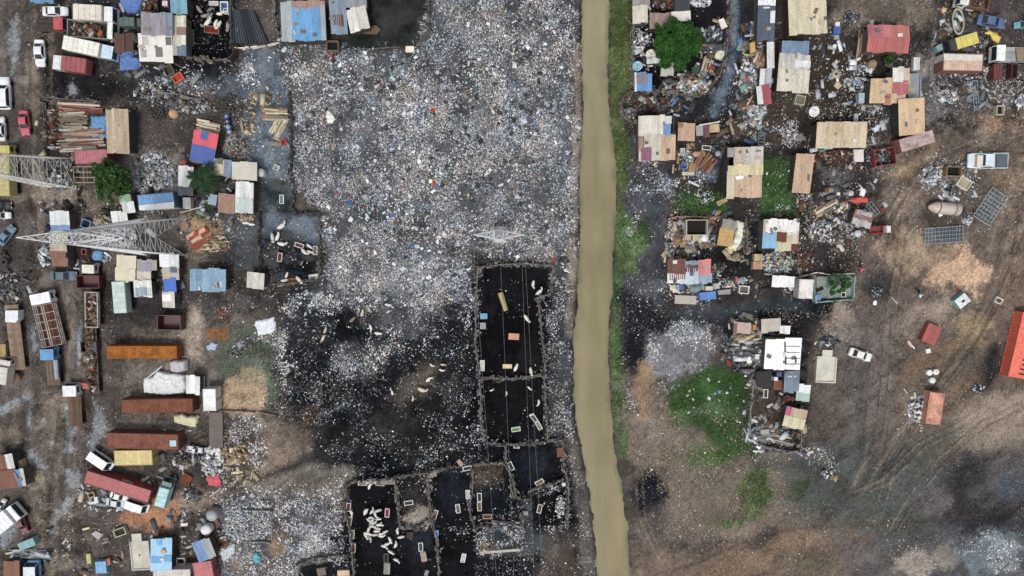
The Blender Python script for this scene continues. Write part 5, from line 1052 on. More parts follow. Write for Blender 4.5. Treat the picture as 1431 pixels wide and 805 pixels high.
crate('small pink red bin left of the blue tarpaulin dome', 117, 352, 7, 8, 0, (190,70,92), .9, kind='paint'); pile('pale cloth heap right of the blue tarpaulin dome', 'rubbish', 147, 360, 8, 6, 'pale', 30, (.4, 1.0), .6)
shack('upper of two cream roofs below the big pylon', (163,358,190,376), F1((216,204,174), 'cloth'), ang=-2, z=2.4)
shack('lower of two cream roofs below the big pylon', (161,375,189,393), F1((220,208,176), 'cloth'), ang=-3, z=2.4)
lorry('pale mint box lorry body beside the cream roofs', 166, 415.5, 44, 18, 92, None, 'box', (172,196,190), h=2.8, bc2=(186,208,200))
shack('patched grey and lilac roof right of the cream roofs', (191,364,219,378), [(0, 0, 1, 1, (178,172,160)), (.2, .3, .75, 1, (150,140,172), 'cloth')], z=2.3)
shack('tan cloth roof above the white roof with a blue grey patch', (191,377,211,392), F1((206,194,172), 'cloth'), z=2.3)
shack('white roof with a blue grey patch left of the stall column', (187,392,212,414), [(0, 0, 1, 1, (226,226,222)), (.08, .5, .98, .95, (150,166,192))], ang=-2, z=2.5)
shack('ribbed white roof at the head of the stall column under the pylon foot', (223,355,250,373), F1((234,236,238)), ang=-1, z=2.5)
shack('mottled grey and tan roof in the stall column', (227,373,250,390), [(0, 0, 1, 1, (176,170,164), 'cloth'), (.1, .5, .5, .95, (196,170,130), 'cloth'), (.5, .05, .9, .5, (90,96,110), 'cloth')], z=2.3)
shack('bright blue small roof in the stall column', (229,390,246,408), F1((48,110,214), 'cloth'), z=2.3)
shack('white and tan roof at the foot of the stall column', (227,408,244,430), [(0, 0, 1, 1, (214,204,188), 'ply'), (0, .15, .7, .6, (236,232,226), 'cloth')], ang=-2, z=2.3)
shack('pale blue corrugated roof standing alone in the middle yard', (265.5,376,315.5,406.5), [(0, 0, 1, 1, (134,176,206)), (.15, .02, .34, .5, (112,150,190)), (.76, .55, .9, .78, (190,208,220))], ang=1, z=2.6)
shack('small cream square roof left of the right hand sheep pen', (345,381,369,403), F1((218,212,200)), ang=-2, z=2.4)
container('dark maroon open skip north of the orange container', 236, 451, 33, 21, -1, (84,30,34), h=2.0, open_=True, name='open_skip', cat='skip')
drape('big white and pale blue sheeted machine stack above the rusty container', [(194,529),(208,527),(214,518),(228,522),(240,523),(256,526),(257,545),(254,553),(225,556),(195,552)], (222,224,226), 1.9)
drape('lilac grey sheet over the upper part of the white machine stack', [(229,507),(241,503),(256,505),(256,520),(246,524),(233,523)], (188,184,190), 2.3)
stick('white steel arm sticking out from the white machine stack', (205,529), (227,511), .14, (216,218,220), 'crane arm', 'crane_arm', 2)
shack('white square roof with a black line beside the machine stack', (260,525,279,551), F1((240,240,238)), ang=-3, z=2.5)
container('bright white flat roofed cabin beside the sandy patch', 292.5, 559, 18, 31, 0, (206,208,208), (244,244,244), h=2.6, name='site_cabin', cat='cabin')
drape('cream lumpy tarpaulin heap between the two rusty containers', [(237,583),(250,579),(258,582),(274,582),(271,601),(250,597),(238,593)], (216,206,160), 1.5)
slab('grey brown concrete strip roof south of the white cabin', (292,576,311,626), (112,102,98), .5, -1, 'slab', 'concrete_slab')
pile('bright white heap of plastic sacks above the pink tarpaulin', 'sacks', 297, 645, 15, 22, 'pale', 260, (.35, .95), 1.3, name='sack_heap')
drape('bright white sheet over the sack heap', [(284,627),(305,626),(308,640),(308,662),(296,665),(286,660)], (236,236,234), 1.2)
drape('pink red crumpled tarpaulin at the foot of the sack heap', [(284,668),(292,664),(304,664),(308,674),(306,682),(289,681)], (222,70,92), .9)
pile('tan cardboard heap right of the white sacks', 'cardboard', 335, 634, 13, 13, 'wood', 50, (.5, 1.4), .8, name='cardboard_heap')
pile('black vehicle scrap heap by the white pickup wreck', 'scrap', 258, 643, 18, 12, 'scrap', 90, (.3, 1.3), .9)
board('rust brown steel sheet lying on the dark scrap', [(249,673),(258,660),(270,668),(262,679)], (116,64,46), .4, kind='rust'); pile('wire and scrap heap by the pale turquoise minibus', 'scrap', 268, 692, 14, 10, 'scrap', 120, (.2, .9), .6)
stick('white pole lying below the pink tarpaulin', (293,694), (308,683), .09, (224,222,216))
tank('grey domed water tank on the brown path', 294.5, 722, 8.2, 2.0, (156,160,166)); tank('white round water tank below the grey tank', 286.5, 742, 7.6, 1.6, (224,224,224))
shack('blue and grey tilted hut roof below the water tanks', (272,755,298,782), [(0, 0, .62, 1, (110,156,208)), (.6, 0, 1, 1, (180,182,180))], ang=20, z=2.5)
slab('pale concrete platform with a stub at the bottom left', (183,756,210,797), (206,202,188), .4, 3, bumpout=(.12, .62, 11), lip=.18)
shack('checked pale blue tarpaulin roof beside the concrete platform', (210.5,753,240,798), [(0, 0, 1, 1, (150,204,236), 'cloth'), (.3, 0, .55, .2, (84,168,226), 'cloth'), (.05, .55, .5, .72, (84,168,226), 'cloth'), (.65, .5, 1, .66, (90,172,226), 'cloth'), (0, .8, .3, 1, (90,172,226), 'cloth')], z=2.4)
container('white and red striped container end at the bottom edge', 240, 806, 52, 20, 1, (190,180,178), (206,196,190)); container('red container end at the bottom edge right of the striped one', 284, 800, 27, 30, 8, (150,52,62), (196,78,86))
crate('turquoise blue open box at the bottom left', 141, 793, 15, 17, 3, (90,170,224), 1.0, open_=False, kind='paint'); board('orange red sheet behind the turquoise box', [(145,783),(153,780),(155,789),(148,791)], (160,62,40), .8, kind='paint')
board('pale grey square slab in the mud at the lower left', [(127,746),(134,742),(144,747),(138,755)], (176,170,168), .2, kind='concrete'); board('brown square board beside the pale grey slab', [(143,752),(151,751),(153,758),(147,760)], (124,108,98), .2)
crate('yellow rimmed open box by the brown path at the lower left', 167, 744, 17, 11, 20, (212,206,170), .8, fill=(60,56,50)); crate('small yellow and white crate in the lower left mud', 124, 781, 6, 14, 5, (214,204,130), .5, open_=False); crate('yellow broken crate left of the silver saloon', 127, 692, 9, 7, 20, (206,176,78), .5, kind='paint'); crate('white fridge lying left of the silver saloon', 134, 699, 5, 9, 5, (230,230,228), .6, open_=False, kind='paint'); crate('yellow bar crate on the mud south of the long red container', 120, 739, 10, 3, 15, (226,214,130), .4, open_=False, kind='paint')
crate('teal metal box beside the dark red wreck', 37, 761, 24, 11, 22, (110,170,176), 1.3, open_=False, kind='paint'); pile('pale pipe offcuts strewn below the teal box', 'scrap', 40, 775, 24, 8, 'pale', 40, (.5, 1.6), .4, long=3)
shack('rusty brown tin roof at the bottom left corner', (5,784,27,812), F1((150,92,60)), z=2.6); board('dark blue sheet between the rusty roof and the blue van', [(27,784),(37,786),(37,812),(27,812)], (36,44,84), .5, kind='cloth')
shack('white and brown hut roof at the left edge', (-8,635,19,656), [(0, 0, .65, 1, (146,92,70)), (.62, 0, 1, 1, (222,214,216))], ang=8, z=2.5); shack('rust brown hut roof with a blue end at the left edge', (-8,657,35,683), [(0, 0, .75, 1, (138,86,60)), (.74, 0, .9, .95, (76,140,206)), (.88, 0, 1, .95, (206,204,190))], ang=4, z=2.5)
crate('upright tan board box at the left edge beside the rust brown roof', 28, 650, 6, 14, 8, (190,166,110), 1.2, open_=False)
crate('orange open crate outside the top sheep pen', 248, 108.5, 15, 11, 33, (206,92,58), .8, fill=(176,72,46), kind='paint'); crate('olive grey pallet box beside the orange crate', 235, 98, 13, 14, 25, (112,106,88), .9, fill=(70,66,58))
pile('black tyre and cable scrap line across the top of the yard', 'scrap', 250, 145, 50, 12, 'scrap', 260, (.2, 1.2), .7, -6); tank('tan sandstone boulder in the scrap line', 240, 158, 7, 1.1, (198,160,122), 'boulder', 'boulder', kind='stone', prof=lambda r, h: [(r * .9, 0), (r, h * .3), (r * .8, h * .75), (r * .3, h)])
fence('pale pole fence along the scrap line north of the tyres', [(215,128),(250,132),(280,142),(296,152)], 1.0, (150,144,134))
for x, y in ((213,148),(218,152),(224,150),(209,154),(214,159),(220,158),(226,157),(216,164),(222,165),(207,150),(228,163),(212,143),(219,145)): tyre(x, y, 3.6, 'tyres heaped in the west scrap line', 'worn tyre in the heap at the west end of the scrap line', z=random.uniform(0, .3))
for x, y in ((314,140),(322,141),(320,134),(326,137),(317,152),(324,153)): tyre(x, y, 4.2, 'tyres by the grey mud', 'black tyre in the small stack beside the grey wet mud', z=random.uniform(0, .25))
shack('red and blue cloth awning tilted beside the barrels', (268,184,302,228), [(0, 0, 1, .5, (226,66,90), 'cloth'), (0, .48, 1, 1, (66,96,176), 'cloth'), (.3, .02, .6, .22, (70,96,160), 'cloth')], ang=-12, open_=True, z=2.4)
plank_stack('cream slat bench top at the upper end of the red and blue awning', (274,168,309,186), [(214,202,178),(226,214,192),(150,124,104)], -12, n=24, h=.7, cat='slat table')
for i, (x, y, w_) in enumerate(((316,162,'blue'),(317,169.5,'dark blue'),(318,177,'pale blue'),(320,184,'white topped blue'))): tank('%s barrel in the row beside the red and blue awning' % w_, x, y, 3.6, 1.0, ((52,84,140),(40,56,96),(110,150,190),(120,140,170))[i], 'barrel', 'barrel', (190,200,214), prof=lambda r, h: [(r * .9, 0), (r, .2), (r * .93, .35), (r, .5), (r * .93, .7), (r, .85), (r * .85, h)])
pile('pale stone and sand heap on the grey mud', 'rubble', 332, 206, 14, 17, 'dirt', 240, (.12, .5), .9, name='rubble_heap')
shack('tan and blue patched roof by the palm', (299,223,323,245), [(0, 0, .6, 1, (204,190,154)), (.58, 0, 1, 1, (130,150,184)), (.05, 0, .5, .3, (96,130,110))], ang=-6, z=2.4); shack('grey cream flat roof north of the white roofed hut', (324,227,359,250), F1((200,192,176), 'cloth'), ang=-3, z=2.4)
tank('pale drum standing at the east end of the grey cream roof', 363, 241, 6, 1.6, (190,188,180), 'drum', 'drum')
shack('white roof with a dark end left of the palm', (249,233,270,272), [(0, 0, 1, .74, (232,234,232)), (0, .72, 1, 1, (84,92,104))], ang=-5, z=2.4)
shack('long white and pale green roof beside the pond', (329,255,354,297), [(0, 0, 1, .55, (236,238,236)), (0, .53, 1, 1, (206,220,214))], ang=-3, z=2.5); shack('brown board roof left of the long white roof', (305,271,328,298), F1((174,132,108), 'ply'), ang=-3, z=2.4)
crate('blue grey metal cabinet below the palm', 297, 279, 12, 15, -10, (142,168,194), 1.6, open_=False, kind='paint'); crate('pale grey box below the white roof with a dark end', 261, 284, 11, 16, 0, (186,188,182), 1.2, open_=False, kind='paint')
stick('white pole lying below the pale grey box', (252,297), (283,289), .12, (216,214,208)); drape('white crumpled sheet south of the long white roof', [(334,308),(345,309),(357,313),(352,317),(338,312)], (224,222,214), .4); pile('tan rubble south of the long white roof', 'rubble', 344, 303, 12, 6, 'wood', 60, (.2, .8), .5, name='rubble_heap')
plank_stack('stack of rusty red corrugated sheets on the sandy patch', (262,321,297,342), [(156,80,60),(176,96,74),(206,170,150),(140,72,54)], 30, n=16, h=.5, wd=(.5, .9), cat='roof sheets', name='sheet_stack'); pile('pale timber offcuts beside the rusty sheets', 'timber', 298, 340, 18, 12, 'wood', 130, (.2, 1.0), .5, name='timber_heap', long=2)
plank_stack('heap of pale sawn timber at the edge of the rubbish field', (366,149,404,170), 'wood', -4, n=70, h=1.1); plank_stack('pale timber heap leaning south below the sawn timber', (372,166,405,186), [(206,198,170),(190,182,158),(160,140,112),(226,222,206)], 60, n=34, h=.8)
crate('red plastic tub at the edge of the rubbish field', 396, 198.5, 8, 8, 40, (190,74,58), .6, kind='paint', fill=(150,50,40)); crate('white square crate on the grey mud', 386, 234, 8, 7, -25, (224,224,218), .6, kind='paint', fill=(160,160,156))
pile('dark weed patch and greenery in the sandy yard', 'weeds', 335, 487, 24, 8, 'dark', 90, (.2, .6), .3, 35, name='weed_heap')
drape('white torn tarpaulin beside the rubbish field', [(353,449),(366,446),(382,443),(384,462),(376,467),(358,470)], (222,228,238), .8); drape('pale blue crumpled sheet above the sandy patch', [(285,484),(294,478),(303,481),(300,491),(289,491)], (168,190,214), .7); board('grey metal sheet lying in the weeds', [(330,480),(339,476),(343,483),(334,488)], (132,140,146), .2, kind='metal')
fence('low broken wall along the south of the sandy yard', [(307,574),(340,575),(370,577),(386,581)], .7, (140,134,126), 'wall', 'low_wall', .1, 'concrete'); stick('grey kerb wall beside the white cabin', (285,526), (285,543), .2, (176,172,166), 'kerb', 'kerb', .4, 'concrete')
# concrete pit with rubbish
fence('pale concrete rim of the square pit filled with rubbish, east and north sides', [(338,713),(379,714),(380,757)], .6, (150,156,154), 'wall', 'low_wall', .05, 'concrete', gap=0); fence('pale concrete rim of the square pit, south side', [(338,757),(378,758)], .6, (150,156,154), 'wall', 'low_wall', .05, 'concrete', gap=0)
pile('turquoise and white plastic bags heaped in the square pit', 'rubbish', 345, 735, 34, 24, 'pale', 600, (.15, .5), .5, name='rubbish_heap'); drape('turquoise rubbish bag below the square pit', [(351,776),(357,773),(363,779),(363,788),(356,790),(351,784)], (70,176,190), .8)
drape('pale white sheet heap beside the square pit', [(300,770),(318,764),(328,760),(327,775),(312,786),(303,784)], (196,202,206), .6); pile('white plastic bag heap at the top right of the square pit', 'rubbish', 368, 704, 9, 6, 'pale', 26, (.4, .9), .5); pile('mustard and brown scrap beside the blue tilted hut', 'scrap', 311, 757, 8, 8, 'rust', 40, (.3, .9), .5)
crate('white and black stove in the yard below the water tanks', 252, 785, 12, 10, 0, (216,206,204), .8, kind='paint', fill=(40,38,38)); board('white foam slab on the brown path at the lower left', [(252,732),(262,731),(262,735),(253,736)], (226,226,226), .2, kind='cloth')
# ================================================================ top of the rubbish field
shack('big blue roof with a grey strip at the top edge', (393,2,455,57), [(0, 0, .3, 1, (172,184,190)), (.24, .14, 1, .98, (94,172,232)), (.24, 0, 1, .16, (176,140,122)), (.9, .1, 1, 1, (160,170,172))], ang=2, z=2.9)
shack('narrow blue grey roof with a rust patch beside the big blue roof', (461,-6,484,47), [(0, 0, 1, 1, (140,160,182)), (.2, .5, .8, .78, (112,84,74), 'rust')], ang=3, z=2.6)
shack('white roof with tan stains beside the dark pond', (486,11,514,42), [(0, 0, .5, 1, (232,230,220)), (.48, 0, 1, 1, (222,214,200))], ang=12, z=2.5); shack('grey roof at the top edge above the stained white roof', (482,-8,512,10), F1((150,158,164)), z=2.4)
crate('small stone hut shell at the corner of the dark pond', 465, 64.5, 17, 14, 0, (120,108,94), 1.4, fill=(30,28,26), kind='concrete', cat='shed', name='small_shed'); crate('white box at the lower edge of the dark pond', 573, 69, 12, 8, 0, (236,226,200), .8, open_=False, kind='paint')
board('brown mud coloured board beside the stained white roof', [(506,40),(524,35),(532,41),(526,48),(508,47)], (116,84,66), .2); fence('rough stick fence between the dark pond and the rubbish field', [(600,-10),(599,20),(601,44),(586,60)], 1.2, (108,104,98)); stick('thin grey pole along the south edge of the dark pond', (476,71), (560,66), .06, (120,120,120))
paint_note = None
fence('white boarded wall west of the big blue roof', [(382,-8),(384,20),(387,40),(391,60)], 1.5, (150,146,138), 'wall', 'boundary_wall'); fence('white plastered low wall above the grey mud', [(327,67),(350,67),(372,64),(391,60)], 1.2, (226,222,210), 'wall', 'boundary_wall', .1, 'concrete', gap=0, bw=(1.2, 2.2))
m = MB(); o0 = at(345, 38, .5)
for i in range(26):
    u = i / 25; p, q = at(324 + 30 * u, 13 + 3 * u, .5), at(326 + 47 * u, 61 - u, .5); m.tint(random.uniform(.45, 1.5)); m.bar((p[0] - o0[0], p[1] - o0[1], .45 + .2 * (i % 2)), (q[0] - o0[0], q[1] - o0[1], .3 + .25 * (i % 2)), .12, .17, 6)
o = m.build('sheeting', mat((50,58,68), 'cloth')); o.location = (*o0, 0); tag(o, 'fan of dark blue black ridged sheeting beside the sheep pen', 'sheeting'); drape('grey cloth patch on the edge of the dark sheeting', [(323,34),(333,33),(334,45),(324,46)], (104,112,120), 1.2)
fence('dark plank gate at the corner of the top sheep pen', [(321,83),(328,72),(333,66)], 1.8, (62,52,44), 'gate', 'plank_gate', .5); fence('pole fence along the foot of the top sheep pen', [(242,76),(270,81),(300,85),(320,82)], 1.2, (122,116,106)); fence('board fence between the sheep pen and the dark sheeting', [(323,-8),(323,30),(324,62)], 1.4, (96,96,96))
# ================================================================ sheep pens
WH, TN, GY_ = (222,216,206), (206,188,158), (150,148,144)
g1 = 'sheep in the top pen by the lilac roof'
for x, y, L, a, c, lb in ((278,13,14,-55,GY_,'grey white sheep walking at the upper left of the top pen'), (293,13,12,30,(120,118,114),'darker grey sheep at the upper middle of the top pen'), (286,22,13,5,(140,138,132),'grey sheep crossing the middle of the top pen'), (293,23,13,40,(128,126,122),'dull grey sheep standing close behind the crossing one'),
    (291,31,16,38,WH,'white sheep slanting towards the red trough from above'), (281,35,8,-40,GY_,'small grey sheep at the corner of the red trough'), (301,33,14,-110,WH,'white sheep eating from the red trough, left of two'), (306,34,13,-115,WH,'white sheep eating from the red trough, right of two'), (307,19,12,0,WH,'white sheep lying level by the stacked boxes'), (319,37,16,-92,GY_,'pale sheep standing along the east fence of the top pen')): sheep(lb, x, y, L, a, c, g1)
crate('long red brown trough with sheep feeding in the top pen', 295.5, 41, 21, 10, -6, (132,92,66), .6, fill=(120,42,34), cat='trough', name='feed_trough'); trough('white fridge shell trough at the top edge of the sheep pen', 298.5, 4.5, 0, fill=(190,186,180), L=13, W=5.5); crate('white and blue box stack in the corner of the top pen', 313, 9, 11, 14, 0, (222,224,226), 1.0, fill=(60,90,160), kind='paint'); crate('small white box below the white and blue stack', 315.5, 15, 7, 7, 0, (228,228,226), .7, kind='paint', fill=(120,120,120)); board('dark grey panel leaning in the west of the top pen', [(263,41),(271,41),(271,65),(265,64)], (84,82,80), .3)
g2 = 'sheep in the pen west of the rubbish field'
for x, y, L, a, c, lb in ((394,316,16,30,WH,'white sheep at the head of the middle left pen'), (381,332,15,-80,(204,200,190),'pale sheep standing at the left in the middle left pen'), (388,331,14,62,WH,'white sheep turned up beside the pale one'), (394,341,15,-12,WH,'white sheep lying below the turned one'), (432,344,11,-35,WH,'upper sheep of three between the two troughs'), (425,352,13,-48,WH,'left sheep of three between the two troughs'), (433,352,11,-18,(206,202,194),'lower right sheep of three between the two troughs'),
    (400,385,10,62,WH,'white sheep standing at the bottom of the middle left pen'), (397,392,12,8,(200,192,184),'pale sheep lying below the standing one'), (418,391,14,-48,WH,'white sheep at the bottom right of the middle left pen'), (421,368,9,55,(120,104,76),'brown sheep alone in the middle of the middle left pen')): sheep(lb, x, y, L, a, c, g2)
for a in ((418,343,-18,(228,226,224),(100,60,52),'white trough with red feed beside the three sheep'), (440.5,350,88,(226,224,220),(120,108,100),'upright white trough at the east fence of the middle left pen'), (391,359.5,82,(214,206,204),(96,50,48),'upright trough with red feed left of the brown sheep'), (438,386.5,8,(232,230,224),(206,200,190),'pale filled trough at the south east corner of the middle left pen'), (393.5,278.5,88,(232,232,230),(120,130,136),'white trough standing in the dark pond')): trough(a[5], a[0], a[1], a[2], a[3], a[4])
fence('board fence on the west side of the middle left pen', [(362,298),(361,330),(362,372),(364,395)], 1.4, (92,84,78)); fence('thin pole fence on the east side of the middle left pen', [(446,298),(446,345),(447,384),(440,392),(400,396),(382,398)], 1.0, (120,112,104), gap=.3); fence('stick fence around the dark pond', [(411,250),(408,290),(414,300),(447,298)], 1.0, (84,86,84), gap=.3); fence('pole fence between the grey mud and the rubbish field', [(405,128),(407,180),(406,250)], .9, (74,76,78), gap=.35)
crate('rusty orange scrap trough at the south fence of the middle left pen', 409, 391, 13, 5, 0, (150,78,56), .5, cat='trough', name='feed_trough', fill=(150,96,70))
g3 = 'sheep roaming the black mud'
for x, y, L, a, c, lb in ((506,438,11,72,TN,'upper tan sheep of the group on the black mud'), (516,433,9,-75,(190,180,160),'small pale sheep right of the tan sheep'), (492,447,12,42,(132,114,98),'dull brown sheep left of the tan sheep'), (504,447,9,-95,(110,56,46),'red brown sheep below the tan sheep'), (518,458,11,-68,WH,'white sheep above the white level one'), (528,466,12,-5,WH,'white level sheep east of the others'),
    (454,462,10,65,TN,'tan sheep walking, upper of a pair at the field edge'), (451,473,11,62,TN,'tan sheep walking, lower of a pair at the field edge'), (603,511,8,-40,WH,'small white sheep at the west of the brown track'), (619,510,9,-5,(190,180,170),'pale sheep at the east of the brown track'), (617,518,9,-20,WH,'white sheep below the pale one on the brown track'), (599,530,12,45,WH,'white sheep slanting up on the brown track'), (590,545,15,-22,(214,200,170),'large cream sheep on the brown track'), (548,549,9,95,WH,'white sheep facing up west of the brown track'), (577,558,9,70,TN,'tan sheep below the large cream sheep')): sheep(lb, x, y, L, a, c, g3)
g4 = 'sheep in the big black pen'
for x, y, L, a, lb in ((745,397,12,-100,'white sheep below the north east corner of the big black pen'), (754,408,14,38,'white sheep slanting by the corner of the big black pen'), (736,445,14,-55,'white sheep in the middle of the big black pen'), (721,514,13,65,'white sheep beside the tan box in the big black pen'), (742,519,13,-80,'white sheep at the dividing fence'), (740,543,8,-40,'small white sheep just below the dividing fence'), (753,563,10,-95,'white sheep along the east fence of the lower black pen'), (743,580,8,20,'small white sheep above the pair of slanting troughs'), (708,550,7,-85,'tiny white sheep in the lower black pen'), (687,546,7,15,'tiny pale sheep near the west fence of the lower black pen')): sheep(lb, x, y, L, a, WH, g4)
g5 = 'flock of white sheep in the bottom pen'
for x, y, a in ((511,716,65),(520,715,55),(528,714,25),(524,720,-75),(518,724,20),(519,729,50),(528,726,10),(515,728,-30),(523,731,20),(529,734,12),(520,736,-15),(527,739,5),(515,740,75),(514,746,-20),(523,748,12),(532,747,0),(538,744,35),(511,749,-55),(517,753,-50),(533,750,-8),(531,734,-5),(526,743,10)): sheep('white sheep in the packed flock in the bottom pen', x, y, random.uniform(9.5, 12), a + random.uniform(-10, 10), random.choice((WH, (206,204,196), (190,190,184))), g5)
for x, y, a, lb in ((491,717,-65,'white sheep by the red trough on the west fence'),(510,715,70,'white sheep standing apart at the upper left of the flock'),(555,743,100,'white sheep facing up east of the flock'),(560,751,15,'white sheep level beside a brown mat'),(545,755,-60,'upper sheep of the small lower group'),(541,761,20,'middle sheep of the small lower group'),(537,764,-10,'left sheep of the small lower group'),(553,762,65,'white sheep slanting up right of the small lower group'),(546,772,-25,'small sheep below the small lower group'),(554,783,-18,'white sheep walking at the bottom of the pen'),(516,680,70,'pale sheep standing at the north fence')): sheep(lb, x, y, 11, a, WH, g5)
W1, T1, Rd = (228,228,226), (186,170,136), (110,48,44)
for x, y, a, c, f, lb in ((506.5,675.5,-2,(212,204,196),(150,144,138),'pale filled trough at the north fence, west of four'),(519,673,4,W1,(190,186,182),'white trough at the north fence, second of four'),(531,676,-4,(168,170,172),(120,120,120),'grey trough at the north fence, third of four'),(545,673.5,2,(190,182,176),(140,132,128),'stone coloured trough at the north fence, east of four'),
    (487,709,86,(214,206,204),Rd,'white rimmed trough with red feed on the west fence'),(488.5,728.5,80,T1,(110,92,70),'tan trough on the west fence below the red one'),(492,747,86,(196,186,160),(120,106,84),'cream trough on the west fence, third down'),(493.5,766,86,(226,206,204),(130,44,42),'white trough with bright red feed on the west fence, lowest'),(541,717,86,(226,214,212),(136,40,40),'upright white trough with red feed right of the flock'),
    (571,703,8,W1,(60,56,54),'white trough in the pen with the pale stone bank'),(588,764.5,92,(224,224,216),(70,70,66),'white trough above the brown box in the bottom pen'),(608,719,72,(220,214,206),(120,108,100),'tilted pale trough by the stone bank pen'),(640,711,98,W1,(110,110,108),'white trough in the dark square pen, left of two'),(654,691,92,(238,238,238),(190,190,190),'white trough in the dark square pen, right of two'),
    (647.5,780,78,(232,232,228),(196,196,192),'white slanting trough in the lower dark pen'),(653,654.5,12,W1,(60,58,56),'white trough lying across the fence corner'),(603.5,663.5,18,(190,176,168),(150,136,128),'pinkish trough on the north fence of the dark square pen'),(465,781,0,(206,206,200),(186,186,180),'pale trough on the fence of the bottom left pen'),
    (670,695,92,W1,(52,50,50),'white trough in the central pen, upper of two end to end'),(670,708,92,(220,206,190),(110,88,70),'white trough with brown feed, lower of two end to end'),(681,722,0,(190,146,110),(84,60,48),'brown wooden trough in the central pen'),(714,651.5,-65,(236,236,230),(60,58,58),'white trough standing askew beside the wide black pen'),(754,674,30,(232,224,200),(120,104,86),'cream trough on the slanting fence of the wide black pen'),
    (754,711,78,(224,214,208),(80,60,58),'white trough in the pen with the white rubbish corner'),(721,600,9,(226,236,214),(120,150,104),'pale green rimmed trough in the lower black pen'),(746,584,-55,W1,(90,80,74),'slanting white trough, upper of a pair at the east fence'),(753,595,-62,W1,(150,132,124),'slanting white trough, lower of a pair at the east fence'),(674,511,90,(230,236,230),(200,208,196),'long white trough at the west fence of the big black pen'),
    (539.5,780,90,(72,68,64),(26,26,28),'dark framed trough at the bottom of the flock pen'),(987.5,206.5,-6,(232,232,230),(70,66,64),'white trough in the compound right of the small tan roof'),(1070,550,88,(236,236,236),(74,64,58),'white trough in the walled yard below the big white roof'),(1028,260.5,90,(200,200,196),(60,56,54),'small frame trough beside the wide tan and grey roof')): trough(lb, x, y, a, c, f, L=12.5 if 'long' not in lb else 15)
for x, y, w_, d, a, c, op, lb in ((676,442,10,8,0,(70,160,204),False,'bright blue box in the big black pen'),(675,455.5,8,9,0,(150,144,140),False,'grey box below the bright blue box'),(718,470.5,15,9,-3,(204,128,84),False,'orange box in the middle of the big black pen'),(709,512,13,6,0,(214,182,122),False,'tan box in the lower part of the big black pen'),(734,717.5,8,6,0,(150,146,144),False,'grey block on the fence end in the lower pens'),(722,624,9,6,-3,(156,158,170),False,'grey box hung on the south fence of the lower black pen'),
    (610,746,6,10,0,(54,128,190),False,'blue drum box on the fence of the bottom pen'),(592,778,8,14,10,(150,122,96),False,'brown box below the white trough in the bottom pen'),(540.5,795,9,16,-3,(150,144,132),False,'grey slatted pallet at the bottom of the flock pen'),(480,801,17,8,2,(206,166,124),False,'tan box at the bottom edge of the bottom left pen'),(449,799,12,11,10,(130,112,100),False,'brown bundle in the bottom left pen'),(573,748,10,9,0,(62,48,44),False,'dark brown mat beside the level sheep'),(596,801,5,8,-20,(150,146,142),False,'grey post stub at the bottom edge of the pens'),(643,647,6,10,38,(150,116,84),False,'tan plank box at the fence corner by the lying trough')): crate(lb, x, y, w_, d, a, c, .5, open_=op, kind='paint' if 'box' in lb else 'wood', cat='box' if 'box' in lb else 'crate')
board('rusty brown sheet at the east side of the wide black pen', [(778,626),(786,625),(787,638),(779,639)], (132,84,64), .3, kind='rust'); tank('round white tub in the pen corner by the river', 788, 677, 3, .5, (220,220,220), 'tub', 'tub'); stick('pale hollow log trough lying in the big black pen', (699,409), (707,434), .5, (176,160,104), 'log', 'hollow_log', .5)
FC = (132,126,120)
for lb, pts in (('scrap board fence on the west side of the big black pen', [(669,372),(666,400),(665,440),(664,480),(669,515),(672,560),(672,590),(678,619)]), ('scrap board fence on the north side of the big black pen', [(668,374),(690,371),(730,368),(773,371)]), ('scrap board fence stepping in at the north east corner of the big black pen', [(773,371),(771,400),(769,411),(750,416)]),
    ('scrap board fence on the east side of the big black pen', [(750,416),(755,440),(757,475),(763,502),(760,522),(761,545),(764,580),(765,617)]), ('fence of boards and poles dividing the big black pen', [(670,527),(700,530),(730,528),(761,525)]), ('scrap board fence along the south of the lower black pen', [(678,619),(700,621),(740,621),(765,617),(786,615)]), ('thin board fence on the west side of the wide black pen', [(707,622),(707,650),(716,668),(721,692)]), ('scrap board fence on the east side of the wide black pen', [(786,615),(788,655),(794,672),(794,705),(793,742)]),
    ('slanting pole fence below the wide black pen', [(738,688),(760,679),(785,672)]), ('blue and grey board fence at the corner of the wide black pen', [(714,680),(717,695),(730,698),(740,697)]), ('pole fence on the north side of the central pen', [(660,650),(684,648),(707,648)]), ('leaning board fence between the dark square pen and the central pen', [(661,655),(660,690),(655,705),(658,722),(664,738)]), ('grey board fence along the south of the central pen', [(664,737),(684,736),(684,742)]), ('rag and board fence by the grey block', [(731,718),(729,738)]),
    ('scrap board fence on the north side of the flock pen', [(485,677),(500,673),(530,672),(552,670)]), ('scrap board fence on the west side of the flock pen', [(485,677),(480,700),(488,740),(492,770),(495,815)]), ('board fence between the flock pen and the stone bank pen', [(551,668),(555,700),(559,737)]), ('board fence on the east side of the stone bank pen', [(597,663),(600,700),(604,725),(612,765),(613,815)]), ('sagging fence of rags along the stone bank', [(559,738),(580,738),(604,726)]), ('board fence along the north of the small pens', [(552,668),(575,663),(600,661),(633,653)]), ('low fence along the north of the bottom left pen', [(414,790),(440,781),(487,777)])):
    fence(lb, pts, 1.25, FC)
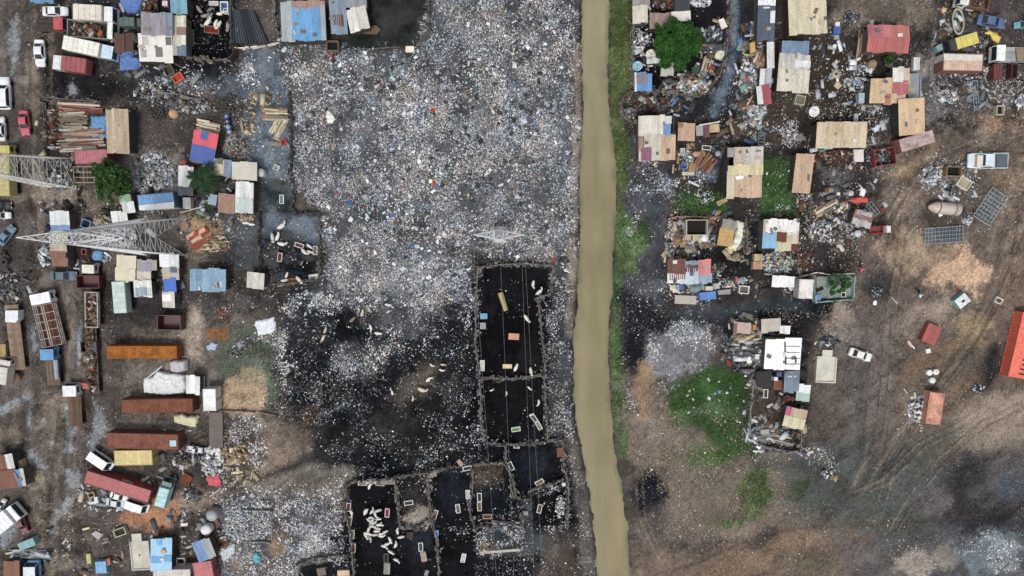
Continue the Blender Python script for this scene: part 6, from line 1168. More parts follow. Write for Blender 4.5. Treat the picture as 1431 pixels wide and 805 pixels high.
board('long pale plank lying across the lower pens', [(671,771),(725,767),(725,770.5),(671,774.5)], (196,180,160), .3); pile('yellow heap of straw beside the long pale plank', 'straw', 680, 765, 9, 7, [(30,(206,196,96)),(20,(170,160,80)),(20,(222,214,130))] and 'wood', 60, (.15, .5), .5, name='straw_heap'); pile('grey brushwood heap below the central pen', 'brushwood', 710, 735, 18, 6, 'scrap', 120, (.3, 1.4), .5, -8, name='brushwood_heap', long=3); pile('blue and white rag heap on the river side pen wall', 'rubbish', 783, 708, 7, 16, 'pale', 70, (.2, .7), .6)
pile('orange and brown burnt scrap in the black mud', 'scrap', 435, 580, 12, 14, 'rust', 130, (.15, .6), .5); drape('white sheet lying on the west side of the rubbish field', [(455,155),(461,153),(465,160),(470,166),(465,172),(455,170)], (236,236,232), .5); drape('pale turquoise cloth on the rubbish field', [(546,103),(550,106),(555,113),(551,116),(545,109)], (176,216,214), .3); drape('white plastic sheet lying alone right of the small pylon', [(787,376),(796,375),(797,381),(789,381)], (236,238,238), .3)
# ================================================================ east bank
shack('cream gabled roof at the top beside the grass bank', (884,9,905,32), F1((222,214,190)), gable='y', z=2.5); shack('grey stone roof at the top edge above the cream gabled roof', (884,-10,908,9), F1((156,152,146), 'ply'), z=2.3)
shack('blue roof with a grey pink patch beside the satellite dishes', (887,103,911,126), [(0, 0, 1, 1, (88,150,216)), (.12, .05, .72, .55, (140,130,140), 'ply'), (0, 0, .1, 1, (226,226,222))], ang=1, z=2.4)
def dish(label, px, py, r, c, c2=None):
    k = mpp(px, py, 1.6); X, Y = at(px, py, 1.6); t = thing('satellite_dish', label, 'satellite dish', X, Y); r *= k; m = MB(); pr = [(.05, .0), (r * .4, .05), (r * .75, .18), (r, .36), (r * 1.0, .40), (r * .75, .22), (r * .4, .09), (.04, .04)]; o = m.lathe(pr, n=24).build('reflector', mat(c, 'paint'), t, True); o.location = (0, 0, 1.25); o.rotation_euler = (R(8), R(-6), 0); MB().bar((0, 0, 0), (0, 0, 1.3), .06, None, 8).build('mast', mat((120,120,120), 'metal'), t); m = MB(); [m.bar((r * .9 * math.cos(a), r * .9 * math.sin(a), 1.6), (0, 0, 2.0), .02) for a in (.3, 2.4, 4.5)]; m.build('feed_arm', mat((110,110,110), 'metal'), t); MB().lathe([(.05, 0), (.09, .05), (.09, .15)], n=10).build('receiver', mat((90,90,90), 'paint'), t).location = (0, 0, 1.95)
    return t
dish('white satellite dish at the foot of the big round tree', 910, 76, 7.2, (226,222,210)); dish('pale blue satellite dish above the blue roof', 891, 92, 6.8, (130,186,206)); dish('white satellite dish standing in the brown compound', 1138, 155.5, 7.2, (228,228,228))
shack('low white roof below the big round tree', (904,82,925,89), F1((226,226,222)), z=2.2); shack('grey white lean to roof below the big round tree', (924,85,942,105), F1((186,184,176), 'cloth'), ang=-4, z=2.2); shack('white strip roof at the upper edge of the big round tree', (938,17,965,28), F1((232,226,210), 'cloth'), ang=6, z=2.2); shack('pinkish tin roof left above the big round tree', (908,19,938,40), F1((168,136,128)), z=2.2)
pile('brown scrap heap at the top between the grey roofs', 'scrap', 928, 4, 16, 8, 'rust', 120, (.2, .9), .7); shack('dark slate roof at the top edge of the river compound', (943,-10,964,14), F1((58,62,74)), z=2.4); pile('pale pots and pans heap at the top edge of the river compound', 'household scrap', 980, 3, 14, 6, 'pale', 60, (.3, .8), .5)
board('white square board on the dark yard right of the big tree', [(1004,28),(1011,25),(1017,37),(1009,41)], (232,226,214), .5, kind='paint'); pile('grey metal racks heap right of the big round tree', 'scrap', 992, 66, 10, 7, 'scrap', 50, (.5, 1.6), .7, long=2.5); drape('cream and white tarpaulin at the corner of the river compound', [(1000,70),(1008,64),(1016,64),(1016,76),(1008,85),(1000,80)], (222,214,184), .8)
plank_stack('pale poles leaning beside the big round tree', (977,80,1000,100), [(190,176,150),(170,154,130),(210,200,180)], 75, n=14, h=.8, wd=(.1, .18)); pile('rusty machine heap below the big round tree', 'scrap', 962, 107, 14, 5, 'rust', 60, (.3, 1.0), .7); pile('household scrap heap along the fence below the big tree', 'scrap', 970, 120, 24, 10, 'colour', 170, (.3, 1.0), .7); board('green sheet by the foot of the big round tree', [(967,94),(979,92),(977,100),(969,103)], (44,84,70), .5)
pile('dark scrap heap in the north east of the river compound', 'scrap', 995, 48, 14, 10, 'dark', 120, (.2, .9), .5); pile('white stones strewn along the bank fence', 'stones', 892, 58, 7, 18, 'pale', 26, (.5, .95), .3, name='stone_heap'); pile('shade mess of pots beside the blue roof', 'household scrap', 936, 118, 10, 8, 'scrap', 70, (.2, .8), .5)
fence('thin fence along the grass bank beside the white stones', [(884,30),(884,60),(885,126)], 1.1, (130,128,124), gap=.2); fence('curved board fence around the south of the river compound', [(924,127),(950,131),(975,132),(990,122),(1006,104),(1014,80),(1017,60)], 1.2, (136,124,108)); fence('straight pole fence east of the dark yard', [(1021,-8),(1021,30),(1020,60)], 1.1, (130,120,108), gap=.2)
fence('rounded scrap fence around the burnt tyre yard, north side', [(868,148),(870,136),(880,129),(900,127),(914,128),(921,158)], 1.1, (112,104,96)); fence('rounded scrap fence around the burnt tyre yard, south side', [(868,148),(872,163),(884,171),(894,173)], 1.1, (130,124,116)); pile('rusty wire heap in the burnt tyre yard', 'scrap', 879, 138, 9, 6, 'rust', 70, (.2, .7), .5); pile('blue grey wreck heap in the burnt tyre yard', 'scrap', 880, 158, 9, 7, 'scrap', 70, (.3, .9), .6)
shack('wide patchwork roof of white, purple, blue and tan sheets on the river bank', (892,163,943,223), [(0, 0, .72, .42, (232,226,208)), (.02, .4, .62, 1, (214,206,186)), (0, .48, .16, .76, (140,100,76)), (.08, .72, .36, 1.02, (148,86,116)), (.5, .45, .64, 1.02, (176,188,192)), (.62, .42, 1.02, 1, (204,172,134), 'ply'), (.68, .14, .88, .42, (110,150,204)), (.7, .02, .9, .18, (226,226,222))], z=2.9)
shack('small tan plywood roof right of the patchwork roof', (947.5,173,971,197), [(0, 0, 1, 1, (200,160,122), 'ply'), (.02, 0, .3, .22, (168,118,84), 'ply')], ang=-2, z=2.4); shack('maroon and tan strip roofs right of the small tan roof', (973,174,1005,190), [(0, .1, .3, .9, (150,160,156)), (.3, 0, .58, 1, (120,60,74)), (.58, .1, 1, .7, (196,168,124), 'ply')], ang=4, z=2.2); stick('white pole above the maroon strip roof', (977,175), (1006,170), .14, (226,222,210), z=2.6)
crate('white square tub below the small tan roof', 954, 211, 6, 8, 0, (230,230,226), .8, kind='paint', fill=(190,190,190)); tank('orange clay bowl in the compound yard', 972, 215, 3.5, .5, (206,140,104), 'bowl', 'clay_bowl'); crate('blue tub at the foot of the scrap compound', 955.5, 232, 8, 8, 5, (70,96,170), .8, kind='paint', fill=(60,80,150)); crate('ochre box right of the blue tub', 967.5, 234, 9, 12, -4, (176,132,58), .9, open_=False); plank_stack('brown planks stacked aslant in the compound yard', (972,214,999,240), [(124,90,68),(140,104,80),(100,72,56),(170,140,110)], 55, n=22, h=.8)
tank('small pale purple umbrella beside the grey mud lane', 1004.5, 214, 4.2, 2.1, (160,148,172), 'umbrella', 'umbrella', kind='cloth', prof=lambda r, h: [(.03, 0), (.03, h - .35), (r, h - .4), (r, h - .36), (r * .5, h - .1), (.05, h)]); pile('compound clutter of pots beside the blue tub', 'household scrap', 958, 224, 12, 16, 'colour', 90, (.2, .8), .5); stick('bent white sheet rim by the grey mud', (962,253), (977,260), .22, (220,218,212)); board('pale board at the foot of the ochre box', [(953,240),(971,240),(970,245),(954,245)], (200,194,180), .4)
shack('wide tan and grey roof with a yellow strip by the green weeds', (1016,206,1066,275), [(.18, 0, .5, .42, (196,176,150), 'ply'), (.48, 0, 1.0, .4, (204,198,182)), (0, .03, .2, .18, (150,146,138), 'ply'), (.02, .36, 1, .56, (222,206,152), 'ply'), (.16, .54, .98, 1, (206,172,134), 'ply'), (.0, .5, .2, 1.04, (206,192,160), 'ply')], z=2.8); drape('white crumpled sheet on the wide tan and grey roof', [(1020,247),(1026,245),(1033,247),(1033,254),(1022,254)], (238,238,238), .4).location.z += 2.75
grate('short iron ladder rack above the wide tan and grey roof', 1064, 196, 22, 8, 90, 5, 1, (120,124,128), .8, 'ladder', 'ladder'); board('plywood sheet lying in the weeds', [(1001,282),(1015,276),(1017,281),(1004,288)], (196,166,112), .2); pile('rust coloured pots and timber above the wide roof', 'scrap', 1044, 177, 14, 12, 'rust', 90, (.3, .9), .6); pile('pale sacks heap above the wide roof', 'sacks', 1056, 168, 9, 10, 'pale', 40, (.4, 1.0), .7, name='sack_heap'); pile('pale stones in the weeds by the wide roof', 'stones', 986, 275, 12, 10, 'pale', 14, (.4, .9), .3, name='stone_heap')
shack('dark blue corrugated roof with a white end at the top', (1059,-10,1083,55), [(0, 0, 1, .3, (234,236,238)), (0, .28, 1, 1, (74,92,116)), (.72, .42, 1, .62, (228,230,232))], ang=0, z=2.6); pile('yellow engine scrap on the mud lane', 'scrap', 1051, 67, 5, 9, 'rust', 40, (.3, .9), .7); board('yellow machine hood in the lane below the dark blue roof', [(1048,60),(1055,58),(1056,72),(1049,75)], (206,160,54), .8, kind='paint')
shack('narrow white strip roof along the mud lane', (1072,60,1082,94), F1((226,226,224)), z=2.3); shack('narrow white and red roof at the foot of the lane stalls', (1058,120,1077,145), [(0, 0, .42, 1, (232,232,230)), (.4, 0, 1, 1, (176,74,86))], ang=6, z=2.4); shack('white board roof between the strip roof and the red roof', (1062,96,1078,121), [(0, 0, .45, 1, (228,230,232)), (.5, 0, 1, 1, (176,186,196))], z=2.3); pile('pale blue bags heap in the lane stalls', 'rubbish', 1052, 103, 7, 10, 'pale', 50, (.3, .9), .6); pile('turquoise white plastic heap at the end of the lane stalls', 'rubbish', 1058, 155, 14, 9, 'pale', 110, (.3, 1.0), .7); pile('brown branches and boards beside the strip roof', 'timber', 1066, 84, 7, 14, 'wood', 50, (.3, 1.3), .6, 70, name='timber_heap', long=2)
shack('big cream flat roof with dark spots at the top right', (1102,-12,1155,47), [(0, 0, 1, 1, (214,202,164), 'ply')], ang=3, z=2.8)
for x, y, lb in ((1151,2.5,'black tyre at the top edge on the cream flat roof'),(1152,11,'square worn tyre on the cream flat roof'),(1143,33,'small black tyre near the foot of the cream flat roof')): tyre(x, y, 2.4, 'tyres weighing down the cream roof', lb, z=2.95)
shack('long white streaked roof with a blue top sheet', (1088,58,1132,128), [(.06, 0, .92, .27, (112,146,180)), (0, .25, .98, .6, (204,198,186)), (0, .56, 1, 1, (222,214,192)), (.5, .38, 1, .5, (226,230,232))], ang=-3, z=2.8)
shack('pink red gabled roof standing alone at the upper right', (1212,36.5,1270,72), [(0, 0, .58, .5, (206,110,120)), (.56, 0, 1, .5, (196,108,92)), (0, .5, 1, 1, (196,92,88))], ang=0, gable='x', z=3.0)
plank_stack('felled palm trunk splayed beside the pink red roof', (1183,56,1222,67), [(150,126,106),(120,100,84),(170,148,126),(96,80,68)], 84, n=30, h=.8, cat='felled trunk', name='felled_trunk', wd=(.12, .25)); pile('burnt grey ash heap left of the pink red roof', 'ash', 1190, 24, 12, 9, 'dark', 120, (.15, .6), .6, name='ash_heap')
crate('blue barrel cart with a white box on the track left of the pink roof', 1170, 42, 10, 10, 0, (40,90,170), .9, open_=False, kind='paint'); crate('white box on the track above the blue barrel cart', 1171, 35, 6, 9, 5, (228,230,232), .7, open_=False, kind='paint'); board('grey square sheet below the blue barrel cart', [(1166,49),(1173,49),(1173,55),(1166,55)], (150,156,160), .3, kind='metal'); tank('small white round pot below the grey square sheet', 1167, 64, 3, .6, (228,226,216), 'pot', 'pot')
m = MB()
for i in range(18): a = i * math.tau / 18; m.tint(random.uniform(.7, 1.1)); m.bar((.25 * math.cos(a), .25 * math.sin(a), .2), ((.8 + .25 * random.random()) * math.cos(a), (.8 + .25 * random.random()) * math.sin(a), .25), .1, .07)
o = m.build('radial_wheel', mat((206,196,172), 'wood')); X, Y = at(1168.5, 103.5, .2); o.location = (X, Y, gz(X, Y)); tag(o, 'pale spoked round bundle on the brown compound ground', 'wood bundle')
board('tan diamond shaped tile on the compound ground', [(1165,119.5),(1171,114),(1177,119.5),(1171,125)], (206,178,138), .15); board('dark square sheet on the compound ground', [(1138,119),(1142,116),(1146,121),(1142,125)], (84,82,80), .12); pile('pale plaster shards right of the spoked bundle', 'rubble', 1199, 97, 13, 7, 'pale', 40, (.3, .8), .3, name='rubble_heap'); pile('pale plaster shards above the tan roof complex', 'rubble', 1193, 117, 14, 9, 'pale', 50, (.3, .8), .4, name='rubble_heap')
crate('pale green crate below the long streaked roof', 1118.5, 139.5, 14, 13, -12, (190,188,164), .8, fill=(120,124,108)); board('grey square board on the rubbish strip', [(1112,190),(1120,186),(1126,194),(1117,199)], (120,116,110), .15); crate('pale blue box left of the tan roof complex', 1204, 137, 8, 14, 0, (160,186,204), 1.0, open_=False, kind='paint'); tank('brown patched cloth bundle below the pink red roof', 1222, 88, 7, 1.0, (150,124,100), 'bundle', 'bundle', kind='cloth', prof=lambda r, h: [(r * .9, 0), (r, h * .3), (r * .7, h * .8), (r * .2, h)])
shack('large tan flat roof of the roof complex', (1216,111,1266,144), [(0, 0, .62, 1, (214,178,132), 'ply'), (.6, .6, 1, .98, (216,186,146), 'ply'), (.44, .62, .58, 1.02, (186,112,90), 'ply'), (.61, .12, 1.04, .62, (192,96,100))], ang=-1, z=2.7); shack('white and peach roof above the red roof sheet', (1248,95,1271,116), [(0, 0, .68, 1, (232,228,214)), (.66, 0, 1, 1, (222,192,164), 'ply')], z=2.8)
slab('grey concrete yard slab right of the roof complex', (1268,103,1286,140), (150,154,158), .15, lip=.3); board('mustard board on the grey concrete yard', [(1270,122),(1277,122),(1277,128),(1270,128)], (200,164,74), .4)
shack('tall tan roof tilted right of the roof complex', (1256,139,1292,186), F1((216,180,134), 'ply'), ang=7, z=3.0); board('white strip board on the west side of the tilted tan roof', [(1253,161),(1257,159),(1262,185),(1258,187)], (228,226,216), 1.6, kind='paint')
crate('white and grey garden bench beside the grey track', 1281, 89, 9, 18, 0, (222,220,214), .7, open_=False, cat='bench', name='bench')
container('long white container streaked with red rust beside the tilted tan roof', 1282, 197, 50, 19, 17, (150,104,100), (196,176,174), kind='rust', end=(150,40,46)); container('dark red open skip left of the streaked container', 1237, 219, 30, 24, 9, (136,26,32), h=1.9, open_=True, name='open_skip', cat='skip', fill='dark')
shack('wide tan streaked roof in the middle of the east compound', (1141,171,1211,206), [(0, 0, 1, 1, (206,186,150), 'ply'), (.3, 0, .52, .5, (196,172,124), 'ply')], ang=0, z=2.7, open_=False); shack('tall tan plywood roof beside the green weeds', (1110,215,1135,268), F1((204,166,130), 'ply'), ang=-3, z=2.7)
board('white patterned board below the wide tan roof', [(1193,209),(1207,209),(1207,226),(1194,226)], (222,210,204), .6, kind='paint'); pile('dark blue rag heap beside the white patterned board', 'rubbish', 1216, 217, 5, 9, 'dark', 30, (.3, .9), .6); drape('pale blue sheet hung right of the wide tan roof', [(1221,178),(1228,173),(1236,171),(1233,181),(1226,186)], (206,222,240), .9); pile('rusty red frame scrap below the wide tan roof', 'scrap', 1172, 218, 24, 8, 'rust', 110, (.2, .9), .4)
drape('orange red tarpaulin at the south of the east compound', [(1184,279),(1194,277),(1204,273),(1217,276),(1216,284),(1198,285)], (216,72,42), .9); drape('white tarpaulin above the orange red tarpaulin', [(1203,257),(1208,259),(1214,266),(1211,276),(1204,273)], (232,236,240), .9); board('teal sheet under the edge of the wide tan roof', [(1145,209),(1158,208),(1152,212),(1146,213)], (84,140,130), .5); pile('colourful rag heap left of the orange tarpaulin', 'rubbish', 1172, 288, 16, 9, 'colour', 110, (.2, .8), .6); plank_stack('pale timber lying along the south compound fence', (1136,284,1172,298), 'wood', 30, n=24, h=.5); fence('dark timber fence at the south of the east compound', [(1132,281),(1132,306)], 1.2, (120,116,108)); grate('folded grey metal frame right of the dark scrap', 1220, 292, 20, 9, -50, 3, 2, (140,150,156), .4, 'metal rack', 'metal_rack')
tank('white round pot on the brown compound floor', 1172.5, 270.5, 2.4, .5, (232,230,226), 'pot', 'pot'); tank('cream oval tub left of the white tarpaulin', 1190, 270, 4, .7, (196,186,164), 'tub', 'tub')
shack('rusty striped corrugated roof tilted at the south compound', (1192,296,1219,316), [(0, 0, 1, 1, (150,110,100)), (.1, .0, .9, .25, (186,176,172)), (0, .6, 1, 1, (190,184,180))], ang=-16, z=2.4); lorry('small red and white cart lorry below the striped roof', 1230, 321, 28, 10, 4, (222,216,214), 'open', (150,60,58), 8, h=1.6)
pile('pale scrap mound of stripped metal and boards', 'scrap', 1160, 322, 34, 17, 'trash', 420, (.25, .9), 1.0); pile('red brown and white broken goods on the scrap mound', 'scrap', 1165, 324, 20, 11, [0] and 'rust', 130, (.3, .9), 1.3); tank('silver drum pair at the east of the scrap mound', 1200, 326, 5, 1.0, (190,198,204), 'drum', 'drum')
shack('patchwork roof of white, blue, rust and tan sheets in the east compound', (1066,307,1116,351), [(.04, 0, 1, .44, (236,234,228)), (0, 0, .06, .44, (196,170,130), 'ply'), (0, .42, .4, .9, (128,188,226)), (.37, .4, .66, .68, (122,74,54), 'rust'), (.62, .42, 1, .86, (206,190,164), 'ply'), (.36, .68, .84, 1, (206,196,156), 'ply'), (.8, .8, 1, 1, (104,56,44), 'rust')], ang=-1, z=2.7)
for x, y, lb in ((1075,320,'black tyre at the left on the white sheet of the patchwork roof'),(1106,309,'black tyre at the top on the white sheet of the patchwork roof')): tyre(x, y, 2.3, 'tyres on the patchwork roof', lb, z=2.85)
pile('colourful heap of sorted plastic below the patchwork roof', 'rubbish', 1086, 368, 22, 16, 'colour', 420, (.25, .75), 1.2); crate('upper tan cardboard box left of the colourful heap', 1060, 360, 12, 10, 0, (196,170,122), 1.0, open_=False); crate('lower tan cardboard box left of the colourful heap', 1059, 371, 13, 11, 0, (204,154,110), 1.0, open_=False); pile('brown broken pallet heap right of the colourful heap', 'scrap', 1126, 364, 16, 14, 'rust', 90, (.2, .8), .6)
fence('white stone wall of the lower east huts', [(1068,382),(1092,386),(1115,388),(1130,384),(1142,381),(1160,384),(1194,382)], 1.0, (222,216,204), 'wall', 'stone_wall', .1, 'stone', gap=0, bw=(.6, 1.4)); shack('low white roof at the west of the lower east huts', (1079,387,1110,401), F1((230,230,226), 'cloth'), ang=-3, z=2.3); container('tall white cabin beside the turquoise walled yard', 1126.5, 404, 20, 27, -2, (206,196,192), (230,224,218), name='site_cabin', cat='cabin')
fence('turquoise low wall around the tree yard', [(1138,384),(1138,423),(1192,418),(1193,386)], 1.3, (150,196,190), 'wall', 'yard_wall', .05, 'paint', gap=0, bw=(.9, 1.6)); slab('pale grey yard floor inside the turquoise wall', (1141,386,1190,417), (140,150,146), .08, 2); crate('white tub in the corner of the turquoise walled yard', 1179, 412, 7, 7, 0, (222,224,216), .6, kind='paint'); board('blue board in the turquoise walled yard', [(1140,412),(1148,411),(1147,420),(1140,421)], (80,140,190), .4, kind='paint')
bike('motorbike with a red covered load beside the tree yard', 1203, 372, 90, (50,50,54)); drape('red cloth covered load on the motorbike by the tree yard', [(1199,374),(1205,372),(1208,377),(1204,381),(1199,380)], (216,72,98), .5).location.z += .6
pile('black charred pit with scrap on the dirt', 'scrap', 1226, 408, 9, 8, 'dark', 80, (.2, .8), .5); drape('white rag below the black charred pit', [(1220,421),(1226,420),(1226,427),(1222,428)], (236,236,234), .3); bike('dark motorbike covered with a pale blue bag on the dirt', 1285, 409, -55, (50,56,60)); drape('pale blue bag on the dark motorbike', [(1281,410),(1286,407),(1288,412),(1285,418),(1282,416)], (182,212,220), .4).location.z += .7; pile('charred motorbike wreck on the lower dirt track', 'scrap', 1156, 661, 8, 6, 'dark', 60, (.2, .8), .6); pile('pinkish broken tiles beside the charred wreck', 'rubble', 1165, 668, 6, 5, 'wood', 24, (.3, .8), .4, name='rubble_heap')
shack('small hut with ochre and grey roof boards by the black yard', (1005,308,1027,344), [(.1, 0, 1, .4, (150,142,130), 'ply'), (0, .36, .92, 1, (206,160,78), 'ply')], ang=-8, z=2.5); drape('white and yellow tarpaulin strung beside the ochre roof', [(1031,306),(1045,310),(1040,338),(1032,350),(1016,348),(1024,338),(1031,322)], (232,230,206), 1.4); drape('bright yellow corner cloth of the strung tarpaulin', [(1014,348),(1024,341),(1033,346),(1031,351),(1018,350)], (226,226,80), 1.0); fence('brown rolled mat fence along the top of the black yard', [(934,305),(955,302),(990,304),(1010,302)], 1.0, (170,132,110), lean=.1, gap=0); fence('pale pole fence east of the strung tarpaulin', [(1043,305),(1044,352)], 1.1, (130,118,104), gap=.2)
shack('patchwork roof of rust, pink, blue and white sheets on the lane', (933,363,994,396), [(0, 0, .42, .82, (120,68,52)), (.4, .05, .75, .28, (130,152,174)), (.42, .24, .74, .48, (112,76,68), 'rust'), (.7, 0, .98, .64, (222,124,120)), (0, .62, .44, 1, (226,228,230)), (.42, .36, .72, 1, (186,208,224)), (.7, .6, 1.02, 1, (146,172,194))], ang=1, z=2.6); tyre(938, 392, 2.3, 'tyre on the lane roof', 'black tyre at the corner of the patchwork lane roof', z=2.8)
crate('roofless room with white rims beside the black yard', 974, 318, 30, 22, 0, (190,184,172), 1.5, fill=(30,28,28), kind='concrete', cat='ruin', name='roofless_room'); tank('brown earth mound beside the roofless room', 947, 336, 9, 1.0, (140,112,92), 'earth mound', 'earth_mound', kind='mud', prof=lambda r, h: [(r, 0), (r * .8, h * .4), (r * .45, h * .85), (r * .1, h)]); tank('white oval basin below the roofless room', 985, 333, 5, .5, (226,228,226), 'basin', 'basin'); crate('cream stone block left of the white oval basin', 972, 332, 8, 8, 5, (190,178,152), .7, open_=False, kind='stone'); crate('cream stone block left of the other by the earth mound', 961, 332, 9, 7, -5, (184,170,146), .7, open_=False, kind='stone'); pile('household rubbish along the west of the black yard', 'rubbish', 938, 330, 8, 22, 'trash', 130, (.2, .8), .5); crate('grey box below the earth mound', 964, 346, 9, 6, 0, (130,122,112), .7, open_=False); pile('dark car parts above the patchwork lane roof', 'scrap', 968, 356, 18, 6, 'dark', 90, (.2, .9), .6)
drape('cream cloth sheet below the patchwork lane roof', [(936,397),(958,397),(948,402),(954,411),(942,409),(936,404)], (214,206,188), .9); drape('grey green sheet below the patchwork lane roof', [(964,397),(985,396),(985,405),(978,411),(964,410)], (110,140,138), 1.2); crate('bright blue flat box below the lane roof', 989, 413.5, 23, 11, 5, (40,124,214), 1.0, open_=False, kind='paint'); crate('white washing machine left of the white grey box', 991, 403, 10, 6, 0, (206,196,184), .9, open_=False, kind='paint'); crate('white grey box right of the washing machine', 1001, 400, 9, 8, 8, (190,184,172), .9, open_=False); slab('pale grey concrete slab in front of the lane roof', (943,413,973,425), (176,172,162), .3, -2); board('grey metal sheet right of the bright blue box', [(1003,406),(1021,404),(1021,411),(1004,412)], (146,146,144), .4, kind='metal'); crate('white open box with a dark bottom on the lane corner', 1040, 405, 14, 11, -5, (226,224,218), .8, fill=(110,106,102), kind='paint'); pile('pink and white bag heap left of the white open box', 'rubbish', 1015, 396, 9, 6, 'colour', 40, (.3, .8), .5)
# ---- big white roof compound
shack('big bright white roof with thin black lines in the lower compound', (1069,471,1119,517), [(0, .06, .56, 1, (250,250,250), 'flat'), (.54, 0, 1, 1, (246,246,246), 'flat')], ang=0, z=3.0)
for x0, y0, x1, y1, lb in ((1097,478,1097,492,'upper'),(1098,498,1098,510,'lower'),(1112,500,1112,508,'eastern')): stick('%s black strip lying on the big white roof' % lb, (x0, y0), (x1, y1), .12, (40,42,46), 'roof strip', 'roof_strip', 3.15)
for i, yy in enumerate((484, 493, 501, 509)): stick('thin grey seam strip across the east half of the big white roof, %s' % ('topmost of four','second of four','third of four','lowest of four')[i], (1099, yy), (1118, yy), .05, (90,92,96), 'roof strip', 'roof_strip', 3.12)
for x, y, lb in ((1078,515,'grey ring of rope at the left foot of the big white roof'),(1088,515,'grey ring of rope right of the other on the big white roof')): tyre(x, y, 1.9, 'rings on the big white roof', lb, z=3.1)
t = shack('blue grey roof with small white marks below the big white roof', (1096,518,1117,548), [(0, 0, 1, .52, (112,134,154)), (0, .5, 1, 1, (120,144,164))], ang=0, z=2.6)
m = MB(); [m.box(-.75 + i * .26, .95, 2.9, .17, .26, .01) for i in range(6) if i != 3]; m.build('lettering', mat((206,212,216), 'paint'), t)
drape('black tarpaulin lump beside the blue grey roof', [(1117,518),(1126,514),(1133,520),(1132,534),(1124,545),(1116,540),(1115,528)], (24,27,34), 1.6); shack('white and green cloth roof below the black tarpaulin', (1113,537,1132,560), [(0, 0, 1, .6, (226,228,228), 'cloth'), (0, .55, 1, 1, (160,190,176), 'cloth')], ang=-4, z=2.3)
shack('dark pit shed roof left of the blue grey roof', (1058,519,1078,541), F1((34,34,36), 'cloth'), z=2.2); crate('rust brown box with a white box on top by the dark shed', 1087, 538, 13, 14, 0, (130,74,52), 1.2, open_=False); crate('white box on the dark shed corner', 1084.5, 529.5, 5, 5, 0, (238,238,236), 1.6, open_=False, kind='paint'); crate('blue box left of the blue grey roof', 1089, 523, 7, 7, 0, (60,84,150), 1.4, open_=False, kind='paint')
shack('pale rose cloth roof at the north west of the lower compound', (1025,452,1049,466), [(0, 0, 1, 1, (190,160,152), 'cloth'), (0, 0, .2, 1, (130,84,76), 'cloth')], ang=-4, z=2.2); board('orange box lid between the rose roof and the grey shed', [(1052,454),(1057,454),(1057,461),(1052,461)], (206,140,62), 1.0); shack('rough grey roof north of the big white roof', (1064,446,1091,464), F1((184,176,162), 'cloth'), ang=3, z=2.3); shack('small white roof with two dark dots', (1090,456,1104,467), F1((234,234,230)), ang=-2, z=2.3)
pile('tangle of boards and cloth in the curved yard', 'scrap', 1042, 486, 24, 24, 'scrap', 300, (.3, 1.5), .9, long=1.6); pile('brown and cream board heap at the top of the curved yard', 'scrap', 1040, 472, 18, 9, 'wood', 70, (.4, 1.6), 1.0, 10, long=2.2); pile('blue and white rag heap along the west of the curved yard', 'rubbish', 1026, 490, 6, 16, 'colour', 90, (.3, 1.0), .9, -15); board('white box lid in the curved yard', [(1043,500),(1050,499),(1051,507),(1044,508)], (232,230,224), .7, kind='paint'); board('white small panel right of the box lid in the curved yard', [(1054,495),(1061,495),(1061,502),(1055,502)], (226,224,218), .7, kind='paint'); fence('curved fence of blue and brown sheets around the west of the yard', [(1014,466),(1015,482),(1021,498),(1027,512),(1036,519)], 1.5, (96,104,126), lean=.35); drape('purple grey sheet draped along the curved fence', [(1032,514),(1045,516),(1058,514),(1074,513),(1060,519),(1048,525),(1036,522)], (130,112,134), .9); board('rust sheet on the west end of the curved fence', [(1015,502),(1022,505),(1023,513),(1016,511)], (124,66,46), 1.0, kind='rust')
slab('pale concrete platform with a stub beside the white car', (1140,498,1168,535), (206,203,190), .4, -2, bumpout=(.28, .78, 9), lip=.25); car('white saloon parked alone on the dirt right of the concrete platform', 1203, 496, 33, -18, (234,232,222)); pile('dark sticks and cans north of the concrete platform', 'scrap', 1160, 476, 14, 8, 'dark', 70, (.2, .8), .3)
shack('small tilted roof with a pink corner in the walled yard', (1096,570,1126,598), [(0, 0, .28, .5, (196,84,134)), (.24, 0, 1, .55, (204,178,140), 'ply'), (0, .52, 1, 1, (222,214,168), 'ply')], ang=-14, z=2.4); fence('grey curved wall around the bottom of the walled yard', [(1053,530),(1050,560),(1047,590),(1049,612),(1060,621),(1080,627),(1100,631),(1118,632)], 1.3, (150,150,148), 'wall', 'yard_wall', .2, 'metal'); fence('short post fence at the east of the walled yard', [(1120,600),(1119,628)], 1.0, (150,136,116))
pile('grey machine parts along the west wall of the walled yard', 'scrap', 1060, 600, 12, 16, 'scrap', 120, (.25, .9), .7); pile('yellow cans by the machine parts', 'rubbish', 1062, 584, 5, 4, [0] and 'wood', 16, (.3, .6), .4); pile('pink and pale broken plastic at the south of the walled yard', 'rubbish', 1126, 632, 10, 7, 'colour', 50, (.2, .8), .4); plank_stack('pale poles along the south of the walled yard', (1060,606,1110,620), 'wood', -12, n=14, h=.5, wd=(.12, .25)); board('grey board on the machine parts', [(1063,601),(1075,600),(1075,606),(1063,607)], (170,166,152), .8)
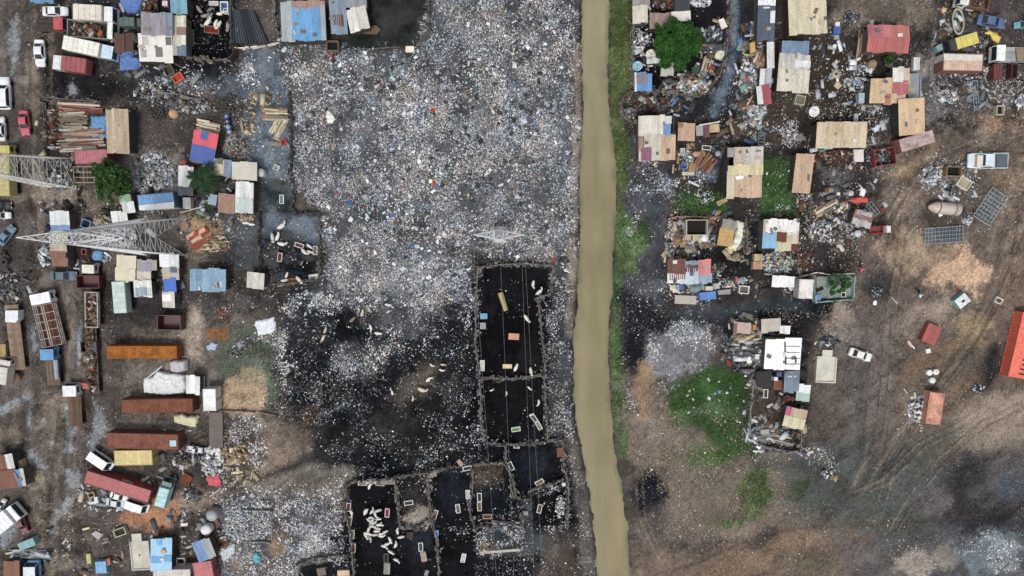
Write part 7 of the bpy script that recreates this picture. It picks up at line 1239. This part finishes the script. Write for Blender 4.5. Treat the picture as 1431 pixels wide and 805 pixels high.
# ---- scrap yard, upper right
pile('pale arched steel hoop scrap at the top right', 'scrap', 1333, 30, 9, 16, 'scrap', 60, (.3, 1.2), .6); m = MB(); m.torus((0, 0, .7), (.1, .05, 1), 1.0, .12, 18, 6); o = m.build('steel_hoop', mat((176,170,150), 'metal'), None, True); X, Y = at(1339, 30, .7); o.location = (X, Y, 0); o.scale = (1, 2.1, 1); o.rotation_euler = (0, 0, R(6)); tag(o, 'pale oval steel hoop lying on the scrap at the top right', 'steel hoop')
drape('orange cloth bundle at the top right scrapyard', [(1317,11),(1322,6),(1328,10),(1326,16),(1320,17)], (222,178,92), .9); lorry('yellow bodied wreck with a black front in the scrapyard', 1345, 58.5, 45, 16, 197, (40,38,40), 'box', (222,204,44), 12, h=2.0); car('blue saloon wreck in the scrapyard', 1386, 30, 40, -10, (66,96,150)); lorry('white and rust lorry cab cut by the top edge', 1361, 2, 44, 16, 170, (226,226,222), 'open', (130,92,78), 14, ('rust', .4)); car('teal car nose at the right edge of the scrapyard', 1432, 34, 26, 185, (70,160,170))
m = MB(); [m.tint(random.uniform(.8, 1.1)) or m.torus((random.uniform(-.2, .2), random.uniform(-.2, .2), .15 + .12 * i), (random.uniform(-.3, .3), random.uniform(-.3, .3), 1), .9 + .3 * random.random(), .12, 18, 5) for i in range(6)]; o = m.build('hose_coil', mat((232,196,30), 'paint'), None, True); X, Y = at(1388, 52, .4); o.location = (X, Y, 0); o.scale = (1.25, 1.15, 1); tag(o, 'bright yellow coil of hose in the scrapyard', 'hose coil')
drape('bright yellow folded sheet on the hose coil', [(1376,46),(1384,41),(1394,46),(1400,53),(1396,62),(1388,58),(1384,50)], (236,200,30), .6).location.z += .3
container('peach and white container in the scrapyard', 1346, 87, 56, 24, -1, (140,80,70), (214,176,146)); board('white half sheet on the peach container roof', [(1319,75),(1373,77),(1373,85),(1319,84)], (214,206,196), 2.7, kind='paint'); pile('yellow and white rag heap at the end of the peach container', 'rubbish', 1376, 98, 6, 5, 'colour', 30, (.2, .7), .6)
lorry('lorry with a white cab and an empty skeleton trailer at the right edge', 1417, 76, 64, 22, 180, (232,240,240), 'frame', (170,176,176), 14, h=1.3); board('tan plate on the skeleton trailer at the right edge', [(1420,67),(1440,67),(1440,86),(1422,86)], (140,122,96), 1.3); crate('dark red steel box below the white lorry cab', 1394.5, 100, 12, 21, 3, (110,28,30), 1.6, open_=False, kind='paint'); crate('dark red steel frame box right of the other', 1418, 99, 9, 20, 0, (80,30,34), 1.3, kind='paint')
grate('pale blue steel rails lying in the scrap', 1363.5, 133, 40, 7, 98, 4, 2, (140,160,176), .4, 'steel rails', 'steel_rails'); crate('pale blue box left of the yellow wreck', 1313, 67, 9, 9, 25, (120,164,170), .9, open_=False, kind='paint'); pile('grey engine heap in the scrapyard above the rails', 'scrap', 1335, 115, 26, 12, 'scrap', 160, (.25, .9), .8); pile('silver can heap at the scrapyard edge', 'scrap', 1325, 135, 14, 10, 'pale', 90, (.25, .8), .6); pile('white foam heap at the right edge of the scrapyard', 'rubbish', 1428, 143, 8, 9, 'pale', 30, (.4, 1.1), .8); crate('cream cabinet tipped over at the lower edge of the scrap', 1398, 154, 11, 13, 0, (206,198,170), .9); pile('dark vehicle parts between the wreck and the hose coil', 'scrap', 1368, 60, 12, 8, 'dark', 60, (.25, .9), .6)
# ---- open dirt, right
car('pale blue and white stripped pickup wreck on the dirt', 1381, 224.5, 56, 180, (206,224,234), 'pickup', W=22); board('dark window panel lying in the bed of the stripped pickup wreck', [(1393,216),(1408,216),(1408,233),(1393,233)], (72,86,98), 1.05, kind='paint'); board('cream seat cushion on the stripped pickup wreck', [(1366,217),(1374,217),(1373,233),(1365,233)], (216,204,184), 1.72, kind='cloth')
crate('brown open cardboard crate left of the pickup wreck', 1333.5, 239.5, 21, 14, -2, (150,118,84), 1.1, fill=(26,24,22)); crate('white metal tray below the brown cardboard crate', 1348, 256, 18, 15, -32, (220,212,190), .5, kind='paint', fill=(170,160,140)); pile('pale round stones and bags on the dirt heap', 'rubbish', 1303, 245, 13, 14, 'pale', 70, (.4, 1.0), .8, 30); pile('grey machine parts on the dirt heap', 'scrap', 1330, 266, 10, 6, 'scrap', 36, (.3, 1.0), .6); pile('white plastic heap at the foot of the leaning rack', 'rubbish', 1352, 308, 8, 6, 'pale', 40, (.2, .7), .4)
X, Y = at(1317, 291, .8); t = thing('storage_tank', 'long pinkish capsule shaped steel tank on the dirt', 'tank', X, Y, R(-6)); k = mpp(1317, 291, .8); L_ = 43 * k; r_ = 8.5 * k; o = MB().lathe([(.03, 0), (r_ * .32, L_ * .03), (r_ * .62, L_ * .11), (r_ * .84, L_ * .2), (r_, L_ * .32), (r_, L_), (r_ * .9, L_ + .02)], n=22).build('shell', mat((196,180,166), 'paint'), t, True); o.rotation_euler = (0, R(90), 0); o.location = (-L_ / 2, 0, r_)
for u in (.3, .82): b_ = MB().lathe([(r_ + .01, 0), (r_ + .05, 0), (r_ + .05, .18), (r_ + .01, .18)], n=22).build('band', mat((140,110,96), 'rust'), t); b_.rotation_euler = (0, R(90), 0); b_.location = (-L_ / 2 + u * L_, 0, r_)
grate('large leaning blue grey steel rack on the dirt', 1385, 289, 46, 27, 58, 8, 5, (150,164,170), .7); grate('blue grey steel rack lying above the orange sand', 1319.5, 328.5, 53, 22, 4, 11, 4, (140,156,166), .6)
t = crate('turquoise box with a white lid and black hole on the dirt', 1345, 420.5, 18, 15, 40, (90,178,186), 1.1, open_=False, kind='paint', top=(214,222,220)); MB().box(.05, -.1, 1.13, .55, .38, .02).build('opening', mat((22,22,24), 'rubber'), t)
crate('white plastic chair frame on the dirt', 1396, 420, 10, 8, -25, (228,226,220), .5, kind='paint', cat='chair frame', name='chair_frame', fill=(96,84,74)); crate('faded red steel box open at one corner on the dirt', 1302, 467, 20, 27, -22, (172,62,52), 1.2, open_=False, kind='paint'); plank_stack('pink and white striped plank left of the red steel box', (1265,480,1282,486), [(222,180,176),(230,226,220)], -50, n=3, h=.2, wd=(.2, .3)); board('white square tile below the red steel box', [(1294,488),(1300,487),(1301,493),(1295,494)], (236,236,230), .3, kind='paint')
for x, y, a, lb in ((1300,521,60,'upper left piece of the white curved plumbing on the dirt'),(1309,520,10,'upper right piece of the white curved plumbing on the dirt'),(1304,532,-20,'lower piece of the white curved plumbing on the dirt')): tank(lb, x, y, 4.2, .6, (232,234,228), 'toilet bowl', 'toilet_bowl')
t = container('bright orange container with a ribbed slotted top at the right edge', 1441, 485, 92, 44, 80, (255,92,34), (255,98,44), h=2.4)
m = MB()
for i in range(13): m.box(-4.9 + i * .82, -.2, 2.40, .3, 2.6 * random.uniform(.7, 1), .012)
m.build('slot', mat((96,44,34), 'rust'), t); t = container('pink rusted container lying on its side below the plumbing', 1307, 571, 45, 21, 84, (206,150,130), (226,170,146), h=2.0, kind='rust'); pile('pale panels and cabinets heaped beside the pink container', 'scrap', 1284, 570, 15, 20, 'pale', 60, (.5, 1.3), .7); stick('white bar lying left of the pale panels', (1263,543), (1268,550), .1, (226,222,216)); pile('dark wreck remains at the foot of the orange container', 'scrap', 1368, 543, 8, 6, 'dark', 40, (.2, .8), .3); stick('pale pole on the dirt below the charred pit', (1246,416), (1254,424), .08, (222,220,212))
